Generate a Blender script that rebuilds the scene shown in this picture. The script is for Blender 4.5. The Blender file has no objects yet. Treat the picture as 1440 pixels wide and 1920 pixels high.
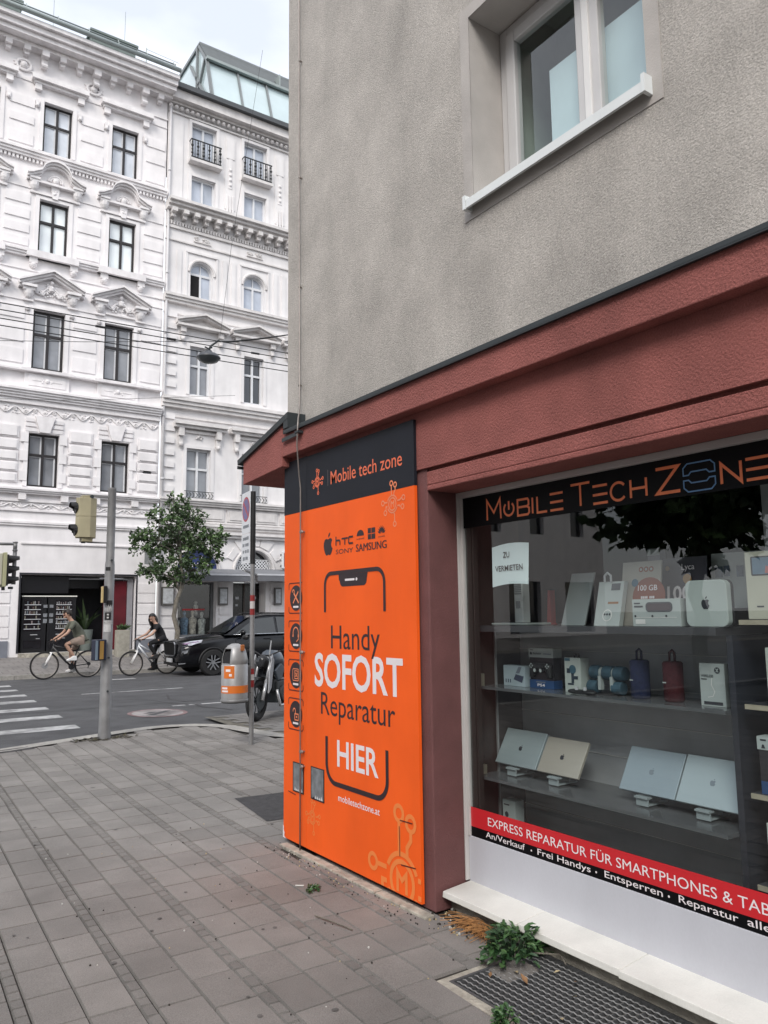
import bpy, bmesh, math, random
from mathutils import Vector, Matrix
R = math.radians
rnd = random.Random(7)
sc = bpy.context.scene
COL = sc.collection

# ---------------------------------------------------------------- camera
cd = bpy.data.cameras.new("camera"); cam = bpy.data.objects.new("camera", cd); COL.objects.link(cam)
cd.sensor_fit = 'VERTICAL'; cd.sensor_height = 24.0; cd.lens = 24.0 * 1455 / 1920
cd.clip_start = 0.05; cd.clip_end = 2000
vy = Vector((-1014, 203, 1455)).normalized()
vx = Vector((2150, 162, 1455)); vx = (vx - vy * vx.dot(vy)).normalized()
vz = vx.cross(vy)
right = Vector((vx[0], vy[0], vz[0])); down = Vector((vx[1], vy[1], vz[1])); fwd = Vector((vx[2], vy[2], vz[2]))
M = Matrix((right, -down, -fwd)).transposed().to_4x4(); M.translation = Vector((0, 0, 1.6))
cam.matrix_world = M
sc.camera = cam

# ---------------------------------------------------------------- sky, sun, exposure
SUN_EL, SUN_AZ = R(42), R(226)          # azimuth clockwise from +Y
w = bpy.data.worlds.new("World"); sc.world = w; w.use_nodes = True
nt = w.node_tree; nt.nodes.clear()
wo = nt.nodes.new("ShaderNodeOutputWorld"); bg = nt.nodes.new("ShaderNodeBackground")
sky = nt.nodes.new("ShaderNodeTexSky"); sky.sky_type = 'NISHITA'; sky.sun_disc = False
sky.sun_elevation = SUN_EL; sky.sun_rotation = SUN_AZ; sky.dust_density = 2.0
tc = nt.nodes.new("ShaderNodeTexCoord"); mp_ = nt.nodes.new("ShaderNodeMapping"); mp_.inputs['Scale'].default_value = (1, 1, 2.2)
nz = nt.nodes.new("ShaderNodeTexNoise"); nz.inputs['Scale'].default_value = 1.7; nz.inputs['Detail'].default_value = 6
rp = nt.nodes.new("ShaderNodeValToRGB")
rp.color_ramp.elements[0].position = 0.42; rp.color_ramp.elements[0].color = (0.46, 0.46, 0.46, 1)
rp.color_ramp.elements[1].position = 0.70; rp.color_ramp.elements[1].color = (1, 1, 1, 1)
mx = nt.nodes.new("ShaderNodeMix"); mx.data_type = 'RGBA'
mx.inputs['B'].default_value = (8.9, 9.1, 9.5, 1)
L = nt.links.new
L(tc.outputs['Generated'], mp_.inputs['Vector']); L(mp_.outputs[0], nz.inputs['Vector']); L(nz.outputs['Fac'], rp.inputs[0])
L(rp.outputs[0], mx.inputs['Factor']); L(sky.outputs[0], mx.inputs['A']); L(mx.outputs['Result'], bg.inputs['Color'])
bg.inputs['Strength'].default_value = 0.085
L(bg.outputs[0], wo.inputs[0])
sd = bpy.data.lights.new("sun", 'SUN'); sd.energy = 1.0; sd.angle = R(22); sd.color = (1.0, 0.96, 0.90)
so = bpy.data.objects.new("sun", sd); COL.objects.link(so)
sv = Vector((math.sin(SUN_AZ) * math.cos(SUN_EL), math.cos(SUN_AZ) * math.cos(SUN_EL), math.sin(SUN_EL)))
so.rotation_euler = sv.to_track_quat('Z', 'Y').to_euler(); so.location = (0, 0, 40)
vs = sc.view_settings
vs.view_transform = 'Standard'; vs.look = 'None'; vs.gamma = 1.0; vs.use_curve_mapping = False; vs.exposure = 1.12
sc.cycles.max_bounces = 8; sc.cycles.transparent_max_bounces = 16; sc.cycles.caustics_reflective = False; sc.cycles.caustics_refractive = False
sc.cycles.use_denoising = True

# ---------------------------------------------------------------- materials
def lin(c):
    f = lambda v: v / 12.92 if v <= 0.04045 else ((v + 0.055) / 1.055) ** 2.4
    return tuple(f(v / 255.0) for v in c)
MATS = {}
def mat(name, col=(.1, .1, .1), rough=0.7, var=0.10, scale=4.0, bump=0.0, bscale=60.0, metal=0.0, spec=0.5, detail=6.0, emit=0, stain=0.0, coat=0.0, speck=0.0, sscale=90):
    if name in MATS: return MATS[name]
    m = bpy.data.materials.new(name); m.use_nodes = True; n = m.node_tree; p = n.nodes['Principled BSDF']
    p.inputs['Roughness'].default_value = rough; p.inputs['Metallic'].default_value = metal
    p.inputs['Specular IOR Level'].default_value = spec
    p.inputs['Coat Weight'].default_value = coat
    t = n.nodes.new('ShaderNodeTexCoord')
    a = n.nodes.new('ShaderNodeTexNoise'); a.inputs['Scale'].default_value = scale; a.inputs['Detail'].default_value = detail
    n.links.new(t.outputs['Object'], a.inputs['Vector'])
    r = n.nodes.new('ShaderNodeValToRGB'); e = r.color_ramp.elements
    e[0].position = 0.3; e[1].position = 0.7
    e[0].color = tuple(max(0, c * (1 - var)) for c in col) + (1,); e[1].color = tuple(min(1, c * (1 + var)) for c in col) + (1,)
    n.links.new(a.outputs['Fac'], r.inputs[0])
    out = r.outputs[0]
    if stain:
        b = n.nodes.new('ShaderNodeTexNoise'); b.inputs['Scale'].default_value = 1.0; b.inputs['Detail'].default_value = 8
        mp = n.nodes.new('ShaderNodeMapping'); mp.inputs['Scale'].default_value = (2.2, 2.2, 0.5)
        n.links.new(t.outputs['Object'], mp.inputs[0]); n.links.new(mp.outputs[0], b.inputs['Vector'])
        rr = n.nodes.new('ShaderNodeValToRGB'); rr.color_ramp.elements[0].position = 0.42; rr.color_ramp.elements[1].position = 0.68
        rr.color_ramp.elements[0].color = (1, 1, 1, 1); rr.color_ramp.elements[1].color = (1 - stain,) * 3 + (1,)
        n.links.new(b.outputs['Fac'], rr.inputs[0])
        mm = n.nodes.new('ShaderNodeMix'); mm.data_type = 'RGBA'; mm.blend_type = 'MULTIPLY'; mm.inputs['Factor'].default_value = 1
        n.links.new(out, mm.inputs['A']); n.links.new(rr.outputs[0], mm.inputs['B']); out = mm.outputs['Result']
    if speck:     # fine grain: darker and paler specks at random
        sp_ = n.nodes.new('ShaderNodeTexNoise'); sp_.inputs['Scale'].default_value = sscale; sp_.inputs['Detail'].default_value = 8; sp_.inputs['Roughness'].default_value = 0.7
        mps = n.nodes.new('ShaderNodeMapping'); mps.inputs['Rotation'].default_value = (0.6, 0, 0); mps.inputs['Scale'].default_value = (1, 1.9, 0.8)
        n.links.new(t.outputs['Object'], mps.inputs[0]); n.links.new(mps.outputs[0], sp_.inputs['Vector'])
        rs = n.nodes.new('ShaderNodeMapRange'); rs.inputs['From Min'].default_value = 0.3; rs.inputs['From Max'].default_value = 0.7; rs.inputs['To Min'].default_value = 1 - speck * 1.3; rs.inputs['To Max'].default_value = 1 + speck * 0.7
        n.links.new(sp_.outputs['Fac'], rs.inputs['Value'])
        ms = n.nodes.new('ShaderNodeMix'); ms.data_type = 'RGBA'; ms.blend_type = 'MULTIPLY'; ms.inputs['Factor'].default_value = 1
        n.links.new(out, ms.inputs['A']); n.links.new(rs.outputs[0], ms.inputs['B']); out = ms.outputs['Result']
    n.links.new(out, p.inputs['Base Color'])
    if bump:
        c = n.nodes.new('ShaderNodeTexNoise'); c.inputs['Scale'].default_value = bscale; c.inputs['Detail'].default_value = 8; c.inputs['Roughness'].default_value = 0.62
        n.links.new(t.outputs['Object'], c.inputs['Vector'])
        bp = n.nodes.new('ShaderNodeBump'); bp.inputs['Strength'].default_value = bump; bp.inputs['Distance'].default_value = 0.02
        n.links.new(c.outputs['Fac'], bp.inputs['Height']); n.links.new(bp.outputs[0], p.inputs['Normal'])
    if emit:
        p.inputs['Emission Strength'].default_value = emit; n.links.new(out, p.inputs['Emission Color'])
    MATS[name] = m
    return m
def glass_mat(name, tint=(1, 1, 1), fac=1.0, ior=1.5):
    m = bpy.data.materials.new(name); m.use_nodes = True; n = m.node_tree; n.nodes.clear()
    o = n.nodes.new('ShaderNodeOutputMaterial'); mi = n.nodes.new('ShaderNodeMixShader')
    tr = n.nodes.new('ShaderNodeBsdfTransparent'); tr.inputs[0].default_value = tint + (1,)
    gl = n.nodes.new('ShaderNodeBsdfGlossy'); gl.inputs['Roughness'].default_value = 0.0
    fr = n.nodes.new('ShaderNodeFresnel'); ge = n.nodes.new('ShaderNodeNewGeometry'); mr = n.nodes.new('ShaderNodeMapRange')
    mr.inputs['To Min'].default_value = ior; mr.inputs['To Max'].default_value = 1 / ior      # same reflectance from both sides of the sheet
    n.links.new(ge.outputs['Backfacing'], mr.inputs['Value']); n.links.new(mr.outputs[0], fr.inputs[0])
    mu = n.nodes.new('ShaderNodeMath'); mu.operation = 'MULTIPLY'; mu.inputs[1].default_value = fac; mu.use_clamp = True
    n.links.new(fr.outputs[0], mu.inputs[0]); n.links.new(mu.outputs[0], mi.inputs[0])
    n.links.new(tr.outputs[0], mi.inputs[1]); n.links.new(gl.outputs[0], mi.inputs[2]); n.links.new(mi.outputs[0], o.inputs[0])
    MATS[name] = m
    return m
def attr_mat(name, rough=0.85, bump=0.35, bscale=110, fine=0.25):
    """base colour comes from a per-face paver/leaf colour attribute times fine noise"""
    m = bpy.data.materials.new(name); m.use_nodes = True; n = m.node_tree; p = n.nodes['Principled BSDF']
    p.inputs['Roughness'].default_value = rough
    at = n.nodes.new('ShaderNodeAttribute'); at.attribute_name = 'tone'
    t = n.nodes.new('ShaderNodeTexCoord')
    mm = n.nodes.new('ShaderNodeMix'); mm.data_type = 'RGBA'; mm.blend_type = 'MULTIPLY'; mm.inputs['Factor'].default_value = 1
    a = n.nodes.new('ShaderNodeTexNoise'); a.inputs['Scale'].default_value = 220; a.inputs['Detail'].default_value = 3
    b = n.nodes.new('ShaderNodeTexNoise'); b.inputs['Scale'].default_value = 1.3; b.inputs['Detail'].default_value = 9; b.inputs['Roughness'].default_value = 0.65
    n.links.new(t.outputs['Object'], a.inputs['Vector']); n.links.new(t.outputs['Object'], b.inputs['Vector'])
    ad = n.nodes.new('ShaderNodeMath'); ad.operation = 'ADD'; n.links.new(a.outputs['Fac'], ad.inputs[0]); n.links.new(b.outputs['Fac'], ad.inputs[1])
    mr = n.nodes.new('ShaderNodeMapRange'); mr.inputs['From Min'].default_value = 0.6; mr.inputs['From Max'].default_value = 1.4
    mr.inputs['To Min'].default_value = 1 - fine * 2; mr.inputs['To Max'].default_value = 1 + fine
    n.links.new(ad.outputs[0], mr.inputs['Value'])
    n.links.new(at.outputs['Color'], mm.inputs['A']); n.links.new(mr.outputs[0], mm.inputs['B'])
    n.links.new(mm.outputs['Result'], p.inputs['Base Color'])
    if bump:
        c = n.nodes.new('ShaderNodeTexNoise'); c.inputs['Scale'].default_value = bscale; c.inputs['Detail'].default_value = 4
        n.links.new(t.outputs['Object'], c.inputs['Vector'])
        bp = n.nodes.new('ShaderNodeBump'); bp.inputs['Strength'].default_value = bump; bp.inputs['Distance'].default_value = 0.01
        n.links.new(c.outputs['Fac'], bp.inputs['Height']); n.links.new(bp.outputs[0], p.inputs['Normal'])
    MATS[name] = m
    return m

# ---------------------------------------------------------------- mesh helpers
ORG = {}
def tag(o, label=None, cat=None, group=None, kind=None):
    if label: o['label'] = label
    if cat: o['category'] = cat
    if group: o['group'] = group
    if kind: o['kind'] = kind
    return o
def thing(name, label, cat, loc=(0, 0, 0), rz=0.0, group=None, local=False):
    o = bpy.data.objects.new(name, None); COL.objects.link(o); o.empty_display_size = 0.2
    o.location = loc; o.rotation_euler = (0, 0, rz)
    ORG[o.name] = Vector((0, 0, 0)) if local else Vector(loc)
    return tag(o, label, cat, group)
class MB:
    def __init__(s): s.v = []; s.f = []; s.m = []; s.tone = None
    def add(s, vs, fs, m=0, tone=None):
        b = len(s.v); s.v += [tuple(x) for x in vs]
        for f in fs:
            s.f.append(tuple(i + b for i in f)); s.m.append(m)
            if s.tone is not None: s.tone.append(tone or (0.5, 0.5, 0.5))
        return s
    def box(s, x0, x1, y0, y1, z0, z1, m=0, rot=0.0):
        vs = [(x0, y0, z0), (x1, y0, z0), (x1, y1, z0), (x0, y1, z0), (x0, y0, z1), (x1, y0, z1), (x1, y1, z1), (x0, y1, z1)]
        if rot:
            cx, cy = (x0 + x1) / 2, (y0 + y1) / 2; c, d = math.cos(rot), math.sin(rot)
            vs = [(cx + (x - cx) * c - (y - cy) * d, cy + (x - cx) * d + (y - cy) * c, z) for x, y, z in vs]
        return s.add(vs, [(0, 3, 2, 1), (4, 5, 6, 7), (0, 1, 5, 4), (1, 2, 6, 5), (2, 3, 7, 6), (3, 0, 4, 7)], m)
    def obox(s, c, ax, ay, az, m=0):
        """box from a centre and three half-axis vectors"""
        c, ax, ay, az = map(Vector, (c, ax, ay, az))
        vs = [c - ax - ay - az, c + ax - ay - az, c + ax + ay - az, c - ax + ay - az, c - ax - ay + az, c + ax - ay + az, c + ax + ay + az, c - ax + ay + az]
        return s.add(vs, [(0, 3, 2, 1), (4, 5, 6, 7), (0, 1, 5, 4), (1, 2, 6, 5), (2, 3, 7, 6), (3, 0, 4, 7)], m)
    def prism(s, poly, a0, a1, axis='y', m=0, caps=True):
        n = len(poly)
        def P(u, v, a): return (u, a, v) if axis == 'y' else ((a, u, v) if axis == 'x' else (u, v, a))
        vs = [P(u, v, a0) for u, v in poly] + [P(u, v, a1) for u, v in poly]
        fs = [(i, (i + 1) % n, n + (i + 1) % n, n + i) for i in range(n)]
        if caps: fs += [tuple(range(n))[::-1], tuple(range(n, 2 * n))]
        return s.add(vs, fs, m)
    def cyl(s, p0, p1, r0, r1=None, n=12, m=0, caps=True):
        p0, p1 = Vector(p0), Vector(p1); r1 = r0 if r1 is None else r1
        d = (p1 - p0).normalized(); a = d.orthogonal().normalized(); b = d.cross(a)
        vs = []
        for p, r in ((p0, r0), (p1, r1)):
            for i in range(n):
                t = 2 * math.pi * i / n; vs.append(p + a * (r * math.cos(t)) + b * (r * math.sin(t)))
        fs = [(i, (i + 1) % n, n + (i + 1) % n, n + i) for i in range(n)]
        if caps: fs += [tuple(range(n))[::-1], tuple(range(n, 2 * n))]
        return s.add(vs, fs, m)
    def tube(s, pts, r, n=8, m=0, closed=False):
        pts = [Vector(p) for p in pts]; k = len(pts); rs = r if isinstance(r, (list, tuple)) else [r] * k
        vs = []; a = None
        for i, p in enumerate(pts):
            if closed: d = (pts[(i + 1) % k] - pts[i - 1]).normalized()
            else: d = (pts[min(i + 1, k - 1)] - pts[max(i - 1, 0)]).normalized()
            if a is None: a = d.orthogonal().normalized()
            a = (a - d * a.dot(d)); a = a.normalized() if a.length > 1e-6 else d.orthogonal().normalized()
            b = d.cross(a)
            for j in range(n):
                t = 2 * math.pi * j / n; vs.append(p + a * (rs[i] * math.cos(t)) + b * (rs[i] * math.sin(t)))
        fs = []
        for i in range(k if closed else k - 1):
            q = (i + 1) % k
            for j in range(n): fs.append((i * n + j, i * n + (j + 1) % n, q * n + (j + 1) % n, q * n + j))
        if not closed: fs += [tuple(range(n))[::-1], tuple(range((k - 1) * n, k * n))]
        return s.add(vs, fs, m)
    def lathe(s, prof, c=(0, 0, 0), n=20, m=0, axis='z'):
        vs = []; k = len(prof)
        for r, h in prof:
            for j in range(n):
                t = 2 * math.pi * j / n; x, y = r * math.cos(t), r * math.sin(t)
                q = (x, y, h) if axis == 'z' else ((x, h, y) if axis == 'y' else (h, x, y))
                vs.append((c[0] + q[0], c[1] + q[1], c[2] + q[2]))
        fs = [(i * n + j, i * n + (j + 1) % n, (i + 1) * n + (j + 1) % n, (i + 1) * n + j) for i in range(k - 1) for j in range(n)]
        return s.add(vs, fs, m)
    def ball(s, c, r, m=0, n=8, sc_=(1, 1, 1)):
        prof = [(max(1e-4, r * math.sin(math.pi * i / n)), -r * math.cos(math.pi * i / n)) for i in range(n + 1)]
        vs = []; k = len(prof); q = n + 2
        for rr, h in prof:
            for j in range(q):
                t = 2 * math.pi * j / q
                vs.append((c[0] + rr * math.cos(t) * sc_[0], c[1] + rr * math.sin(t) * sc_[1], c[2] + h * sc_[2]))
        fs = [(i * q + j, i * q + (j + 1) % q, (i + 1) * q + (j + 1) % q, (i + 1) * q + j) for i in range(k - 1) for j in range(q)]
        return s.add(vs, fs, m)
    def build(s, name, mats, parent=None, smooth=False, bevel=0.0, org=None, sub=0, auto=None):
        me = bpy.data.meshes.new(name)
        if org is None: org = ORG.get(parent.name, Vector((0, 0, 0))) if parent else Vector((0, 0, 0))
        org = Vector(org)
        me.from_pydata([(x - org.x, y - org.y, z - org.z) for x, y, z in s.v], [], s.f)
        if not isinstance(mats, (list, tuple)): mats = [mats]
        for q in mats: me.materials.append(q)
        me.polygons.foreach_set('material_index', s.m)
        if s.tone is not None:
            at = me.attributes.new('tone', 'FLOAT_COLOR', 'FACE')
            at.data.foreach_set('color', [c for t in s.tone for c in (*t, 1.0)])
        if smooth: me.polygons.foreach_set('use_smooth', [True] * len(me.polygons))
        me.update()
        bm = bmesh.new(); bm.from_mesh(me); bmesh.ops.recalc_face_normals(bm, faces=bm.faces); bm.to_mesh(me); bm.free()
        if smooth and auto: me.set_sharp_from_angle(angle=R(auto))
        o = bpy.data.objects.new(name, me); COL.objects.link(o)
        if parent: o.parent = parent; ORG[o.name] = org
        else: o.location = org; ORG[o.name] = org
        if bevel:
            b = o.modifiers.new('bevel', 'BEVEL'); b.width = bevel; b.segments = 2; b.limit_method = 'ANGLE'; b.angle_limit = R(40)
        if sub:
            q = o.modifiers.new('sub', 'SUBSURF'); q.levels = sub; q.render_levels = sub
        return o
def struct(name, mb, m, smooth=False, kind='structure'):
    o = mb.build(name, m, smooth=smooth); o['kind'] = kind; return o

TXC = {}
def text_geo(s, bold):
    k = (s, bold)
    if k in TXC: return TXC[k]
    c = bpy.data.curves.new('t', 'FONT'); c.body = s; c.offset = bold; c.resolution_u = 3; c.size = 1
    o = bpy.data.objects.new('t', c); COL.objects.link(o)
    dg = bpy.context.evaluated_depsgraph_get(); dg.update()
    me = bpy.data.meshes.new_from_object(o.evaluated_get(dg))
    vs = [tuple(v.co) for v in me.vertices]; fs = [tuple(p.vertices) for p in me.polygons]
    bpy.data.objects.remove(o); bpy.data.curves.remove(c); bpy.data.meshes.remove(me)
    TXC[k] = (vs, fs); return TXC[k]
CAPH = None
def tx(mb, s, p0, p1, up, bold=0.0, m=0):
    """flat lettering: p0/p1 = left/right end of the baseline, up = cap-height vector"""
    global CAPH
    if CAPH is None: CAPH = max(v[1] for v in text_geo('H', 0.0)[0])
    vs, fs = text_geo(s, bold)
    if not vs: return
    x0 = min(v[0] for v in vs); x1 = max(v[0] for v in vs)
    p0, p1, up = Vector(p0), Vector(p1), Vector(up)
    mb.add([p0 + (p1 - p0) * ((v[0] - x0) / (x1 - x0)) + up * (v[1] / CAPH) for v in vs], fs, m)
def clip(poly, bounds):
    """keep the part of a (y,z) polygon inside y>=b0, y<=b1, z>=b2, z<=b3"""
    for ax, lim, sg in ((0, bounds[0], 1), (0, bounds[1], -1), (1, bounds[2], 1), (1, bounds[3], -1)):
        out = []
        for i in range(len(poly)):
            a, b = poly[i - 1], poly[i]; da, db = (a[ax] - lim) * sg, (b[ax] - lim) * sg
            if (da >= 0) != (db >= 0):
                t = da / (da - db); out.append((a[0] + (b[0] - a[0]) * t, a[1] + (b[1] - a[1]) * t))
            if db >= 0: out.append(b)
        poly = out
        if len(poly) < 3: return []
    return poly
def stroke(mb, pts, wd, x, closed=False, m=0, bounds=None, plane='x'):
    """mitred ribbon along (y,z) points in the plane x = const (or (x,z) in y = const)"""
    k = len(pts); a = []; b = []
    for i in range(k):
        p = Vector(pts[i]); pr = Vector(pts[i - 1]) if (closed or i > 0) else None; nx = Vector(pts[(i + 1) % k]) if (closed or i < k - 1) else None
        d0 = (p - pr).normalized() if pr is not None else (nx - p).normalized(); d1 = (nx - p).normalized() if nx is not None else d0
        n0 = Vector((-d0.y, d0.x)); n1 = Vector((-d1.y, d1.x)); n = (n0 + n1); n = n.normalized() if n.length > 1e-6 else n0
        l = wd / 2 / max(0.35, n.dot(n0)); a.append(p + n * l); b.append(p - n * l)
    for i in range(k if closed else k - 1):
        j = (i + 1) % k; q = [tuple(a[i]), tuple(a[j]), tuple(b[j]), tuple(b[i])]
        if bounds: q = clip(q, bounds)
        if q: mb.add([(x, u, v) if plane == 'x' else (u, x, v) for u, v in q], [tuple(range(len(q)))], m)
def flat(mb, poly, x, m=0, bounds=None, plane='x'):
    if bounds: poly = clip(poly, bounds)
    if poly: mb.add([(x, u, v) if plane == 'x' else (u, x, v) for u, v in poly], [tuple(range(len(poly)))], m)
def circ(cy, cz, r, n=24, a0=0, a1=360, ry=None):
    full = abs(a1 - a0) >= 360
    return [(cy + (ry or r) * math.cos(R(a0 + (a1 - a0) * i / (n if full else n - 1))), cz + r * math.sin(R(a0 + (a1 - a0) * i / (n if full else n - 1)))) for i in range(n)]
def rrect(y0, y1, z0, z1, r, n=5):
    o = []
    for cy, cz, a in ((y1 - r, z1 - r, 0), (y0 + r, z1 - r, 90), (y0 + r, z0 + r, 180), (y1 - r, z0 + r, 270)):
        o += [(cy + r * math.cos(R(a + 90 * i / n)), cz + r * math.sin(R(a + 90 * i / n))) for i in range(n + 1)]
    return o
APPLE = [(.50,.80),(.40,.82),(.28,.84),(.14,.78),(.05,.64),(.03,.46),(.08,.28),(.18,.10),(.28,.01),(.38,.0),(.50,.045),(.62,.0),(.73,.02),(.84,.14),(.94,.32),(.85,.38),(.80,.48),(.80,.58),(.85,.68),(.91,.73),(.82,.82),(.70,.85),(.60,.83)]
LEAF = [(.50,.88),(.51,.98),(.58,1.08),(.70,1.14),(.70,1.05),(.64,.95)]
def apple(mb, p0, ux, uz, m=0):
    """fruit emblem: p0 = lower left corner, ux / uz = width and height vectors"""
    p0, ux, uz = Vector(p0), Vector(ux), Vector(uz)
    for poly in (APPLE, LEAF): mb.add([p0 + ux * a + uz * (b / 1.14) for a, b in poly], [tuple(range(len(poly)))], m)
def wall_holes(mb, x0, x1, z0, z1, holes, y, depth=0.22, m=0, mr=None, plane='y'):
    """front sheet of a wall with rectangular openings and their reveals; plane 'y': (x,z) at y, 'x': (y,z) at x"""
    mr = m if mr is None else mr
    P = (lambda u, v, d: (u, y + d, v)) if plane == 'y' else (lambda u, v, d: (y + d, u, v))
    us = sorted({x0, x1, *[h[0] for h in holes], *[h[1] for h in holes]}); vs_ = sorted({z0, z1, *[h[2] for h in holes], *[h[3] for h in holes]})
    for i in range(len(us) - 1):
        for j in range(len(vs_) - 1):
            cu, cv = (us[i] + us[i + 1]) / 2, (vs_[j] + vs_[j + 1]) / 2
            if any(h[0] < cu < h[1] and h[2] < cv < h[3] for h in holes): continue
            mb.add([P(us[i], vs_[j], 0), P(us[i + 1], vs_[j], 0), P(us[i + 1], vs_[j + 1], 0), P(us[i], vs_[j + 1], 0)], [(0, 1, 2, 3)], m)
    for h in holes:
        a, b, c, d = h[:4]; D = h[4] if len(h) > 4 else depth
        for q in (((a, c), (a, d)), ((b, d), (b, c)), ((a, d), (b, d)), ((b, c), (a, c))):
            mb.add([P(*q[0], 0), P(*q[1], 0), P(*q[1], D), P(*q[0], D)], [(0, 1, 2, 3)], mr)
def skin_mesh(name, J, bones, root, m, parent, sub=1, extra=None):
    """one continuous tapered surface grown round a skeleton of joints {name: (x, y, z, radius)}"""
    ks = list(J); ix = {k: i for i, k in enumerate(ks)}; org = ORG.get(parent.name, Vector((0, 0, 0)))
    me = bpy.data.meshes.new(name); me.from_pydata([Vector(J[k][:3]) - org for k in ks], [(ix[a], ix[b]) for a, b in bones], [])
    o = bpy.data.objects.new(name, me); COL.objects.link(o)
    md = o.modifiers.new('skin', 'SKIN'); md.use_smooth_shade = True
    for k in ks:
        sv_ = me.skin_vertices[0].data[ix[k]]; r = J[k][3]; sv_.radius = r if isinstance(r, tuple) else (r, r); sv_.use_root = (k == root)
    ss = o.modifiers.new('sub', 'SUBSURF'); ss.levels = sub; ss.render_levels = sub
    dg = bpy.context.evaluated_depsgraph_get(); dg.update()
    m2 = bpy.data.meshes.new_from_object(o.evaluated_get(dg)); bpy.data.objects.remove(o); bpy.data.meshes.remove(me)
    if extra:
        bm = bmesh.new(); bm.from_mesh(m2)
        t = bpy.data.meshes.new('t'); t.from_pydata([Vector(v) - org for v in extra.v], [], extra.f); bm.from_mesh(t); bmesh.ops.recalc_face_normals(bm, faces=bm.faces)
        bm.to_mesh(m2); bm.free(); bpy.data.meshes.remove(t)
    m2.name = name; m2.materials.clear(); m2.materials.append(m); m2.polygons.foreach_set('use_smooth', [True] * len(m2.polygons)); m2.polygons.foreach_set('material_index', [0] * len(m2.polygons))
    n = bpy.data.objects.new(name, m2); COL.objects.link(n); n.parent = parent; ORG[n.name] = org
    return n

# ================================================================ materials list
m_plaster = mat('grey_roughcast', (0.535, 0.50, 0.462), 0.95, 0.12, 3.0, 0.55, 100, stain=0.17, speck=0.24, sscale=70)
m_band = mat('smooth_grey_render', (0.48, 0.45, 0.425), 0.9, 0.08, 6, 0.2, 120, stain=0.1)
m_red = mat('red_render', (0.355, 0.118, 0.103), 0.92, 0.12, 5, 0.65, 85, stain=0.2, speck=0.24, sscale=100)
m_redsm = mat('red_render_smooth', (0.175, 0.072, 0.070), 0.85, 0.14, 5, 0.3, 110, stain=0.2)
m_metal_dk = mat('dark_sheet_metal', (0.035, 0.042, 0.046), 0.55, 0.15, 3, metal=0.0, spec=0.4)
m_white = mat('white_paint', (0.78, 0.77, 0.76), 0.45, 0.03, 3)
m_whiteblue = mat('white_board', (0.55, 0.56, 0.61), 0.4, 0.04, 2, 0.06, 4, stain=0.09, speck=0.03)
m_sill = mat('white_sill', (0.72, 0.71, 0.665), 0.5, 0.06, 5, 0.15, 25, stain=0.18, speck=0.05)
m_orange = mat('orange_print', (0.97, 0.128, 0.014), 0.55, 0.05, 3, 0.10, 5, spec=0.25, stain=0.10, speck=0.03, sscale=160)
m_charcoal = mat('charcoal_print', (0.014, 0.016, 0.023), 0.6, 0.12, 4, spec=0.25)
m_coral = mat('coral_print', (0.82, 0.17, 0.075), 0.5, 0.03)
m_coralpale = mat('pale_coral_print', (0.85, 0.26, 0.12), 0.5, 0.03)
m_amber = mat('amber_print', (0.86, 0.24, 0.055), 0.5, 0.03)
m_ink = mat('dark_ink', (0.026, 0.014, 0.018), 0.5, 0.05)
m_inkbrown = mat('brown_ink', (0.10, 0.012, 0.008), 0.5, 0.05)
m_printwhite = mat('white_ink', (0.82, 0.76, 0.78), 0.5, 0.02)
m_vinylblack = mat('black_vinyl', (0.004, 0.004, 0.005), 0.5, 0.1, spec=0.12)
m_vinylred = mat('red_vinyl', (0.58, 0.02, 0.028), 0.3, 0.04)
m_neon = mat('copper_letters', (0.95, 0.26, 0.115), 0.4, 0.10, 8, spec=0.2)
m_neonblue = mat('blue_letters', (0.10, 0.24, 0.46), 0.4, 0.1)
m_conc = mat('rough_concrete', (0.42, 0.39, 0.33), 0.95, 0.3, 14, 0.8, 40, stain=0.3)
m_zinc = mat('zinc_rod', (0.30, 0.27, 0.25), 0.45, 0.15, 20, metal=0.6)
m_galv = mat('galvanised_pole', (0.27, 0.27, 0.275), 0.55, 0.16, 6, metal=0.35, stain=0.25)
m_black = mat('black_plastic', (0.012, 0.012, 0.013), 0.5, 0.1)
m_rubber = mat('rubber', (0.014, 0.014, 0.015), 0.85, 0.15)
m_dark = mat('dark_interior', (0.010, 0.010, 0.012), 0.8, 0.2)
m_slat = mat('grey_slat_board', (0.44, 0.45, 0.47), 0.6, 0.1, 6)
m_slatlip = mat('lit_slat_lip', (0.70, 0.69, 0.67), 0.6, 0.1)  # pale tone stands for light on the slat lips; prints reuse it
m_grate = mat('grate_steel', (0.075, 0.077, 0.08), 0.6, 0.2, 30)  # darkened so the bars carry the shade of their sides
m_soil = mat('dark_dirt', (0.035, 0.030, 0.025), 0.95, 0.4, 12, 0.6, 40)
m_asph = mat('asphalt', (0.076, 0.076, 0.080), 0.9, 0.14, 1.2, 0.35, 180, stain=0.28)
m_patch = mat('dark_asphalt', (0.045, 0.043, 0.045), 0.9, 0.3, 14, 0.6, 90)
m_line = mat('road_paint', (0.40, 0.40, 0.40), 0.85, 0.25, 9, stain=0.6)
m_kerb = mat('kerb_granite', (0.34, 0.325, 0.30), 0.9, 0.18, 14, 0.3, 120, stain=0.2)
m_ground = mat('ground_earth', (0.09, 0.088, 0.085), 0.95, 0.2, 2)
m_paver = attr_mat('concrete_pavers')
m_glass = glass_mat('window_glass', (0.92, 0.97, 0.97), 1.8)
m_glass_up = glass_mat('upper_window_glass', (0.88, 0.94, 0.93), 1.9)

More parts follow.
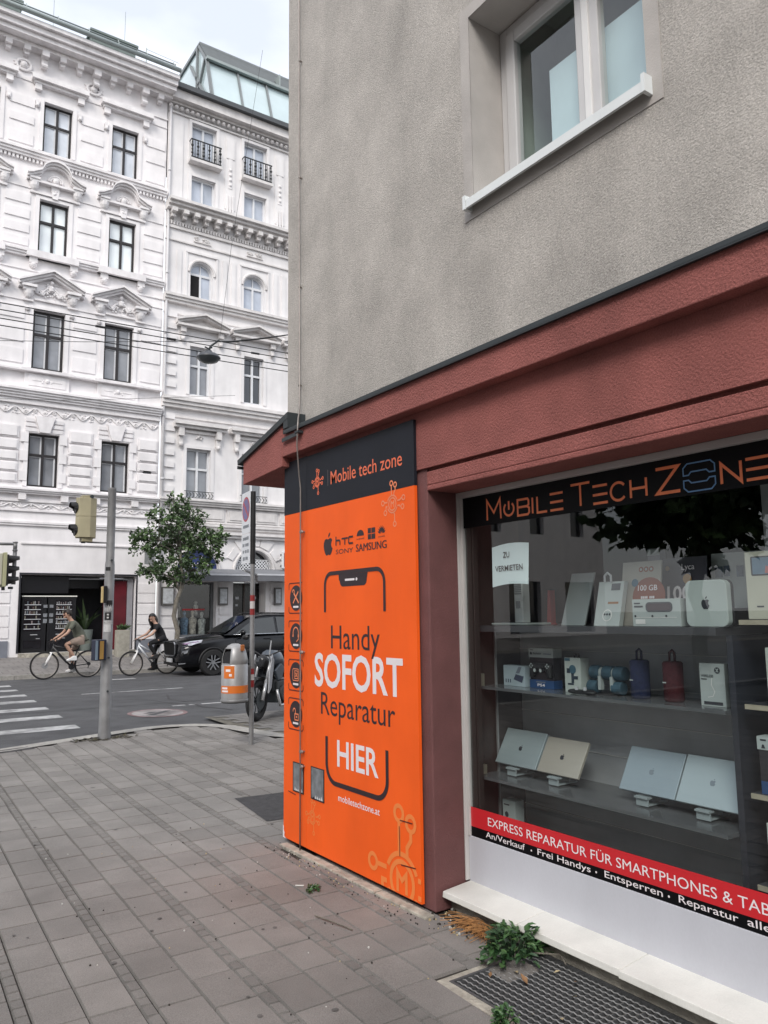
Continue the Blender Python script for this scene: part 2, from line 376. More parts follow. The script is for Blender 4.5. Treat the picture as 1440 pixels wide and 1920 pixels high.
# ================================================================ SETTING
g = MB(); g.box(-600, 600, -600, 600, -0.6, -0.16); struct('ground', g, m_ground)
KERB = [(-40, 9.4), (-6, 10.25), (1.7, 10.85), (2.72, 11.24), (3.3, 11.45), (3.75, 11.58), (4.1, 11.56), (4.42, 11.42), (4.66, 11.18), (4.82, 10.85), (4.9, 10.3), (5.0, 9.7), (5.3, 9.15), (5.9, 8.85), (12, 8.7), (40, 8.7)]
def inset(pts, d):
    out = []
    for i, p in enumerate(pts):
        p = Vector(p); a = (p - Vector(pts[i - 1])).normalized() if i else None; b = (Vector(pts[i + 1]) - p).normalized() if i < len(pts) - 1 else None
        a = a or b; b = b or a; n = (Vector((a.y, -a.x)) + Vector((b.y, -b.x))).normalized(); out.append(tuple(p + n * d))
    return out
KIN = inset(KERB, 0.27)
# road: one asphalt sheet, far kerb at y = 23.85
g = MB(); g.add([(-80, -40, -0.10), (-6.2, -40, -0.10), (-6.2, 8.9, -0.1), (80, 8.9, -0.1), (80, 23.86, -0.1), (-80, 23.86, -0.1), (-80, 8.9, -.1), (-26, 8.9, -.1), (-26, -40, -.1)], [(8, 0, 1, 2, 7), (6, 7, 2, 3, 4, 5)]); struct('road', g, m_asph)
g = MB(); g.add([(1.2, 15.4, -.096), (12, 15.2, -.096), (12, 17.2, -.096), (1.2, 17.5, -.096)], [(0, 1, 2, 3)]); struct('asphalt_repair', g, mat('asphalt_repair', (0.066, 0.066, 0.070), 0.9, 0.14, 1.5, 0.3, 180, stain=0.2))
g = MB()
for pts in ([(4.9, 16.6), (5.3, 15.9), (5.35, 15.3), (5.7, 14.7), (5.65, 14.2), (5.85, 13.7), (5.9, 13.4)], [(5.9, 16.9), (5.6, 15.9), (5.75, 15.2)]):
    for i in range(len(pts) - 1):
        a, b = Vector(pts[i]), Vector(pts[i + 1]); n = Vector((1, .2)).normalized() * 0.025
        g.add([(a.x - n.x, a.y, -.0945), (a.x + n.x, a.y, -.0945), (b.x + n.x, b.y, -.0945), (b.x - n.x, b.y, -.0945)], [(0, 1, 2, 3)])
struct('road_crack', g, m_patch)
# near kerb
g = MB(); n = len(KERB)
for i in range(n - 1):
    a, b, c, d = KERB[i], KERB[i + 1], KIN[i + 1], KIN[i]
    g.add([(*a, 0.0), (*b, 0.0), (*c, 0.004), (*d, 0.004), (*a, -0.11), (*b, -0.11)], [(0, 1, 2, 3), (0, 4, 5, 1)])
struct('kerb', g, m_kerb)
# pavement bed with the hole for the light well, and its pavers
GX0, GX1, GY0, GY1 = 2.285, 2.815, 1.15, 2.84
g = MB()
def inpave(x, y):
    if x > 2.66 and y < 5.22: return False
    if GX0 - 0.02 < x < GX1 + .1 and GY0 - 0.03 < y < GY1 + 0.02: return False
    for i in range(len(KIN) - 1):
        if KIN[i][0] <= x <= KIN[i + 1][0] and not (KIN[i + 1][0] < KIN[i][0]):
            t = (x - KIN[i][0]) / (KIN[i + 1][0] - KIN[i][0] + 1e-9); 
            if y < KIN[i][1] + t * (KIN[i + 1][1] - KIN[i][1]) - 0.02: return True
    return False
bx = [-40, GX0, GX1, 40]
for (x0, x1, y0, y1) in ((-6.2, GX0, -40, 9.2), (GX0, GX1 + .02, GY1, 8.6), (GX0, GX1 + .02, -40, GY0), (GX1 + .02, 40, 5.0, 8.6), (2.83, 40, -40, 5.0)):
    g.add([(x0, y0, -.013), (x1, y0, -.013), (x1, y1, -.013), (x0, y1, -.013)], [(0, 1, 2, 3)])
pl = [(*p, -.013) for p in KIN[1:]] ; g.add([(-6.2, 9.2, -.013), (GX0, 9.2, -.013), (GX0, 8.6, -.013), (40, 8.6, -.013)] + pl[::-1], [tuple(range(4 + len(pl)))])
struct('pavement_bed', g, m_soil)
g = MB(); g.tone = []
SL = 0.037
def slab(u0, u1, v0, v1, tone, dz=0.0, bv=0.006, til=0.0):
    """one paver with chamfered edges; u runs across, v along, sheared by the lay of the paving"""
    def P(u, v, z): return (u + SL * (v - 3.75), v - SL * (u - 1.2) * 0.5, z)
    t = [rnd.uniform(-til, til) for _ in range(4)]
    vs = [P(u0 + bv, v0 + bv, dz + t[0]), P(u1 - bv, v0 + bv, dz + t[1]), P(u1 - bv, v1 - bv, dz + t[2]), P(u0 + bv, v1 - bv, dz + t[3]),
          P(u0, v0, -.0135), P(u1, v0, -.0135), P(u1, v1, -.0135), P(u0, v1, -.0135)]
    g.add(vs, [(0, 1, 2, 3), (4, 5, 1, 0), (5, 6, 2, 1), (6, 7, 3, 2), (7, 4, 0, 3)], 0, tone)
def tone_at(x, y, base):
    k = rnd.uniform(0.86, 1.09); c = [b * k for b in base]
    if x > 1.9 and 3.2 < y < 5.3 and rnd.random() < 0.3: c = [c[0] * 1.02, c[1] * 0.98, c[2] * 0.965]
    return tuple(c)
for k in range(-17, 13):
    us = 1.12 + 0.45 * k
    v = -2.2 + rnd.uniform(0, .1)
    while v < 12:
        l = rnd.uniform(0.075, 0.105); x = us + SL * (v - 3.75) + .03
        if inpave(x, v + l / 2): slab(us + .0025, us + .0575, v + .0018, v + l - .0018, tone_at(x, v, (.200, .189, .177)), -.001, .006, .0015)
        v += l
    for c in (0, 1):
        u0 = us + 0.06 + 0.195 * c; v = -2.2 + rnd.uniform(0, .3)
        while v < 12:
            x = u0 + SL * (v - 3.75) + .1
            if inpave(x, v + .15): slab(u0 + .0022, u0 + .1928, v + .0022, v + .2928, tone_at(x, v, (.232, .217, .203)), rnd.uniform(-.002, .001), .0045, .0014)
            v += 0.295
struct('pavement', g, m_paver)
# parking bay beside the kerb corner
g = MB(); g.tone = []
for i in range(30):
    for j in range(18):
        x = 4.95 + i * .3 + (.15 if j % 2 else 0); y = 9.25 + j * .2
        if x > 5.0 + max(0, (9.6 - y)) * 1.2 and y < 12.45: k = rnd.uniform(.85, 1.1); g.add([(x + .006, y + .006, -.05), (x + .294, y + .006, -.05), (x + .294, y + .194, -.05), (x + .006, y + .194, -.05)], [(0, 1, 2, 3)], 0, (.2 * k, .19 * k, .18 * k))
struct('parking_bay', g, m_paver)
g = MB(); g.add([(4.8, 8.75, -.058), (14, 8.75, -.058), (14, 12.5, -.058), (5.0, 12.5, -.058)], [(0, 1, 2, 3)]); struct('parking_bay_bed', g, mat('bay_gravel', (.13, .12, .10), .95, .4, 12, .4, 60))
# asphalt patch by the corner of the shop
g = MB(); g.add([(2.82, 5.73, .003), (4.3, 5.62, .003), (4.3, 6.42, .003), (2.93, 6.6, .003)], [(0, 1, 2, 3)]); struct('asphalt_patch', g, m_patch)
g = MB(); g.add([(1.55, 10.45, .003), (2.05, 10.58, .003), (2.0, 10.78, .003), (1.5, 10.66, .003)], [(0, 1, 2, 3)]); struct('drain_cover', g, m_patch)
# old chewing gum and oil spots on the pavers
g = MB()
for _ in range(150):
    x, y, q = rnd.uniform(-.5, 4.4), rnd.uniform(1.6, 10.6), rnd.uniform(.006, .017)
    if not inpave(x, y): continue
    g.add([(x + q * rnd.uniform(.8, 1.1) * math.cos(2 * math.pi * i / 9), y + q * rnd.uniform(.8, 1.1) * math.sin(2 * math.pi * i / 9), .0035) for i in range(9)], [tuple(range(9))])
struct('gum_spots', g, mat('gum_grey', (.10, .095, .09), .9, .3, 9), kind='stuff')
g = MB(); g.box(-6.5, -6.2, -40, 9.6, -.2, .004); struct('side_street_kerb', g, m_kerb)  # unseen kerb, added for pale streaks mirrored in the shop window
g = MB()
for y0 in range(-20, 9, 4): g.add([(-9.1, y0, -.0955), (-8.95, y0, -.0955), (-8.95, y0 + 2.2, -.0955), (-9.1, y0 + 2.2, -.0955)], [(0, 1, 2, 3)])
g.add([(-7.9, -20, -.0955), (-7.75, -20, -.0955), (-7.75, 9, -.0955), (-7.9, 9, -.0955)], [(0, 1, 2, 3)]); struct('side_street_lines', g, m_line)  # unseen lines, added for the same mirrored streaks
# painted markings
g = MB()
for k, y in enumerate((13.05, 14.52, 16.0, 17.5, 18.95, 20.35, 21.8)):
    xr = 3.12 + 0.05 * (y - 13); s = .02 * (1 if k % 2 else -1)
    g.add([(-1.2, y - .23, -.0955), (xr, y - .23 + s, -.0955), (xr + .02, y + .23 + s, -.0955), (-1.2, y + .23, -.0955)], [(0, 1, 2, 3)])
struct('crossing_stripes', g, m_line)
g = MB()
for (x0, y0, x1, y1, wd) in ((4.45, 18.3, 6.75, 18.25, .13), (8.7, 18.2, 11, 18.15, .13), (5.25, 14.74, 5.5, 14.73, .1), (5.58, 14.72, 5.72, 14.71, .1), (5.82, 14.7, 7.6, 14.6, .12), (5.75, 12.57, 9.5, 12.5, .1), (6.0, 21.9, 6.75, 21.95, .3)):
    g.add([(x0, y0 - wd / 2, -.0955), (x1, y1 - wd / 2, -.0955), (x1, y1 + wd / 2, -.0955), (x0, y0 + wd / 2, -.0955)], [(0, 1, 2, 3)])
g.add([(5.15, 12.45, -.0955), (5.3, 12.35, -.0955), (5.38, 12.42, -.0955), (5.2, 12.62, -.0955)], [(0, 1, 2, 3)])
struct('road_lines', g, m_line)
# faded round speed marking (white disc, red rim, worn dark strokes)
m_rw = mat('worn_white_paint', (0.29, 0.265, 0.26), 0.85, 0.25, 8, stain=0.55); m_rr = mat('worn_red_paint', (0.19, 0.125, 0.125), 0.85, 0.3, 8, stain=0.4)
cxr, cyr = 4.68, 13.87; a_, b_ = .50, .62
def ell(k): return [(cxr + a_ * k * math.cos(2 * math.pi * i / 40) + .0 , cyr + b_ * k * math.sin(2 * math.pi * i / 40)) for i in range(40)]
g = MB(); A, B = ell(1.0), ell(.86)
for i in range(40):
    j = (i + 1) % 40; g.add([(*A[i], -.0945), (*A[j], -.0945), (*B[j], -.0945), (*B[i], -.0945)], [(0, 1, 2, 3)], 1)
g.add([(*p, -.0945) for p in B], [tuple(range(40))], 0)
for poly in ([(4.40, 13.66), (4.52, 13.56), (4.98, 14.02), (4.90, 14.10)], [(4.44, 13.92), (4.54, 13.82), (4.70, 13.98), (4.60, 14.05)]):
    g.add([(*p, -.0915) for p in poly], [tuple(range(4))], 2)
struct('road_roundel', g, [m_rw, m_rr, m_asph])
# far kerb and pavement
m_farpave = mat('far_paving', (0.25, 0.235, 0.22), 0.9, 0.2, 3, 0.2, 90, stain=0.15)
g = MB()
x = -40.0
while x < 60:
    g.box(x + .006, x + .994, 23.86, 24.0, -.2, .02); x += 1
struct('far_kerb', g, m_kerb)
g = MB(); g.tone = []
x = -20.0
while x < 24:
    y = 24.0; r = 0
    while y < 28.6:
        k = rnd.uniform(.9, 1.08); z0 = .02 + (y - 24) * .0775; z1 = .02 + (y + .38 - 24) * .0775; o = .2 if r % 2 else 0
        g.add([(x + o + .008, y + .008, z0), (x + o + .392, y + .008, z0), (x + o + .392, y + .372, z1), (x + o + .008, y + .372, z1)], [(0, 1, 2, 3)], 0, (.23 * k, .215 * k, .205 * k)); y += .38; r += 1
    x += .4
struct('far_pavement', g, m_paver)
g = MB(); g.add([(-60, 24.0, .015), (60, 24.0, .015), (60, 29, .40), (-60, 29, .40)], [(0, 1, 2, 3)]); struct('far_pavement_bed', g, mat('paving_joint', (.10, .095, .09), .95, .2))

# ================================================================ SHOP BUILDING
shop = thing('corner_shop_building', 'grey roughcast corner building with dark red ground floor and shop window', 'building', (2.7, 5.2, 0))
b = MB()
WY0, WY1, WZ0, WZ1 = 1.90, 3.05, 3.865, 5.0
wall_holes(b, -6, 5.27, 2.85, 16, [(WY0, WY1, WZ0, WZ1, .30)], 2.75, m=0, mr=1, plane='x')
b.add([(2.75, 5.27, 2.85), (14, 5.27, 2.85), (14, 5.27, 16), (2.75, 5.27, 16)], [(0, 1, 2, 3)])
b.add([(2.75, -6, 16), (14, -6, 16), (14, 5.27, 16), (2.75, 5.27, 16)], [(0, 1, 2, 3)])
b.add([(14, -6, 0), (14, 5.27, 0), (14, 5.27, 16), (14, -6, 16)], [(0, 1, 2, 3)])
b.add([(2.75, -6, 2.85), (14, -6, 2.85), (14, -6, 16), (2.75, -6, 16)], [(0, 1, 2, 3)])
b.build('upper_wall', [m_plaster, m_band], shop)
b = MB()   # smooth band round the upper window, 3 mm proud
for y0, y1, z0, z1 in ((WY1, WY1 + .075, WZ0 - .09, WZ1 + .075), (WY0 - .075, WY0, WZ0 - .09, WZ1 + .075), (WY0, WY1, WZ1, WZ1 + .075), (WY0, WY1, WZ0 - .09, WZ0)):
    b.box(2.746, 2.7515, y0, y1, z0, z1)
b.build('window_surround', m_band, shop)
# upper window: frame, two sashes, panes, metal sill
uw = MB(); FX = 2.975
def frame4(m, y0, y1, z0, z1, wd, x0, x1, bot=None):
    m.box(x0, x1, y0, y0 + wd, z0, z1); m.box(x0, x1, y1 - wd, y1, z0, z1); m.box(x0, x1, y0 + wd, y1 - wd, z1 - wd, z1); m.box(x0, x1, y0 + wd, y1 - wd, z0, z0 + (bot or wd))
frame4(uw, WY0 - .02, WY1 - .002, WZ0, WZ1 - .002, .06, 2.99, 3.05)
m_upframe = mat('upper_frame_paint', (.60, .59, .59), .45, .06, 3, stain=.1)
uwin = uw.build('window', m_upframe, shop, bevel=.006)
s = MB(); frame4(s, 2.40, 2.988, WZ0 + .06, WZ1 - .062, .07, 2.972, 3.03); s.build('sash', m_upframe, uwin, bevel=.006)
s = MB(); frame4(s, 1.94, 2.392, WZ0 + .06, WZ1 - .062, .07, 2.972, 3.03); s.build('sash', m_upframe, uwin, bevel=.006)
s = MB(); s.box(2.962, 2.980, 2.376, 2.42, WZ0 + .06, WZ1 - .062); s.build('centre_bead', m_white, uwin, bevel=.004)
s = MB(); flat(s, [(2.47, WZ0 + .13), (2.918, WZ0 + .13), (2.918, WZ1 - .132), (2.47, WZ1 - .132)], 3.0); s.build('pane', m_glass_up, uwin)
s = MB(); flat(s, [(2.01, WZ0 + .13), (2.322, WZ0 + .13), (2.322, WZ1 - .132), (2.01, WZ1 - .132)], 3.0); s.build('pane', m_glass_up, uwin)
s = MB(); s.box(3.06, 3.07, 1.8, 2.735, WZ0 - .05, 4.60); s.build('privacy_screen', mat('pale_blue_screen', (.70, .82, .88), .6, .05, 3), uwin)
s = MB(); s.box(3.0325, 3.42, 1.2, 3.0, 3.7, 5.2); s.f = s.f[:5]; s.m = s.m[:5]; s.build('room_lining', mat('dim_green_room', (.34, .40, .36), .9, .12), uwin)
s = MB()
s.add([(2.985, 1.895, 3.905), (2.985, 3.055, 3.905), (2.695, 3.055, 3.868), (2.695, 1.895, 3.868), (2.695, 1.895, 3.82), (2.695, 3.055, 3.82), (2.71, 3.055, 3.82), (2.71, 1.895, 3.82), (2.71, 3.055, 3.862), (2.71, 1.895, 3.862), (2.985, 3.055, 3.897), (2.985, 1.895, 3.897)],
      [(0, 1, 2, 3), (3, 2, 5, 4), (4, 5, 6, 7), (7, 6, 8, 9), (9, 8, 10, 11)])
s.box(2.69, 2.76, 1.875, 1.893, 3.815, 3.90); s.box(2.69, 2.76, 3.057, 3.078, 3.815, 3.895)
s.build('sill', mat('white_metal_sill', (.75, .78, .78), .35, .03), uwin)

# ground floor: pilaster with reveal, lintel strip, fascia, projecting band, canopy
b = MB()
b.box(2.715, 3.02, 3.48, 5.20, 0.0, 2.44)
b.box(3.02, 13.9, 5.0, 5.195, 0.0, 2.75)
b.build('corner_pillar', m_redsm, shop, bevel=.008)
b = MB(); b.box(2.712, 3.0, -6, 3.478, 2.325, 2.405); b.box(2.712, 2.93, -6, 3.478, 2.295, 2.325); b.build('lintel_strip', m_red, shop, bevel=.006)
b = MB(); b.box(2.735, 3.0, -6, 5.195, 2.405, 2.425); b.box(2.700, 3.0, -6, 5.198, 2.425, 2.765); b.build('fascia', m_red, shop)
b = MB(); b.box(2.62, 3.0, -6, 5.108, 2.766, 2.932); b.build('projecting_band', m_red, shop, bevel=.006)
b = MB()
b.prism([(5.11, 2.695), (5.80, 2.655), (5.80, 2.845), (5.11, 3.012)], 2.62, 13, 'x'); cn = b.build('canopy', m_red, shop, bevel=.005)
b = MB(); b.prism([(4.985, 3.035), (5.865, 2.825), (5.87, 2.868), (4.985, 3.082)], 2.598, 13, 'x'); b.prism([(5.86, 2.795), (5.872, 2.795), (5.872, 2.82), (5.86, 2.82)], 2.598, 13, 'x'); b.build('canopy_flashing', m_metal_dk, cn)
b = MB(); b.prism([(2.596, 2.9335), (2.76, 2.9335), (2.76, 2.985), (2.596, 2.955)], -6, 5.05, 'y'); b.box(2.597, 2.612, -6, 5.05, 2.926, 2.9333); b.box(2.60, 2.77, 4.985, 5.055, 2.966, 3.034); b.build('flashing', m_metal_dk, shop)
# base under the sill, end wall beyond the window
b = MB(); b.box(2.825, 3.0, -6, 3.479, -.35, .088); b.build('plinth', m_conc, shop)
b = MB()
for y0, y1, dx, ex in ((-1.0, 2.30, 0, 0), (2.303, 2.905, .010, .004), (2.908, 3.465, 0, .0)):
    b.prism([(2.955, .128), (2.755 + dx, .110), (2.750 + dx, .080), (2.762 + dx, .078), (2.768 + dx, .096), (2.955, .112)], y0, y1, 'y')
b.build('window_ledge', m_sill, shop, bevel=.003)
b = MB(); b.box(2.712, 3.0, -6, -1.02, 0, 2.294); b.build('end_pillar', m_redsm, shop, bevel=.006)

# shop window
sw = MB()
sw.box(2.925, 2.99, 3.468, 3.4785, .13, 2.294); sw.box(2.945, 2.99, 3.452, 3.468, .366, 2.262)
sw.box(2.925, 2.99, -1.0, 3.468, 2.262, 2.294)
swin = sw.build('shop_window', mat('grey_white_frame', (.50, .48, .47), .5, .05), shop, bevel=.002)
s = MB(); s.box(2.950, 2.985, -1.0, 3.466, .125, .366); s.build('kick_board', m_whiteblue, swin, bevel=.002)
s = MB(); flat(s, [(-1.0, .366), (3.4515, .366), (3.4515, 2.262), (-1.0, 2.262)], 2.960); s.build('pane', m_glass, swin)
s = MB(); s.box(2.968, 3.0, 3.405, 3.45, .37, 2.26); s.box(2.968, 3.0, -1, 3.40, 2.22, 2.26); s.box(2.97, 3.0, 3.385, 3.397, .37, 2.2); s.build('inner_frame', mat('dark_brown_frame', (.03, .024, .022), .5, .1), swin)
X1 = 2.9565
s = MB(); s.box(X1, 2.9575, -1.0, 3.4515, 2.085, 2.262, 0)
XL = X1 - .0006; lay = [0]
def st(pts, wd, m=1, closed=False):
    lay[0] += 1; stroke(s, pts, wd, XL - lay[0] * .00008, closed, m)
B0, C0, C1 = 2.112, 2.222, 2.196      # baseline, tall and small cap tops
wd = .0125
st([(3.243, B0), (3.243, C0), (3.188, 2.150), (3.137, C0), (3.132, B0)], wd)
st(circ(3.068, 2.157, .036, 20, 130, 410, ry=.038), wd); st([(3.068, 2.152), (3.068, 2.200)], wd)
st([(3.0, B0), (3.0, C1), (2.925, C1), (2.918, 2.186), (2.918, 2.164), (2.930, 2.156), (2.995, 2.156)], wd); st([(2.930, 2.156), (2.915, 2.146), (2.915, 2.122), (2.925, B0), (3.006, B0)], wd)
st([(2.889, B0), (2.889, C1)], wd); st([(2.855, C1), (2.855, B0), (2.787, B0)], wd)
for z in (B0, 2.153, C1): st([(2.764, z), (2.676, z)], wd)
st([(2.622, C0), (2.502, C0)], wd); st([(2.562, C0), (2.562, B0)], wd)
for z in (B0, 2.153, C1): st([(2.484, z), (2.396, z)], wd)
st(circ(2.332, 2.153, .042, 20, 40, 320, ry=-.044), wd)
st([(2.262, C1), (2.262, B0)], wd); st([(2.177, C1), (2.177, B0)], wd); st([(2.262, 2.153), (2.177, 2.153)], wd)
st([(2.123, C0), (2.010, C0), (2.120, B0), (2.004, B0)], wd * 1.15)
wb = .006
st([(1.985, 2.172), (1.960, 2.172), (1.948, 2.185), (1.875, 2.185), (1.862, 2.172), (1.836, 2.172), (1.836, 2.204), (1.855, 2.222), (1.965, 2.222), (1.985, 2.204)], wb, 2, True)
st([(1.985, 2.150), (1.960, 2.150), (1.948, 2.137), (1.875, 2.137), (1.862, 2.150), (1.836, 2.150), (1.836, 2.118), (1.855, 2.100), (1.965, 2.100), (1.985, 2.118)], wb, 2, True)
st([(1.808, B0), (1.808, C1), (1.722, B0), (1.722, C1)], wd)
for z in (B0, 2.153, C1): st([(1.700, z), (1.604, z)], wd)
s.build('header_sign', [m_vinylblack, m_neon, m_neonblue], swin)
s = MB(); s.box(X1, 2.9575, -1.0, 3.4515, .418, .522, 0); s.box(X1, 2.9575, -1.0, 3.4515, .3665, .4178, 1)
XT = X1 - .0008; up = (0, 0, .043)
tx(s, "EXPRESS REPARATUR FÜR SMARTPHONES & TABLETS", (XT, 3.312, .448), (XT, 1.585, .443), up, 0.0, 2)
U2 = (0, 0, .029)
for t, a, c in (("An/Verkauf", 3.332, 3.035), ("Frei Handys", 2.946, 2.605), ("Entsperren", 2.523, 2.212), ("Reparatur", 2.134, 1.868), ("aller Marken", 1.831, 1.465)): tx(s, t, (XT, a, .384), (XT, c, .383), U2, 0.004, 2)
for y in (2.989, 2.572, 2.182): flat(s, circ(y, .393, .005, 10), XT, 2)
s.build('lower_sign', [m_vinylred, m_vinylblack, m_printwhite], swin)

# ---------------------------------------------------------------- orange advertising panel
P = 2.68
pan = thing('advertising_panel', 'tall orange advertising panel with black header on the red corner pillar', 'sign', (P, 4.37, 0.02))
b = MB(); b.box(P, P + .02, 3.556, 4.838, .03, 2.335, 0); b.box(P + .001, P + .02, 4.842, 5.18, .03, 2.335, 0); b.box(P + .004, P + .02, 4.838, 4.842, .03, 2.335, 0)
pb = b.build('board', m_orange, pan)
b = MB(); b.box(P + .0002, P + .02, 3.556, 4.838, 2.337, 2.728, 0); b.box(P + .001, P + .02, 4.842, 5.185, 2.337, 2.733, 0); b.build('header_board', m_charcoal, pan)
def circuit(m, cy, cz, k, mi, x, bounds=None, wd=.010):
    """ring with a chip figure and six curved traces ending in small rings"""
    def S(pts, w_=wd, closed=False):
        lay[0] += 1; stroke(m, [(cy - u * k, cz + v * k) for u, v in pts], w_ * k, x - (lay[0] % 40) * .00004, closed, mi, bounds)
    W = wd / .010 * .18
    S(circ(0, 0, 1.0, 26, 25, 155), W); S(circ(0, 0, 1.0, 26, 205, 335), W); S(circ(0, 0, .72, 26), W, True)
    for pts, e in (([(-.15, 1.0), (-.15, 2.1)], (-.15, 2.45)), ([(.35, .95), (.35, 1.3), (.6, 1.6), (.6, 1.85)], (.6, 2.2)), ([(1, .3), (1.5, .3), (1.75, .5), (1.85, .5)], (2.2, .5)), ([(1, -.3), (1.4, -.3), (1.6, -.5)], (1.95, -.5)),
                   ([(-1, .3), (-1.6, .3)], (-1.95, .3)), ([(-1, -.2), (-1.3, -.2), (-1.3, -.55)], (-1.45, -.9)), ([(.2, -1), (.4, -1.25), (.4, -2.0)], (.4, -2.35))):
        S(pts, W); S(circ(e[0], e[1], .28, 14), W * .9, True)
    S([(-.28, -.4), (-.28, .32), (0, .05), (.28, .32), (.28, -.4)], W * .9)
p = MB(); XP = P - .0012
def nxt(nm='maker_emblem', m_=None, par=None):
    global p
    p.build(nm, m_ or m_ink, par or pb); p = MB()
def dark(*polys): 
    for q in polys: flat(p, q, XP, 0)
# maker emblems and names
apple(p, (XP, 4.602, 1.994), (0, -.130, 0), (0, 0, .156), 0); nxt()
def pst(pts, wd, m=0, closed=False):
    lay[0] += 1; stroke(p, pts, wd, XP - (lay[0] % 40) * .00004, closed, m)
pst([(4.434, 2.052), (4.434, 2.112)], .012); pst([(4.428, 2.085), (4.392, 2.085), (4.384, 2.078), (4.384, 2.052)], .012)
pst([(4.362, 2.092), (4.285, 2.092)], .011); pst([(4.322, 2.086), (4.322, 2.050)], .013)
pst([(4.222, 2.096), (4.268, 2.096), (4.274, 2.090), (4.274, 2.060), (4.268, 2.054), (4.222, 2.054)], .012); nxt()
tx(p, "SONY", (XP, 4.438, 1.994), (XP, 4.222, 1.994), (0, 0, .030), .004, 0); nxt()
[tx(p, "SAMSUNG", (XP - .0004 * k_, 4.190 - d_, 1.993), (XP - .0004 * k_, 3.846 - d_, 1.993), (0, 0, .047), 0.0, 0) for k_, d_ in enumerate((0, .004))]; nxt()
dark([(4.178, 2.092)] + circ(4.1355, 2.092, .038, 16, 0, 180, ry=.0425)[1:-1] + [(4.093, 2.092)])
tx(p, "android", (XP, 4.180, 2.068), (XP, 4.092, 2.068), (0, 0, .013), 0.0, 0); nxt()
for y0, y1 in ((4.049, 4.013), (4.008, 3.966)):
    for z0, z1 in ((2.060, 2.093), (2.098, 2.131)): dark([(y0, z0), (y1, z0), (y1, z1), (y0, z1)])
nxt()
for i in range(8):
    a = R(20 + 140 * i / 7); cy, cz = 3.896, 2.083; dx_, dz_ = math.cos(a), math.sin(a); px_, pz_ = -dz_ * .0062, dx_ * .0062
    dark([(cy - dx_ * .008, cz + dz_ * .008), (cy - dx_ * .03 - px_, cz + dz_ * .034 + pz_), (cy - dx_ * .046, cz + dz_ * .054), (cy - dx_ * .03 + px_, cz + dz_ * .034 - pz_)])
tx(p, "HUAWEI", (XP, 3.930, 2.062), (XP, 3.862, 2.062), (0, 0, .009), 0.0, 0)
p.build('maker_emblems', m_ink, pb); p = MB()
# telephone outline
ar = lambda cy, cz, r, a0, a1: circ(cy, cz, r, 9, a0, a1)
pst([(4.582, 1.612)] + [(4.582, 1.79)] + ar(4.502, 1.79, .080, 0, 90)[1:] + ar(3.955, 1.79, .082, 90, 180) + [(3.873, 1.612)], .026)
dark([(4.405, 1.858)] + [(4.400, 1.82)] + ar(4.352, 1.815, .038, 0, -90) + ar(4.104, 1.815, .038, -90, -180) + [(4.055, 1.858)])
nxt('phone_outline')
pst([(4.566, .800)] + [(4.566, .62)] + ar(4.452, .625, .112, 0, -90)[1:] + ar(3.980, .625, .112, -90, -180) + [(3.868, .800)], .030)
p.build('phone_outline', m_ink, pb); p = MB()
XW = XP - .0022
flat(p, rrect(4.205, 4.322, 1.812, 1.826, .0065), XW); flat(p, circ(4.182, 1.819, .0105, 12), XW); p.build('phone_speaker', m_printwhite, pb); p = MB()
for t, a, c, z, h, bo, mi in (("Handy", 4.505, 3.930, 1.374, .150, 0.0, 0), ("Reparatur", 4.640, 3.780, .938, .143, 0.0, 0), ("SOFORT", 4.725, 3.696, 1.122, .209, .022, 1), ("HIER", 4.434, 3.960, .630, .158, .018, 1), ("mobiletechzone.at", 4.423, 3.952, .415, .040, .008, 1)):
    tx(p, t, (XP, a, z), (XP, c, z), (0, 0, h), bo, 0); nxt('slogan', (m_ink, m_printwhite)[mi])
bd = (3.557, 4.835, .032, 2.33)
for a_, b_, k_, bb_, mm_ in ((4.757, .246, .042, None, m_amber), (3.735, .10, .150, bd, m_amber), (3.776, 2.252, .052, None, m_coralpale)):
    p = MB(); circuit(p, a_, b_, k_, 0, XP, bb_); p.build('circuit_emblem', mm_, pb)
p = MB()
circuit(p, 4.685, 2.520, .034, 0, XP, wd=.013); nxt('circuit_emblem', m_coral, pan)
tx(p, "Mobile tech zone", (XP, 4.502, 2.477), (XP, 3.672, 2.474), (0, 0, .088), .003, 0); nxt('shop_name', m_coral, pan)
pst2 = [(4.539, 2.473), (4.539, 2.584)]; stroke(p, pst2, .004, XP); nxt('divider_line', mat('grey_ink', (.18, .15, .15), .6), pan)
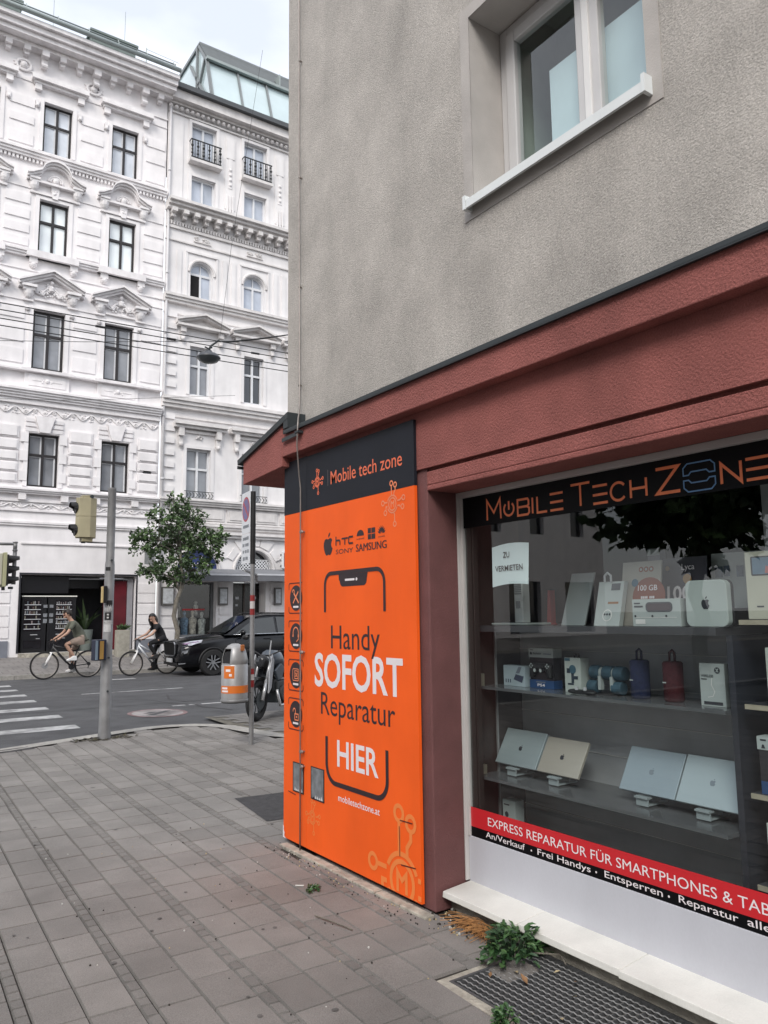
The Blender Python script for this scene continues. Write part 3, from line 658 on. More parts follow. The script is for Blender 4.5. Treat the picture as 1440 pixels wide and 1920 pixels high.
# four service icons with corner brackets
for i, cz in enumerate((1.717, 1.446, 1.171, .900)):
    p = MB(); cy = 4.997; X0 = XP; XA, XB = P - .0022, P - .0030
    flat(p, circ(cy, cz, .092, 28), X0, 0)
    for sy in (1,):
        for sz in (1, -1):
            stroke(p, [(cy + .108, cz + sz * .062), (cy + .108, cz + sz * .096), (cy + .096, cz + sz * .108), (cy - .092, cz + sz * .108), ] + ([(cy - .108, cz + sz * .096), (cy - .108, cz + sz * .065)] if i > 1 else []), .007, X0, m=1)
    flat(p, rrect(cy - .040, cy + .040, cz - .070, cz - .056, .004), XA, 2)
    q = lambda pts, wd, c=False, m=3, d=0: stroke(p, [(cy - u, cz + v) for u, v in pts], wd, XA - d, c, m)
    if i == 0:
        q([(-.042, -.036), (.036, .046)], .012); q([(.044, -.036), (-.030, .036)], .014, d=.0005); q(circ(-.036, .046, .014, 10, -60, 200), .009, d=.0009)
    elif i == 1:
        q(circ(0, .022, .040, 16, -20, 200), .009); q([(.040, .008), (.040, -.022), (.010, -.040)], .008, d=.0004); q([(-.040, .010), (-.040, -.006)], .016, d=.0004); q([(.040, .012), (.040, -.008)], .016, d=.0008)
    elif i == 2:
        q([(u, v) for u, v in rrect(-.044, .044, -.038, .044, .010, 3)], .006, True); q([(u + .008, v) for u, v in rrect(-.024, .024, -.024, .030, .003, 2)], .006, True); q([(-.008, -.012), (.024, .018)], .006); q([(-.008, .018), (.024, -.012)], .006, d=.0005); q([(.008, -.012), (.008, .018)], .005, d=.0009)
    else:
        q([(-.012, -.040), (.040, -.040), (.040, .002), (-.012, .002)], .008, True); q([(-.002, .006), (-.002, .024), (-.012, .038), (-.028, .038), (-.038, .026), (-.038, .014)], .008); flat(p, circ(cy - .014, cz - .018, .008, 10), XA, 3)
    p.build('service_icon', [m_ink, m_inkbrown, m_printwhite, m_coralpale], pb)
# two meter openings with cloudy panes
for y0, y1, z0, z1 in ((4.880, 5.033, .372, .572), (4.600, 4.776, .366, .578)):
    p = MB(); p.box(P - .004, P + .002, y0, y1, z0, z1); mo = p.build('meter_opening', m_black, pan)
    p = MB(); p.box(P - .0065, P - .003, y0 + .006, y1 - .014, z0 + .010, z1 - .006); p.build('cloudy_pane', mat('cloudy_pane', (.19, .205, .22), .35, .35, 18), mo)
    for k in range(5):
        yy = y0 + .022 + k * (y1 - y0 - .052) / 4.6; p = MB(); p.prism([(yy - .009, z0 + .011), (yy + .010, z0 + .011), (yy + rnd.uniform(-.006, .006), z0 + rnd.uniform(.018, .036))], P - .0085, P - .007, 'x'); p.build('paper_scrap', mat('paper_scrap', (.6, .6, .6), .8), mo)
for pts in ([(3.745, .432), (3.625, .437)], [(3.752, .398), (3.75, .235)], [(3.74, .192), (3.60, .205)], [(5.10, .36), (4.99, .352)]): stroke(p, pts, .006, P - .0042); nxt('scratch', m_inkbrown)
flat(p, [(5.18, .03), (5.18, .115), (5.165, .105), (5.168, .085), (5.155, .065), (5.16, .045), (5.14, .03)], P - .0042); nxt('torn_corner', m_printwhite)

# lightning conductor
lc = thing('lightning_conductor', 'thin metal lightning conductor running down the corner wall past the orange panel', 'conductor', (2.65, 4.88, 0))
b = MB(); b.tube([(2.655, 4.888, -.01), (2.655, 4.886, 1.0), (2.655, 4.886, 2.50), (2.640, 4.880, 2.60), (2.590, 4.82, 2.80), (2.585, 4.80, 2.93), (2.60, 4.82, 3.0), (2.70, 4.99, 3.10), (2.725, 5.03, 3.17), (2.725, 5.045, 5), (2.725, 5.055, 9), (2.725, 5.06, 16)], .0055, 6); b.build('rod', m_zinc, lc, smooth=True)
for z in (.56, .66, 1.336, 2.185): 
    b = MB(); b.ball((2.660, 4.870, z), .013, n=6); b.cyl((2.66, 4.872, z), (2.682, 4.872, z), .006, n=8); b.box(2.650, 2.664, 4.864, 4.896, z - .007, z + .007); b.build('clamp', m_zinc, lc)
for z in (3.32, 4.1, 5.0, 6.0):
    b = MB(); b.ball((2.73, 5.045, z), .012, n=6); b.cyl((2.73, 5.045, z), (2.75, 5.045, z), .006, n=8); b.build('clamp', m_zinc, lc)
b = MB(); b.box(2.575, 2.625, 4.78, 4.83, 2.885, 2.90); b.obox((2.60, 4.95, 2.885), (.004, 0, 0), (0, .12, -.003), (0, 0, .014)); b.build('bracket', m_metal_dk, lc)

# ================================================================ FAR FACADES
m_stuccoA = mat('white_stucco', (0.825, 0.80, 0.805), 0.85, 0.05, 2.0, 0.10, 40, stain=0.10)
m_stuccoA2 = mat('white_ornament', (0.81, 0.785, 0.79), 0.85, 0.07, 5, 0.2, 40, stain=0.12)
m_stuccoB = mat('cream_white_stucco', (0.77, 0.75, 0.75), 0.85, 0.05, 2.0, 0.12, 40, stain=0.11)
m_stuccoB2 = mat('cream_ornament', (0.70, 0.675, 0.665), 0.85, 0.08, 5, 0.2, 40, stain=0.14)
m_plinth = mat('blue_grey_plinth', (0.17, 0.18, 0.21), 0.8, 0.08, 3)
m_winframe = mat('dark_brown_window_frame', (0.016, 0.013, 0.014), 0.45, 0.1)
m_wincase = mat('white_casement', (0.66, 0.67, 0.69), 0.45, 0.04)
m_panepale = mat('pale_blind_pane', (0.84, 0.90, 0.93), 0.10, 0.10, 1.2, spec=0.9)
m_panemid = mat('curtain_pane', (0.58, 0.62, 0.68), 0.08, 0.18, 1.5, spec=1.0)
m_panegrey = mat('grey_net_pane', (0.21, 0.22, 0.24), 0.07, 0.25, 1.5, spec=1.0)
m_panedark = mat('dark_pane', (0.02, 0.022, 0.028), 0.05, 0.4, 2, spec=1.0)
m_panelblue = mat('pale_blue_pane', (0.42, 0.46, 0.53), 0.06, 0.2, 1.5, spec=1.0)
m_roof = mat('grey_green_roof_sheet', (0.14, 0.17, 0.16), 0.6, 0.12, 3)
m_gutter = mat('gutter_zinc', (0.33, 0.37, 0.36), 0.5, 0.08, 3, metal=0.3)
YF = 28.0
def fb(m, x0, x1, z0, z1, out, mi=0, back=0.03): m.box(x0, x1, YF - out, YF + back, z0, z1, mi)
def lumps(m, x0, x1, z0, z1, n, r, out, mi=0):
    for _ in range(n): m.ball((rnd.uniform(x0, x1), YF - out, rnd.uniform(z0, z1)), r * rnd.uniform(.6, 1.2), mi, n=5, sc_=(1, .8, rnd.uniform(.7, 1.2)))
def ledge(m, x0, x1, z0, z1, out, steps=3):
    """string course whose projection steps out towards the top"""
    h = (z1 - z0) / steps
    for i in range(steps): fb(m, x0, x1, z0 + h * i, z0 + h * (i + 1), out * (0.35 + 0.65 * (i + 1) / steps))
def cross_window(bld, x0, x1, z0, z1, frame_m, pane_m, name='window', d=.14, tr=.60, fw=.075, inner=None):
    m = MB(); y0, y1 = YF + d, YF + d + .09; xm = (x0 + x1) / 2; zt = z0 + (z1 - z0) * tr
    m.box(x0, x0 + fw, y0, y1, z0, z1); m.box(x1 - fw, x1, y0, y1, z0, z1); m.box(x0 + fw, x1 - fw, y0, y1, z1 - fw, z1); m.box(x0 + fw, x1 - fw, y0, y1, z0, z0 + fw)
    m.box(xm - fw * .55, xm + fw * .55, y0 - .012, y1, z0 + fw, z1 - fw); m.box(x0 + fw, x1 - fw, y0 - .008, y1 - .01, zt - fw * .55, zt + fw * .55)
    wn = m.build(name, frame_m, bld)
    if inner:
        k = MB(); q = .045
        for a, c in ((x0 + fw, xm - fw * .55), (xm + fw * .55, x1 - fw)):
            for e, f in ((z0 + fw, zt - fw * .55), (zt + fw * .55, z1 - fw)):
                k.box(c - q, c - .001, y0 + .03, y1, e, f); k.box(a + .001, c - q, y0 + .03, y1, f - q * .6, f - .001)
        k.build('inner_casement', inner, wn)
    k = MB(); k.box(x0 + .02, x1 - .02, y1 - .025, y1 + .01, z0 + .02, z1 - .02); k.build('pane', pane_m, wn)
    return wn
# ---------------------------------------------------------------- left building
lb = thing('ornate_white_building', 'richly ornamented white town house with dark brown windows and pediments, left across the street', 'building', (3.3, YF, .3))
LX0, LX1 = -4.5, 9.26
cols = [-1.93, .47, 2.87, 5.27, 7.67]
rows = [(6.0, 7.84, .49), (10.1, 12.2, .52), (14.35, 16.27, .49), (18.1, 19.98, .49)]
holes = [(c - h, c + h, a, b_, .26) for c in cols for a, b_, h in rows] + [(4.76, 8.55, .45, 3.03, 1.6)]
m = MB(); wall_holes(m, LX0, LX1, .1, 22.0, holes, YF)
m.add([(LX1, YF, .1), (LX1, 42, .1), (LX1, 42, 22), (LX1, YF, 22)], [(0, 1, 2, 3)]); m.add([(LX0, YF, .1), (LX0, 42, .1), (LX0, 42, 22), (LX0, YF, 22)], [(0, 1, 2, 3)])
PX = [(-.73 - 2.4, None)]
for i, c in enumerate(cols):
    x0, x1 = c + .80, c + 1.60
    if i == 4: x1 = LX1 - .06
    for z0, z1 in ((18.16, 18.58), (18.96, 19.26), (19.6, 19.95), (14.42, 14.72), (14.9, 15.22), (15.42, 15.76), (15.98, 16.32), (16.56, 16.94), (10.22, 10.72), (10.98, 11.5), (11.8, 12.25), (12.45, 12.8)): fb(m, x0, x1, z0, z1, .035)
    for z0, z1 in ((6.10, 6.42), (6.47, 6.79), (6.84, 7.16), (7.21, 7.57), (7.63, 8.06)):
        fb(m, x0, x1, z0, z1, .05); fb(m, x0 + .06, x1 - .06, z0 + .04, z1 - .04, .085)
    for z0, z1 in ((6.18, 6.5), (6.85, 7.2), (7.5, 7.84)):
        for s_ in (-1, 1): fb(m, c + s_ * .62 - .12, c + s_ * .62 + .12, z0, z1, .06)
    for a, b_, h in rows:
        for s_ in (-1, 1): fb(m, c + s_ * (h + .07) - .068, c + s_ * (h + .07) + .068, a, b_ + .12, .04)
        fb(m, c - h, c + h, b_ + .001, b_ + .12, .04)
for z in (1.25, 1.62, 1.98, 2.39, 2.74):
    for x0, x1 in ((LX0, 4.44), (8.62, 9.24)): fb(m, x0, x1, z - .30, z + .02, .03)
m.build('wall', m_stuccoA, lb)
m = MB(); fb(m, LX0, 4.44, .12, .86, .06); fb(m, 8.6, 9.25, .12, .8, .06); m.build('plinth', m_plinth, lb)
m = MB()
ledge(m, LX0, LX1, 17.66, 17.93, .26); ledge(m, LX0, LX1, 14.02, 14.25, .22); ledge(m, LX0, LX1, 8.98, 9.3, .34, 4); ledge(m, LX0, LX1, 5.72, 5.9, .24)
fb(m, LX0, LX1, 8.80, 8.98, .10); fb(m, LX0, LX1, 5.14, 5.2, .06); fb(m, LX0, LX1, 5.46, 5.52, .06); ledge(m, LX0, LX1, 4.66, 4.80, .09, 2); fb(m, LX0, LX1, 20.05 + .52, 20.62, .03)
fb(m, 4.7, 8.6, 4.05, 4.10, .05); fb(m, LX0, LX1, 13.55, 13.6, .04); fb(m, LX0, LX1, 13.18, 13.22, .03)
fb(m, LX0, LX1, 9.93, 10.0, .22); fb(m, LX0, LX1, 9.30, 9.38, .14)
for c in cols: fb(m, c - .72, c + .72, 9.38, 9.925, .10); fb(m, c - .60, c + .60, 9.46, 9.84, .125); fb(m, c - .86, c + .86, 14.02, 14.26, .25); fb(m, c - .86, c + .86, 9.92, 10.02, .26)
m.build('string_course', m_stuccoA2, lb)
m = MB(); x = LX0
while x < LX1 - .1: fb(m, x, x + .07, 17.53, 17.66, .10); x += .13
m.build('dentil_band', m_stuccoA2, lb)
m = MB()
for za, zb, am in ((8.42, 8.74, .11), (5.22, 5.44, .065)):
    zc = (za + zb) / 2; x = LX0
    m.tube([(LX0 + .06 * i, YF - .02, zc + am * math.sin(.06 * i * 2 * math.pi / .62)) for i in range(int((LX1 - LX0) / .06))], .026, 5)
    while x < LX1 - .2:
        for sg, xo in ((1, .155), (-1, .465)):
            c_ = (x + xo, zc + sg * am * .10); m.tube([(c_[0] + am * .62 * (1 - k / 13) * math.cos(k * .75 + sg), YF - .025, c_[1] + sg * am * .62 * (1 - k / 13) * math.sin(k * .75 + sg)) for k in range(12)], .019, 5)
            lumps(m, x + xo - .13, x + xo + .13, zc - sg * am * 1.15, zc - sg * am * .75, 4, .028, .01)
        x += .62
m.build('ornament_frieze', m_stuccoA2, lb, smooth=True)
for c in cols:
    # straight hoods of the top floor
    m = MB(); fb(m, c - .95, c + .98, 20.62, 20.80, .30); fb(m, c - .88, c + .90, 20.52, 20.62, .18)
    for s_ in (-.72, .74): fb(m, c + s_ - .11, c + s_ + .11, 20.30, 20.52, .16); fb(m, c + s_ - .06, c + s_ + .06, 19.80, 19.95, .09); m.ball((c + s_, YF - .06, 19.74), .075, 0, 6)
    m.build('window_hood', m_stuccoA2, lb)
    # swan-neck pediments of the third floor
    m = MB()
    arc = [(c - .96, 17.00), (c - .78, 17.06), (c - .62, 17.16), (c - .50, 17.22)] + [(c + .46 * math.cos(R(t)), 17.24 + .40 * math.sin(R(t))) for t in range(165, 0, -15)] + [(c + .50, 17.22), (c + .62, 17.16), (c + .80, 17.06), (c + 1.0, 17.00)]
    for off, o_ in ((0.0, .34), (-.075, .26), (-.15, .17)):
        for i in range(len(arc) - 1):
            (xa, za), (xb, zb) = arc[i], arc[i + 1]; t = .072
            m.prism([(xa, za + off), (xb, zb + off), (xb, zb + off + t), (xa, za + off + t)], YF - o_, YF + .01, 'y')
    fb(m, c - .86, c + .90, 16.80, 16.88, .20)
    for s_ in (-.70, .74):
        m.lathe([(.02, 16.48), (.10, 16.56), (.15, 16.66), (.17, 16.80)], (c + s_, YF - .06, 0), 10); fb(m, c + s_ - .17, c + s_ + .17, 16.88, 16.96, .24)
    for r_ in (.24, .17): m.tube([(c + r_ * math.cos(R(t)), YF - .06, 17.0 + r_ * .95 * math.sin(R(t))) for t in range(0, 181, 20)], .035, 6)
    m.ball((c, YF - .03, 17.04), .12, 0, 6)
    m.prism([(c - .09, 16.36), (c + .09, 16.36), (c + .15, 16.80), (c - .15, 16.80)], YF - .10, YF + .01, 'y'); lumps(m, c - .06, c + .06, 16.45, 16.72, 6, .035, .10)
    fb(m, c - .82, c + .84, 16.42, 16.50, .09)
    m.build('pediment', m_stuccoA2, lb)
    # triangular pediments of the second floor
    m = MB()
    for off, o_ in ((0, .38), (-.085, .29), (-.17, .20)):
        for (xa, za), (xb, zb) in (((c - 1.05, 13.04), (c + .03, 13.56)), ((c + .03, 13.56), (c + 1.10, 13.04))):
            m.prism([(xa, za + off), (xb, zb + off), (xb, zb + off + .08), (xa, za + off + .08)], YF - o_, YF + .01, 'y')
    for s_ in (-.72, .74):
        fb(m, c + s_ - .24, c + s_ + .24, 12.90, 12.99, .30); fb(m, c + s_ - .19, c + s_ + .19, 12.80, 12.90, .22)
        m.lathe([(.03, 12.52), (.10, 12.58), (.15, 12.68), (.17, 12.80)], (c + s_, YF - .07, 0), 10)
        fb(m, c + s_ - .17, c + s_ + .17, 12.44, 12.50, .10); m.ball((c + s_ * 1.0, YF - .05, 12.18), .08, 0, 6)
    fb(m, c - .52, c + .54, 12.52, 12.58, .08)
    for sg in (-1, 1):
        m.tube([(c + sg * (.10 + .36 * k / 9), YF - .08, 12.80 + .07 * math.sin(k * 1.1)) for k in range(10)], .035, 5); m.tube([(c + sg * .36 + .10 * (1 - k / 12) * math.cos(k * .8), YF - .08, 12.80 + .10 * (1 - k / 12) * math.sin(k * .8)) for k in range(11)], .024, 5); m.tube([(c + sg * (.05 + .05 * k), YF - .09, 13.02 - .035 * k * k * .3) for k in range(6)], .035, 5)
    lumps(m, c - .46, c + .48, 12.66, 12.93, 34, .036, .04); lumps(m, c - .16, c + .18, 12.90, 13.14, 18, .040, .07); m.lathe([(.001, 12.9), (.10, 12.93), (.11, 13.05), (.05, 13.13), (.001, 13.15)], (c + .02, YF - .06, 0), 10); m.ball((c + .02, YF - .10, 13.22), .075, 0, 8)
    m.build('pediment', m_stuccoA2, lb)
    # keystone of the first floor
    m = MB(); m.prism([(c - .16, 7.86), (c + .16, 7.86), (c + .32, 8.42), (c - .32, 8.42)], YF - .13, YF + .01, 'y')
    for s_ in (-1, 1):
        for k in range(3): m.prism([(c + s_ * (.22 + .04 * k), 7.88 + .17 * k), (c + s_ * .60, 7.88 + .17 * k), (c + s_ * .60, 8.0 + .17 * k), (c + s_ * (.28 + .04 * k), 8.0 + .17 * k)], YF - .06, YF + .01, 'y')
    m.build('keystone', m_stuccoA2, lb)
    for s_ in (-.62, .72):
        m = MB(); fb(m, c + s_ - .13, c + s_ + .13, 13.82, 14.02, .16); m.ball((c + s_, YF - .05, 13.78), .13, 0, 7); m.build('bracket', m_stuccoA2, lb)
        m = MB(); fb(m, c + s_ - .12, c + s_ + .12, 5.52, 5.72, .15); m.build('bracket', m_stuccoA2, lb)
    m = MB(); m.ball((c, YF - .10, 9.66), .09, 0, 6); lumps(m, c - .16, c + .16, 9.58, 9.74, 10, .04, .12); fb(m, c - .48, c - .18, 9.64, 9.68, .14); fb(m, c + .18, c + .48, 9.64, 9.68, .14); m.build('apron_ornament', m_stuccoA2, lb)
    cross_window(lb, c - .49, c + .49, 6.0, 7.84, m_winframe, m_panegrey, inner=m_wincase)
    cross_window(lb, c - .52, c + .52, 10.1, 12.2, m_winframe, m_panegrey, inner=m_wincase, fw=.085)
    cross_window(lb, c - .49, c + .49, 14.35, 16.27, m_winframe, m_panepale)
    cross_window(lb, c - .49, c + .49, 18.1, 19.98, m_winframe, m_panemid, inner=m_wincase)
# main cornice, frieze brackets, gutter
m = MB(); fb(m, LX0, LX1 + .10, 21.72, 21.86, .34); fb(m, LX0, LX1 + .12, 21.86, 22.02, .66); fb(m, LX0, LX1 + .14, 22.02, 22.22, .78); fb(m, LX0, LX1 + .16, 22.22, 22.36, .92); fb(m, LX0, LX1, 20.92, 20.98, .05)
m.build('cornice', m_stuccoA2, lb)
k = 0; x = LX0 + .2
while x < LX1 - .1:
    m = MB()
    if k % 3 == 0:
        fb(m, x - .12, x + .12, 21.5, 21.72, .40); fb(m, x - .10, x + .10, 21.2, 21.5, .18); m.cyl((x - .10, YF - .2, 21.22), (x + .10, YF - .2, 21.22), .08, n=8)
    else: fb(m, x - .11, x + .11, 21.55, 21.72, .34); fb(m, x - .08, x + .08, 21.44, 21.55, .22)
    m.build('cornice_bracket', m_stuccoA2, lb)
    x += .60; k += 1
for c in cols:
    m = MB(); x = c - 1.22; m.tube([(x + .24 * math.cos(R(t)), YF - .05, 21.10 + .20 * math.sin(R(t))) for t in range(0, 360, 24)], .05, 6, closed=True); m.ball((x, YF - .04, 21.10), .13, 0, 6); lumps(m, x - .32, x + .32, 20.98, 21.24, 12, .05, .02); m.build('medallion', m_stuccoA2, lb)
m = MB(); m.tube([(LX0, YF - 1.0, 22.52), (LX1 + .16, YF - 1.0, 22.52)], .085, 10); m.tube([(LX0, YF - .86, 22.78), (LX1, YF - .86, 22.78)], .028, 6)
x = LX0
while x < LX1: m.tube([(x, YF - .95, 22.46), (x, YF - 1.03, 22.62), (x, YF - .88, 22.84)], .018, 5); x += 1.05
m.build('gutter', m_gutter, lb, smooth=True)
m = MB(); m.add([(LX0, YF - .92, 22.37), (LX1 + .1, YF - .92, 22.37), (LX1 + .1, YF + 5, 25.2), (LX0, YF + 5, 25.2)], [(0, 1, 2, 3)]); rf = m.build('roof', m_roof, lb)
for x0, x1, zt in ((6.55, 8.25, 24.28), (2.2, 4.0, 24.25)):
    m = MB(); m.box(x0, x1, YF + 1.05, YF + 4, 22.8, zt); m.box(x0 - .08, x1 + .08, YF + .95, YF + 4, zt, zt + .09); m.build('dormer', m_roof, rf)
m = MB(); m.tube([(8.55, YF + .6, 23.0), (8.55, YF + .6, 24.15)], .02, 5); m.tube([(8.55, YF + .6, 24.1), (9.9, YF + .6, 24.05)], .008, 4); m.tube([(7.9, YF + 1.4, 23.0), (7.9, YF + 1.4, 26)], .012, 4); m.tube([(5.2, YF + 1.4, 23.0), (5.2, YF + 1.4, 26.2)], .012, 4); m.build('aerial', m_gutter, rf)
# vent plaque, shopfront
m = MB(); fb(m, 8.68, 8.97, 6.78, 6.98, .05); m.build('wall_plaque', mat('dark_plaque', (.03, .03, .035), .5), lb)
m = MB(); m.box(4.70, 4.758, YF - .02, YF + .15, .45, 3.09); m.box(8.552, 8.60, YF - .02, YF + .15, .45, 3.09); m.box(4.758, 8.552, YF - .02, YF + .15, 3.032, 3.09)
sf = m.build('shopfront', mat('charcoal_frame', (.02, .02, .026), .4), lb)
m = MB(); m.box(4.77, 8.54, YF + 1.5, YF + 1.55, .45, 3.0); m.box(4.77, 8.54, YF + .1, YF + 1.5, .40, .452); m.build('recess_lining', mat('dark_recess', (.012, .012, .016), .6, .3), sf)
m = MB(); m.box(4.82, 6.3, YF + .18, YF + .3, 2.42, 2.98); m.box(6.3, 7.4, YF + .5, YF + .6, 2.60, 2.98); m.build('fascia_board', mat('black_fascia', (.006, .006, .008), .35), sf)
m = MB(); m.box(6.2, 7.5, YF + .3, YF + .34, 2.90, 2.94); m.box(7.68, 8.3, YF + .2, YF + .24, 2.9, 2.94); m.build('light_strip', mat('pale_strip', (.45, .46, .48), .4), sf)
m = MB(); m.box(7.50, 8.30, YF + .24, YF + .30, .47, 2.86); dr = m.build('red_door', mat('dark_red_lacquer', (.10, .008, .014), .35, .25, 2, spec=.5), sf)
m = MB(); m.box(8.31, 8.5, YF + .2, YF + .3, .46, 2.95); m.build('steel_post', mat('brushed_steel', (.28, .28, .30), .4, .1), sf)
m = MB(); m.box(4.76, 8.55, YF - .25, YF + .12, .30, .448); m.build('step', m_conc, sf)
# downpipe between the two houses belongs to the left one
m = MB(); m.tube([(9.36, YF - .12, .4), (9.36, YF - .12, 22.0)], .05, 8)
for z in (3.4, 6.6, 9.0, 12.2, 14.6, 18.8): m.tube([(9.36, YF - .12, z), (9.36, YF - .12, z + .07)], .065, 8)
m.build('downpipe', mat('white_downpipe', (.58, .57, .58), .5, .06), lb, smooth=True)

# ---------------------------------------------------------------- right building
rb = thing('white_house_with_glass_attic', 'white town house with arched third floor windows and a glass attic, right across the street', 'building', (12, YF, .3))
RX0, RX1 = 9.30, 18.2
rc = [10.79, 13.05, 15.31, 17.57]
hl = []
for c in rc: hl += [(c - .48, c + .48, 6.0, 7.92, .24), (c - .42, c + .42, 10.02, 11.95, .24), (c - .46, c + .46, 13.86, 15.42, .28), (c - .50, c + .50, 17.62, 18.96, .22), (c - .52, c + .52, 19.58, 21.22, .22)]
hl += [(10.10, 11.60, .82, 2.86, .5), (12.28, 13.66, .40, 2.88, .7), (14.5, 15.9, .4, 2.88, .7)]
for xa in (10.85, 13.15, 15.4): hl += [(xa - .80, xa + .80, 3.30, 4.10, .5)]
m = MB(); wall_holes(m, RX0, RX1, .1, 22.0, hl, YF)
m.add([(RX0, YF, 21), (RX0, 40, 21), (RX0, 40, 22.4), (RX0, YF, 22.4)], [(0, 1, 2, 3)]); m.add([(RX1, YF, .1), (RX1, 40, .1), (RX1, 40, 22.4), (RX1, YF, 22.4)], [(0, 1, 2, 3)])
def spandrel(m, c, hw, zs, zt, y, mi=0, n=14):
    """fill between a round arch (springing zs) and the rectangle top zt"""
    pts = [(c + hw * math.cos(math.pi * i / n), zs + (zt - zs) * math.sin(math.pi * i / n)) for i in range(n + 1)]
    for i in range(n): m.add([(pts[i][0], y, pts[i][1]), (pts[i + 1][0], y, pts[i + 1][1]), (pts[i + 1][0], y, zt + .0), (pts[i][0], y, zt + .0)], [(0, 1, 2, 3)], mi)
    for i in range(n): m.add([(pts[i][0], y, pts[i][1]), (pts[i + 1][0], y, pts[i + 1][1]), (pts[i + 1][0], y + .28, pts[i + 1][1]), (pts[i][0], y + .28, pts[i][1])], [(0, 1, 2, 3)], mi)
for c in rc: spandrel(m, c, .46, 14.96, 15.42, YF)
for xa in (10.85, 13.15, 15.4): spandrel(m, xa, .80, 3.30, 4.10, YF)
for i, c in enumerate(rc):
    x0, x1 = c + .68, c + 1.58
    # flat pilasters and recessed-looking frames of the third floor
    for a in (c - 1.02, c + .86): fb(m, a, a + .18, 13.9, 15.75, .05)
    fb(m, c - .67, c + .67, 15.72, 15.80, .06)
    for s_ in (-1, 1): fb(m, c + s_ * .63 - .04, c + s_ * .63 + .04, 13.9, 15.72, .04)
    fb(m, c + .90, c + 1.36, 18.0, 21.15, .03); fb(m, c + .96, c + 1.30, 20.2, 21.05, .06); fb(m, c + 1.04, c + 1.22, 18.9, 20.2, .05)
    for k in range(3): fb(m, c + .98 + .12 * k, c + 1.04 + .12 * k, 17.65, 18.6, .07)
    for k in range(4): m.ball((c + 1.13, YF - .04, 19.05 + .22 * k), .07, 0, 6)
    for a, b_, h in ((6.0, 7.92, .48), (10.02, 11.95, .42), (17.62, 18.96, .50)):
        for s_ in (-1, 1): fb(m, c + s_ * (h + .07) - .065, c + s_ * (h + .07) + .065, a, b_ + .12, .045)
        fb(m, c - h, c + h, b_, b_ + .12, .045)
    fb(m, c - .64, c - .525, 19.58, 21.34, .05); fb(m, c + .525, c + .64, 19.58, 21.34, .05); fb(m, c - .525, c + .525, 21.222, 21.34, .05)
fb(m, 9.34, 9.92, 17.7, 21.1, .04); fb(m, 9.40, 9.86, 17.8, 21.0, .02)
z = 10.2
while z < 13.3: fb(m, 9.40, 9.82, z, z + .22, .07); z += .46
z = 6.2
while z < 9.2: fb(m, 9.40, 9.82, z, z + .22, .07); z += .46
for z in (.9, 1.35, 1.8, 2.25, 2.7):
    for x0, x1 in ((9.42, 9.98), (11.72, 12.18), (13.85, 14.4)): fb(m, x0, x1, z - .17, z + .17, .05)
for xa in (10.85, 13.15, 15.4):
    for t in (35, 65, 90, 115, 145):
        a = R(t); d = Vector((math.cos(a), math.sin(a))); q = Vector((-d.y, d.x)); c0 = Vector((xa, 3.3)); k_ = 1.22 if t in (35, 145) else 1.42; p0, p1 = c0 + d * .98, c0 + d * k_
        m.prism([tuple(p0 - q * .20), tuple(p0 + q * .20), tuple(p1 + q * .2 * k_ / .98), tuple(p1 - q * .2 * k_ / .98)], YF - .05, YF + .01, 'y')
m.build('wall', m_stuccoB, rb)
m = MB()
fb(m, RX0, RX1, 16.55, 16.66, .08); fb(m, RX0, RX1, 16.05, 16.11, .06); ledge(m, RX0 - .02, RX1, 17.22, 17.56, .62, 3); ledge(m, RX0 - .02, RX1, 13.52, 13.84, .30, 3); fb(m, RX0, RX1, 13.1, 13.15, .04)
ledge(m, RX0 - .02, RX1, 9.40, 9.80, .34, 3); fb(m, RX0, RX1, 9.05, 9.12, .06); ledge(m, RX0 - .01, RX1, 5.72, 5.96, .26, 3); ledge(m, RX0, RX1, 4.86, 5.04, .18, 2); ledge(m, RX0, RX1, 4.55, 4.76, .24, 2); fb(m, RX0, RX1, 5.08, 5.14, .05)
for c in rc:
    for k in (-1, 1): fb(m, c + k * .57 - .50, c + k * .57 + .50, 5.18, 5.66, .05); fb(m, c + k * .57 - .40, c + k * .57 + .40, 5.26, 5.58, .08)
m.build('string_course', m_stuccoB2, rb)
m = MB(); x = RX0 + .05
while x < RX1: fb(m, x, x + .06, 16.68, 16.84, .10); x += .115
m.build('dentil_band', m_stuccoB2, rb)
x = RX0 + .22
while x < RX1:
    m = MB(); fb(m, x - .10, x + .10, 17.06, 17.22, .46); fb(m, x - .08, x + .08, 16.92, 17.06, .28); x += .45; m.build('cornice_bracket', m_stuccoB2, rb)
m = MB(); x = RX0 + .05
while x < RX1:
    m.ball((x, YF - .14, 21.56), .085, 0, 6); x += .22
fb(m, RX0, RX1, 21.36, 21.42, .08); fb(m, RX0, RX1, 21.68, 21.78, .20); fb(m, RX0, RX1, 21.78, 22.14, .44); m.build('upper_cornice', m_stuccoB2, rb)
m = MB(); m.box(RX0, RX1, YF - .62, YF + .4, 22.142, 22.34); m.build('roof_edge', mat('dark_grey_gutter', (.07, .075, .08), .5), rb)
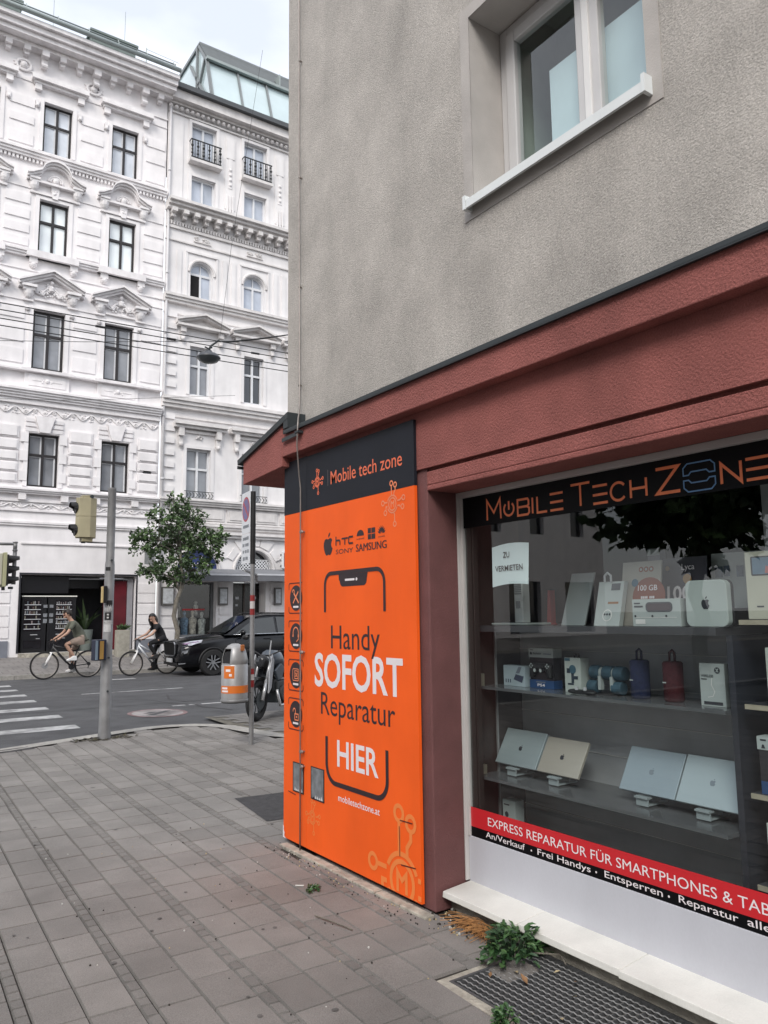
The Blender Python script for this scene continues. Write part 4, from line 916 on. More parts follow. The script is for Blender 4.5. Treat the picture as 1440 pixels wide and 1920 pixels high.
for c in rc:
    m = MB(); ledge(m, c - 1.02, c + 1.08, 8.66, 8.88, .34, 2); fb(m, c - .82, c + .84, 8.5, 8.6, .08); lumps(m, c - .12, c + .12, 8.30, 8.42, 6, .05, .04)
    for s_ in (-.74, .76):
        fb(m, c + s_ - .10, c + s_ + .10, 8.34, 8.66, .22); fb(m, c + s_ - .08, c + s_ + .08, 8.06, 8.34, .12); m.ball((c + s_, YF - .10, 8.02), .09, 0, 6)
    m.build('window_hood', m_stuccoB2, rb)
    m = MB()
    for off, o_ in ((0, .38), (-.08, .28)):
        for (xa, za), (xb, zb) in (((c - 1.03, 12.80), (c + .08, 13.16)), ((c + .08, 13.16), (c + 1.12, 12.80))):
            m.prism([(xa, za + off), (xb, zb + off), (xb, zb + off + .085), (xa, za + off + .085)], YF - o_, YF + .01, 'y')
    fb(m, c - 1.0, c + 1.08, 12.64, 12.73, .30); m.prism([(c - .5, 12.74), (c + .6, 12.74), (c + .05, 12.98)], YF - .03, YF + .01, 'y', 0)
    for s_ in (-.74, .80):
        fb(m, c + s_ - .10, c + s_ + .10, 12.42, 12.64, .20); fb(m, c + s_ - .08, c + s_ + .08, 12.2, 12.42, .12); m.ball((c + s_, YF - .09, 12.16), .085, 0, 6)
    m.build('pediment', m_stuccoB2, rb)
    m = MB(); fb(m, c - .36, c + .36, 16.22, 16.26, .06); lumps(m, c - .3, c + .3, 16.28, 16.44, 20, .045, .03); m.build('relief', m_stuccoB2, rb)
    cross_window(rb, c - .48, c + .48, 6.0, 7.92, m_wincase, m_panegrey, fw=.075)
    cross_window(rb, c - .42, c + .42, 10.02, 11.95, m_wincase, m_panedark if c > 11 else m_panegrey, fw=.075, tr=.62)
    cross_window(rb, c - .50, c + .50, 17.62, 18.96, m_wincase, m_panelblue, fw=.07, tr=.97)
    cross_window(rb, c - .52, c + .52, 19.58, 21.22, m_wincase, m_panelblue, fw=.08, tr=.97)
    # round-headed window
    m = MB(); y0, y1 = YF + .16, YF + .24; fw = .065
    m.box(c - .46, c - .46 + fw, y0, y1, 13.86, 14.96); m.box(c + .46 - fw, c + .46, y0, y1, 13.86, 14.96); m.box(c - .04, c + .04, y0 - .01, y1, 13.93, 14.90); m.box(c - .46 + fw, c + .46 - fw, y0, y1, 13.86, 13.93); m.box(c - .46 + fw, c + .46 - fw, y0 - .006, y1, 14.90, 14.99); m.box(c - .02, c + .02, y0, y1, 14.99, 15.36)
    n = 12
    for i in range(n):
        a, b_ = math.pi * i / n, math.pi * (i + 1) / n
        m.prism([(c + .46 * math.cos(a), 14.96 + .46 * math.sin(a)), (c + .46 * math.cos(b_), 14.96 + .46 * math.sin(b_)), (c + .395 * math.cos(b_), 14.96 + .395 * math.sin(b_)), (c + .395 * math.cos(a), 14.96 + .395 * math.sin(a))], y0, y1, 'y')
    wn = m.build('arched_window', m_wincase, rb)
    m = MB(); m.prism([(c - .44, 13.88), (c + .44, 13.88)] + [(c + .44 * math.cos(math.pi * i / n), 14.96 + .44 * math.sin(math.pi * i / n)) for i in range(n + 1)], y1 - .03, y1, 'y'); m.build('pane', m_panelblue, wn)
    if c < 11: m = MB(); m.box(c - .395, c - .04, y0 + .01, y1 - .031, 13.93, 14.90); m.build('open_sash', mat('black_opening', (.004, .004, .005), .9), wn)
    m = MB(); m.tube([(c + .53 * math.cos(math.pi * i / 14), YF - .02, 14.96 + .53 * math.sin(math.pi * i / 14)) for i in range(15)], .05, 6); m.build('arch_moulding', m_stuccoB2, rb)
    # French window railing
    m = MB(); zr = 20.36; o_ = .26
    for za in (19.62, zr): m.box(c - .62, c + .64, YF - o_ - .02, YF - o_ + .02, za, za + .035)
    for k in range(6):
        xk = c - .58 + .236 * k; m.cyl((xk, YF - o_, 19.65), (xk, YF - o_, zr), .022, n=6)
        for zz, rr in ((19.8, .05), (19.95, .04), (20.12, .055), (20.26, .035)): m.ball((xk, YF - o_, zz), rr, 0, 5)
    for k in range(12):
        xk = c - .56 + .1 * k; m.cyl((xk, YF - o_, 19.65), (xk, YF - o_, zr), .010, n=4)
    for s_ in (-.62, .64): m.box(c + s_ - .015, c + s_ + .015, YF - o_, YF, zr, zr + .03)
    m.build('railing', mat('black_iron', (.010, .011, .012), .5), rb)
    m = MB(); fb(m, c - .66, c + .68, 19.45, 19.57, .32); m.build('balcony_slab', m_stuccoB2, rb)
    m = MB()
    for k in range(9): m.tube([(c - .50 + .125 * k, YF - .12, 6.02), (c - .44 + .125 * k, YF - .14, 6.12), (c - .50 + .125 * k, YF - .12, 6.22)], .014, 4)
    m.box(c - .58, c + .58, YF - .14, YF - .12, 6.24, 6.265); m.box(c - .58, c + .58, YF - .14, YF - .12, 6.0, 6.02); m.build('flower_rail', mat('black_iron', (.01, .01, .01)), rb)
# glass attic
m_attic = mat('attic_steel', (.20, .215, .22), .5, .08)
m_attglass = mat('attic_glazing', (.50, .60, .62), .06, .10, .6, spec=1.0)
AT = [(28.35, 22.80), (29.10, 25.15), (30.0, 26.35), (33.6, 26.9)]
ax = 11.28
m = MB(); m.add([(ax + .05, 28.38, 22.86), (18.2, 28.38, 22.86), (18.2, 29.12, 25.16), (ax + .05, 29.12, 25.16)], [(0, 1, 2, 3)]); ga = m.build('glass_attic', m_attglass, rb)
m = MB(); x = ax
for k in range(6):
    xx = ax + 1.36 * k; m.obox((xx, 28.70, 23.98), (.035, 0, 0), (0, .38, 1.19), (0, -.05, .016))
m.box(ax, 18.2, 28.30, 28.5, 22.34, 22.86); m.build('attic_frame', m_attic, ga)
m = MB(); m.prism([(28.95, 25.12), (29.2, 25.12), (30.15, 26.42), (29.9, 26.42)], ax - .05, 18.2, 'x'); m.build('attic_eave', mat('dark_attic_eave', (.075, .085, .085), .5, .12), ga)
m = MB(); m.add([(ax + .03, y, z) for y, z in ((28.4, 22.8), (29.1, 25.1), (30.0, 26.3), (33.5, 26.35), (33.5, 22.8))], [(0, 1, 2, 3, 4)]); m.build('gable_glazing', m_attglass, ga)
m = MB(); m.box(ax - .05, 18.2, 29.9, 33.6, 26.35, 26.5)
# gable of the attic: posts and braces behind glass
for (ya, za), (yb, zb) in ((AT[0], AT[1]), (AT[1], AT[2]), ((28.4, 22.6), (33.6, 26.4)), ((30.2, 22.6), (30.2, 26.4)), ((31.2, 22.6), (29.3, 25.3)), ((28.6, 22.7), (31.0, 26.0)), ((33.6, 22.6), (33.6, 26.5)), ((29.3, 23.6), (30.6, 23.6))):
    d = Vector((0, yb - ya, zb - za)); l = d.length / 2; d.normalize(); m.obox((ax - .02, (ya + yb) / 2, (za + zb) / 2), (.05, 0, 0), d * l, Vector((0, -d.z, d.y)) * .06)
m.build('attic_frame', m_attic, ga)
m = MB(); m.box(ax + .8, 18, 31.5, 33.6, 22.5, 25.6); m.box(RX0, 18, 28.1, 34, 22.2, 22.35); m.build('attic_core', mat('grey_attic_wall', (.22, .22, .225), .8), ga)
m = MB(); m.prism([(28.0, 22.34), (32.5, 22.34), (32.5, 25.6)], 9.95, 10.05, 'x'); m.build('fire_wall', mat('fire_wall_sheet', (.30, .31, .31), .6), rb)
m = MB(); m.box(ax - .1, 18.2, 28.85, 29.0, 25.02, 25.14); m.box(14.6, 14.66, 28.9, 29.6, 25.14, 25.7); m.build('snow_guard', m_gutter, ga)
# ground floor fittings
m = MB(); m.add([(10.12, YF + .34, .84), (11.58, YF + .34, .84), (11.58, YF + .34, 2.84), (10.12, YF + .34, 2.84)], [(0, 1, 2, 3)]); swp = m.build('shop_window', m_glass, rb)
m = MB(); m.box(9.9, 11.8, YF + 1.3, YF + 1.34, .5, 3.0); m.box(9.9, 11.8, YF + .52, YF + 1.3, .6, .80); m.box(9.9, 9.94, YF + .52, YF + 1.3, .8, 3.0); m.box(11.76, 11.8, YF + .52, YF + 1.3, .8, 3.0); m.box(9.94, 11.76, YF + .52, YF + 1.3, 2.96, 3.0); m.build('display_bay', mat('dark_bay', (.035, .035, .038), .8, .3, 4), swp)
for xg, zg, kg, cg in ((10.30, .82, .95, (.42, .42, .40)), (10.62, .82, 1.05, (.16, .24, .34)), (10.95, .82, 1.05, (.48, .42, .36)), (11.30, .82, 1.0, (.46, .46, .44)), (10.45, 1.55, .6, (.40, .36, .33)), (11.12, 1.60, .6, (.52, .50, .46))):
    m = MB(); q = YF + rnd.uniform(.65, .9)
    m.lathe([(.04, zg), (.15 * kg, zg + .02), (.13 * kg, zg + .22 * kg), (.12 * kg, zg + .34 * kg), (.16 * kg, zg + .56 * kg), (.15 * kg, zg + .64 * kg), (.05, zg + .70 * kg), (.045, zg + .76 * kg), (.07, zg + .82 * kg), (.06, zg + .90 * kg), (.001, zg + .93 * kg)], (xg, q, 0), 10); m.build('dressed_dummy', mat('garment_%d' % int(xg * 100), cg, .9, .6, 14), swp, smooth=True)
m = MB()
for x0, x1, z0, z1 in ((10.1, 10.16, .82, 2.86), (11.5, 11.6, .82, 2.86), (10.16, 11.5, 2.8, 2.86), (10.16, 11.5, .82, .9)): m.box(x0, x1, YF + .28, YF + .38, z0, z1)
m.build('frame', mat('grey_metal_frame', (.16, .17, .18), .5), swp)
m = MB(); tx(m, "SALE", (10.35, YF + .345, 1.72), (11.35, YF + .345, 1.72), (0, 0, .0), 0) if False else None
m.box(10.40, 11.28, YF + .335, YF + .345, 1.80, 1.86); m.build('red_banner', mat('red_banner', (.35, .015, .02), .6), swp)
m = MB(); m.box(12.30, 13.64, YF + .55, YF + .6, .4, 2.86); dd = m.build('door', mat('dark_doorway', (.014, .012, .012), .2, .3), rb)
m = MB()
for x0, z0, w_, h_ in ((12.62, 2.22, .14, .1), (13.38, 2.22, .12, .1), (12.62, 1.95, .10, .08)): m.box(x0, x0 + w_, YF + .53, YF + .549, z0, z0 + h_)
m.build('door_sticker', mat('pale_sticker', (.45, .46, .48), .6), dd)
m = MB(); m.box(12.94, 13.0, YF + .5, YF + .549, .4, 2.86); m.build('door_stile', mat('dark_wood', (.05, .035, .028), .5), dd)
m = MB(); m.box(14.5, 15.9, YF + .6, YF + .65, .4, 2.86); m.build('door', mat('dark_doorway'), rb) if 'dark_doorway' in MATS and False else m.build('door', MATS['dark_doorway'], rb)
for x0, x1 in ((9.46, 9.92), (11.66, 12.02), (14.0, 14.3)):
    m = MB(); m.box(x0, x1, YF - .14, YF - .052, 1.98, 2.66); pf = m.build('poster_frame', mat('dark_poster_frame', (.10, .095, .09), .5), rb)
    m = MB(); m.box(x0 + .04, x1 - .04, YF - .146, YF - .1405, 2.05, 2.60); m.build('poster', mat('pale_poster', (.50, .52, .54), .5, .22, 9), pf)
m = MB()
for xa in (10.85,):
    m.prism([(xa + .80 * math.cos(math.pi * i / 20), 3.32 + .76 * math.sin(math.pi * i / 20)) for i in range(21)], YF + .10, YF + .14, 'y')
lun = m.build('blue_lunette_sign', mat('navy_sign', (.018, .035, .14), .4), rb)
m = MB(); tx(m, "S", (10.98, YF + .095, 3.66), (11.12, YF + .095, 3.66), (0, 0, .18), .01); tx(m, "FASHION", (10.28, YF + .095, 3.42), (11.42, YF + .095, 3.42), (0, 0, .16), .012); m.build('lettering', m_printwhite, lun)
for xa in (13.15, 15.4):
    m = MB(); m.box(xa - .8, xa + .8, YF + .3, YF + .34, 3.3, 4.1); ln = m.build('lunette', m_panedark, rb)
    m = MB(); k = -1.2
    while k < 1.2:
        for s_ in (1, -1):
            p = [(xa + k, 3.32), (xa + k + .05, 3.32), (xa + k + .05 + .42 * s_, 3.74), (xa + k + .42 * s_, 3.74)]
            q = [(max(xa - .74, min(xa + .74, u)), v) for u, v in p]
            if max(u for u, v in q) - min(u for u, v in q) > .04: m.add([(u, YF + .08 + (.004 if s_ > 0 else 0), v) for u, v in q], [(0, 1, 2, 3)])
        k += .135
    m.box(xa - .74, xa + .74, YF + .07, YF + .10, 3.735, 3.765); m.build('lattice', m_wincase, ln)
for xa in (10.85, 13.15, 15.4):
    m = MB(); m.tube([(xa + .86 * math.cos(math.pi * i / 18), YF - .03, 3.30 + .86 * math.sin(math.pi * i / 18)) for i in range(19)], .06, 6); m.build('arch_moulding', m_stuccoB2, rb)
# awnings
for i, (x0, x1, dz, lab) in enumerate(((9.85, 12.55, 0, 'grey fabric awning over the boutique window, left of the awning pair'), (12.75, 16.2, .03, 'grey fabric awning over the dark doorway, right of the awning pair'))):
    aw = thing('awning', lab, 'awning', (x0, YF, 2.9), group='grey awnings of the boutique')
    m = MB(); m.prism([(YF - .02, 3.30 + dz), (YF - .02, 3.36 + dz), (YF - 1.15, 3.10 + dz), (YF - 1.15, 3.05 + dz)], x0, x1, 'x'); m.build('fabric', mat('grey_awning', (.19, .195, .21), .85, .08), aw)
    m = MB(); m.box(x0 - .02, x1 + .02, YF - 1.20, YF - 1.155, 3.05 + dz, 3.11 + dz); m.build('front_rail', mat('pale_rail', (.52, .53, .56), .4), aw)
    m = MB(); x = x0
    m.box(x0, x1, YF - 1.185, YF - 1.165, 2.84 + dz, 3.048 + dz); m.build('valance', mat('grey_valance', (.14, .145, .16), .85, .08), aw)
    m = MB()
    for xx in (x0 + .1, x1 - .1): m.tube([(xx, YF - .05, 2.9), (xx, YF - .6, 2.98), (xx, YF - 1.14, 3.06)], .018, 5)
    m.build('arm', m_galv, aw)
# plain neighbours continuing the row to the left and the corner block on the left (the shop window mirrors them)
nb = thing('plain_white_building', 'plain white town house at the far left end of the row', 'building', (-14, YF, .3))
m = MB(); hh = [(x - .5, x + .5, z, z + 1.9, .25) for x in range(-26, -5, 3) for z in (5.5, 9.5, 13.5)] + [(x - 1.1, x + 1.1, .5, 3.1, .5) for x in range(-26, -5, 4)]
wall_holes(m, -28, -4.6, .1, 18, hh, YF + .02); m.add([(-28, YF, 18), (-4.6, YF, 18), (-4.6, 40, 18), (-28, 40, 18)], [(0, 1, 2, 3)]); m.build('wall', m_stuccoB, nb)
m = MB(); m.box(-28, -4.6, YF + .28, YF + .3, .2, 17); m.build('panes', m_panedark, nb)
ob = thing('corner_block', 'beige apartment block on the opposite side of the side street', 'building', (-15, 0, 0))
m = MB(); hh = [(y - .6, y + .6, z, z + 1.7, -.25) for y in range(-24, 9, 3) for z in (4.5, 8, 11.5)] + [(y - 1, y + 1, .4, 2.8, -.4) for y in range(-24, 7, 4)]
wall_holes(m, -26, 9, 0, 15, hh, -15, depth=-.25, plane='x'); m.add([(-15, 9, 0), (-30, 9, 0), (-30, 9, 15), (-15, 9, 15)], [(0, 1, 2, 3)]); m.add([(-15, -26, 15), (-15, 9, 15), (-30, 9, 15), (-30, -26, 15)], [(0, 1, 2, 3)]); m.build('wall', mat('beige_render', (.42, .38, .33), .9, .1), ob)
m = MB(); m.box(-15.3, -15.27, -26, 9, .2, 14.5); m.build('panes', m_panedark, ob)

# ================================================================ STREET OBJECTS
m_leaf = [mat('leaf_dark', (.034, .060, .022), .55, .25, 3), mat('leaf_mid', (.062, .112, .038), .5, .25, 3), mat('leaf_light', (.11, .18, .065), .5, .25, 3)]
m_bark = mat('bark', (.16, .145, .12), .95, .3, 14, .6, 40)
def leaf(m, p, l, wd, d, up, mi):
    d = Vector(d).normalized(); sd_ = d.cross(Vector(up)); sd_ = sd_.normalized() if sd_.length > 1e-4 else Vector((1, 0, 0)); n = sd_.cross(d); p = Vector(p)
    m.add([p, p + d * l * .4 + sd_ * wd / 2 + n * l * .06, p + d * l + n * -l * .08, p + d * l * .4 - sd_ * wd / 2 + n * l * .06], [(0, 1, 2), (0, 2, 3)], mi)
def rvec(r): 
    while True:
        v = Vector((r.uniform(-1, 1), r.uniform(-1, 1), r.uniform(-1, 1)))
        if .05 < v.length < 1: return v.normalized()
def tree(name, label, loc, trunk_h, crown, seed, n, size, group=None, tr=.085, stain=True):
    r = random.Random(seed); t = thing(name, label, 'tree', loc, group=group); o = Vector(loc)
    m = MB(); cz = sum(c[2] for c in crown) / len(crown)
    pts = [o + Vector((r.uniform(-.03, .03) * k, r.uniform(-.03, .03) * k, trunk_h * k / 5)) for k in range(6)] + [o + Vector((0, 0, cz + .9))]
    m.tube(pts, [tr * 1.25, tr, tr * .95, tr * .9, tr * .85, tr * .8, tr * .2], 10)
    for c in crown:
        a = o + Vector((0, 0, max(trunk_h - .1, min(c[2] - .35, cz)))); b_ = o + Vector(c[:3]); mid = a.lerp(b_, .5) + Vector((0, 0, .08)); m.tube([a, mid, b_], [tr * .42, tr * .28, tr * .08], 6)
        for _ in range(4): m.tube([b_.lerp(a, r.uniform(.1, .5)), b_ + rvec(r) * c[3] * .8], [tr * .14, tr * .05], 5)
    m.build('trunk', m_bark, t, smooth=True)
    m = MB(); tot = sum(c[3] ** 2 for c in crown)
    for c in crown:
        nb_ = max(6, int(n * c[3] ** 2 / tot / 9)); cc = o + Vector(c[:3])
        for _ in range(nb_):
            d = rvec(r); p0 = cc + Vector((d.x, d.y, d.z * c[4])) * c[3] * (r.random() ** .45); mi = r.choices((0, 1, 2), (3.5, 4, 2))[0]
            for _ in range(9):
                p = p0 + rvec(r) * r.uniform(.02, .20) * c[3]; leaf(m, p, size * r.uniform(.7, 1.3), size * r.uniform(.55, .85), rvec(r) + Vector((d.x, d.y, -.35)), rvec(r) + Vector((0, 0, .6)), mi)
    m.build('crown', m_leaf, t); return t
tree('street_tree', 'small leafy street tree on the far pavement between the two white houses', (9.15, 25.4, .12), 2.45,
     [(-.15, 0, 3.2, .56, .8), (.75, .1, 3.1, .48, .7), (-.95, -.1, 2.95, .48, .7), (0.1, .3, 4.0, .85, .8), (-1.0, .1, 3.9, .62, .8), (1.05, 0, 4.0, .66, .8), (-.55, -.2, 4.7, .6, .8), (.45, .1, 4.8, .62, .8), (-.05, 0, 5.25, .42, .9), (1.45, .1, 4.3, .36, .8), (-1.4, 0, 4.1, .32, .8), (1.25, .2, 3.55, .42, .8), (-.1, .1, 2.75, .42, .6), (.6, 0, 2.72, .34, .6)], 3, 6400, .118)
tree('side_street_tree', 'broad dark tree on the side street, mirrored in the shop window', (-8.2, 9.3, 0), 2.4,
     [(0, 0, 4.3, 1.6, .8), (1.2, .4, 3.9, 1.2, .8), (-1.3, -.3, 4.2, 1.3, .8), (.2, -.9, 5.2, 1.3, .8), (-.3, .9, 5.3, 1.2, .8), (0, 0, 3.3, 1.2, .7)], 5, 4200, .30, tr=.16)

# vending machines, pots, planter in front of the left house
m_vbody = mat('vending_black', (.008, .008, .010), .35, .2); m_vglass = mat('vending_window', (.012, .012, .015), .12, .3, spec=.8)
m_pack = [mat('pack_%s' % n_, c_, .5, .25, 20) for n_, c_ in (('white', (.22, .22, .23)), ('pale_pink', (.16, .13, .13)), ('pale_blue', (.10, .12, .14)), ('cream', (.16, .15, .12)), ('rust', (.07, .04, .035)))]
m_shelfstrip = mat('shelf_strip', (.50, .51, .53), .5, .05)
for i, (x0, x1, nr, lab) in enumerate(((4.86, 5.62, 6, 'black vending machine with widely spaced snacks, left of the vending pair'), (5.66, 6.56, 6, 'black vending machine with densely packed drinks, right of the vending pair'))):
    v = thing('vending_machine', lab, 'vending machine', (x0, YF + .15, .452), group='vending machines in the recessed shopfront')
    m = MB(); m.box(x0, x1, YF + .16, YF + .95, .455, 2.29); m.build('cabinet', m_vbody, v, bevel=.012)
    m = MB(); gx1 = x0 + .60 if i == 0 else x1 - .12; m.box(x0 + .05 if i == 0 else x0 + .24, gx1, YF + .148, YF + .158, 1.16, 2.2); m.build('window', m_vglass, v)
    a, c = (x0 + .07, gx1 - .02) if i == 0 else (x0 + .26, gx1 - .02); zs = [1.22, 1.38, 1.54, 1.70, 1.86, 2.02]
    for k, z in enumerate(zs):
        m = MB(); m.box(a, c, YF + .138, YF + .147, z, z + .022); sh = m.build('shelf', m_shelfstrip, v)
        m = MB(); x = a + .01
        while x < c - .05:
            w_ = rnd.uniform(.03, .05); h_ = rnd.uniform(.07, .11)
            if rnd.random() < (.62 if i == 0 else .85): m.box(x, x + w_, YF + .141, YF + .1475, z + .024, z + .024 + h_, rnd.choices(range(5), (6, 2, 2, 2, 1))[0])
            x += w_ + rnd.uniform(.012, .05)
        m.build('goods', m_pack, sh)
    m = MB(); m.box(x0 + .07, x0 + .62, YF + .146, YF + .156, .60, .85); m.build('delivery_flap', m_vglass, v)
    m = MB(); px = x1 - .10 if i == 0 else x0 + .05
    for z0, z1 in ((1.93, 2.03), (1.62, 1.74), (1.42, 1.56)): m.box(px, px + .12, YF + .142, YF + .156, z0, z1)
    m.build('payment_panel', mat('grey_payment_panel', (.20, .21, .23), .5, .4, 25), v)
    m = MB(); m.box(x0 + .28, x0 + .5, YF + .148, YF + .158, 1.03, 1.05); m.box(x0 + .46, x0 + .58, YF + .148, YF + .158, .9, .915); m.build('trim', m_shelfstrip, v)
m = MB(); m.box(4.84, 6.58, YF + .12, YF + .2, 2.30, 2.335); tag(m.build('lamp_strip', mat('lit_tube', (.80, .80, .74), .4, .02)), 'pale strip lamp above the vending machines', 'lamp')
pot = thing('potted_palm', 'dark leafy palm in a grey green pot beside the vending machines', 'plant', (6.98, YF + .5, .452))
m = MB(); m.lathe([(.001, .455), (.20, .455), (.26, 1.17), (.23, 1.17), (.22, 1.05), (.001, 1.05)], (6.98, YF + .5, 0), 16); m.build('pot', mat('grey_green_pot', (.16, .185, .17), .6, .1), pot, smooth=True, auto=40)
m = MB(); r = random.Random(4)
for k in range(26):
    a = r.uniform(0, 6.28); l = r.uniform(.5, 1.0); b0 = Vector((6.98, YF + .5, 1.1)); tip = b0 + Vector((math.cos(a) * l * .75, math.sin(a) * l * .5, l * r.uniform(.6, 1.25))); mid = b0.lerp(tip, .5) + Vector((0, 0, .14)); sd_ = Vector((-math.sin(a), math.cos(a), 0)) * .05
    m.add([b0, mid - sd_, tip, mid + sd_], [(0, 1, 2, 3)])
m.build('foliage', m_leaf[0], pot)
pl_ = thing('stone_planter', 'tall square stone planter with a small green plant beside the red door', 'planter', (7.86, 27.1, .24))
m = MB(); m.prism([(7.66, 26.9), (8.06, 26.9), (8.06, 27.3), (7.66, 27.3)], .24, 1.15, 'z'); m.build('tub', mat('pale_stone', (.36, .34, .29), .85, .14, 9, .3, 60, stain=.2), pl_, bevel=.015)
m = MB()
for _ in range(160): leaf(m, (7.86 + r.uniform(-.16, .16), 27.1 + r.uniform(-.16, .16), 1.15 + r.uniform(0, .1)), .14, .05, (r.uniform(-1, 1), r.uniform(-1, 1), r.uniform(.2, 1)), rvec(r), r.choice((0, 1, 1)))
m.build('foliage', m_leaf, pl_)
m = MB(); m.box(9.0, 9.06, YF - .06, YF - .02, 0, 0); 
wb_ = thing('wall_sign_board', 'small grey wall sign projecting from the facade behind the tree', 'sign', (9.0, YF - .05, 3.6))
m = MB(); m.box(8.74, 9.10, YF - .32, YF - .26, 3.45, 4.02); m.build('board', mat('grey_sign_board', (.22, .23, .23), .5, .2, 9), wb_, bevel=.01); m = MB(); m.box(8.9, 8.94, YF - .26, YF - .01, 3.7, 3.74); m.build('bracket', m_metal_dk, wb_)
ps = thing('projecting_sign', 'dark purple shop sign in a white frame, projecting beside the orange panel', 'sign', (14.25, YF - .4, 3.7))
m = MB(); m.box(14.15, 14.85, YF - .46, YF - .36, 3.40, 4.10); m.build('frame', m_wincase, ps, bevel=.04); m = MB(); m.box(14.23, 14.77, YF - .475, YF - .462, 3.48, 4.02); m.build('face', mat('dark_purple_face', (.045, .01, .03), .3), ps); m = MB(); m.box(14.3, 14.36, YF - .36, YF, 3.5, 3.56); m.box(14.3, 14.36, YF - .36, YF, 3.95, 4.01); m.build('bracket', m_metal_dk, ps)

# traffic light pole with pedestrian signal, push-button box
def beigebox(m, c, hx, hy, z0, z1): m.box(c[0] - hx, c[0] + hx, c[1] - hy, c[1] + hy, z0, z1)
tp = thing('signal_pole', 'grey galvanised traffic signal pole standing at the kerb beside the crossing', 'traffic light', (2.945, 10.83, 0))
m = MB(); m.lathe([(.085, -.01), (.085, .05), (.076, .10), (.074, 1.0), (.066, 1.06), (.064, 2.3), (.056, 2.36), (.054, 3.32), (.057, 3.325), (.057, 3.36), (.001, 3.37)], (2.945, 10.83, 0), 18); m.build('pole', m_galv, tp, smooth=True, auto=40)
m = MB(); m.obox((2.77, 10.83, 3.235), (.15, 0, .0), (0, .018, 0), (0, 0, .014)); m.obox((2.77, 10.83, 2.60), (.14, 0, 0), (0, .014, 0), (0, 0, .010)); m.build('arm', m_galv, tp)
m_beige = mat('beige_signal_housing', (.40, .36, .235), .5, .10, 5, stain=.12)
m = MB(); cxs, cys = 2.605, 10.83
def bodyp(k): return [(cxs - .135 * k, cys - .02), (cxs - .105 * k, cys - .10), (cxs + .03, cys - .13), (cxs + .115 * k, cys - .09), (cxs + .14 * k, cys), (cxs + .12 * k, cys + .09), (cxs - .10 * k, cys + .09)]
m.prism(bodyp(1), 2.655, 2.93, 'z'); m.prism(bodyp(1), 2.938, 3.19, 'z'); m.prism(bodyp(.97), 2.929, 2.939, 'z')
m.prism([(cxs - .06, cys - .09), (cxs + .08, cys - .09), (cxs + .08, cys + .05), (cxs - .06, cys + .05)], 2.60, 2.655, 'z'); m.prism([(cxs - .07, cys - .08), (cxs + .05, cys - .09), (cxs + .06, cys + .05), (cxs - .07, cys + .05)], 3.19, 3.225, 'z')
hs = m.build('signal_housing', m_beige, tp, bevel=.012)
m = MB(); m.cyl((cxs + .045, cys - .13, 3.205), (cxs + .045, cys - .05, 3.205), .024, n=10); m.cyl((cxs - .02, cys, 2.585), (cxs - .02, cys, 2.60), .03, n=10); m.build('bolt', m_metal_dk, hs)
for z in (2.755, 3.055):
    m = MB(); n = 12
    vs_ = []
    for k, (xx, rr) in enumerate(((cxs - .115, .082), (cxs - .205, .075))):
        for i in range(n): t = math.pi * (-.15 + 1.3 * i / (n - 1)); vs_.append((xx + (.05 if k and (i < 2 or i > n - 3) else 0), cys + rr * math.cos(t), z + rr * math.sin(t)))
    m.add(vs_, [(i, i + 1, n + i + 1, n + i) for i in range(n - 1)]); m.cyl((cxs - .14, cys, z), (cxs - .12, cys, z), .078, n=14); vz_ = m.build('visor', m_black, hs)
m_pbblue = mat('dark_blue_box', (.016, .022, .045), .4, .1); m_pbyellow = mat('ochre_reflector', (.34, .20, .055), .5, .08)
bx_ = thing('push_button_box', 'dark blue push-button box with an ochre stripe on the signal pole', 'push button', (2.84, 10.78, 1.02))
m = MB(); m.obox((2.815, 10.745, 1.165), (.075, .02, 0), (-.016, .06, 0), (0, 0, .137)); m.build('case', m_pbblue, bx_, bevel=.012)
m = MB(); m.obox((2.836, 10.680, 1.165), (.026, .007, 0), (-.001, .004, 0), (0, 0, .118)); m.build('stripe', m_pbyellow, bx_)
m = MB(); m.obox((2.768, 10.668, 1.165), (.015, .004, 0), (-.001, .004, 0), (0, 0, .125)); m.build('side_edge', mat('pale_blue_edge', (.18, .24, .30), .4), bx_)
yb = thing('signal_box', 'slim pale yellow acoustic signal box strapped high on the signal pole', 'signal box', (2.86, 10.77, 1.79))
m = MB(); m.obox((2.868, 10.755, 1.90), (.030, .0, 0), (0, .03, 0), (0, 0, .115)); m.build('case', m_black, yb, bevel=.012); m = MB(); m.obox((2.832, 10.735, 1.895), (.013, 0, 0), (0, .02, 0), (0, 0, .108)); m.build('front', mat('pale_ochre', (.55, .42, .20), .5), yb, bevel=.006)
def on_pole(m, px, py, r_, a0, a1, z0, z1, mi=0, n=5):
    for i in range(n):
        t0, t1 = R(a0 + (a1 - a0) * i / n), R(a0 + (a1 - a0) * (i + 1) / n); m.add([(px + r_ * math.cos(t0), py + r_ * math.sin(t0), z0), (px + r_ * math.cos(t1), py + r_ * math.sin(t1), z0), (px + r_ * math.cos(t1), py + r_ * math.sin(t1), z1), (px + r_ * math.cos(t0), py + r_ * math.sin(t0), z1)], [(0, 1, 2, 3)], mi)
m = MB()
for a0, a1, z0, z1, mi in ((200, 290, 1.40, 1.50, 0), (215, 285, 1.56, 1.66, 1), (240, 262, 1.58, 1.60, 0), (240, 262, 1.62, 1.64, 0), (190, 300, 1.68, 1.76, 2), (230, 300, 1.74, 1.82, 1), (205, 262, 2.22, 2.27, 1), (200, 320, 1.50, 1.55, 2)): on_pole(m, 2.945, 10.83, .0668 + .0005 * mi + (.0012 if a0 == 240 else 0), a0, a1, z0, z1, mi)
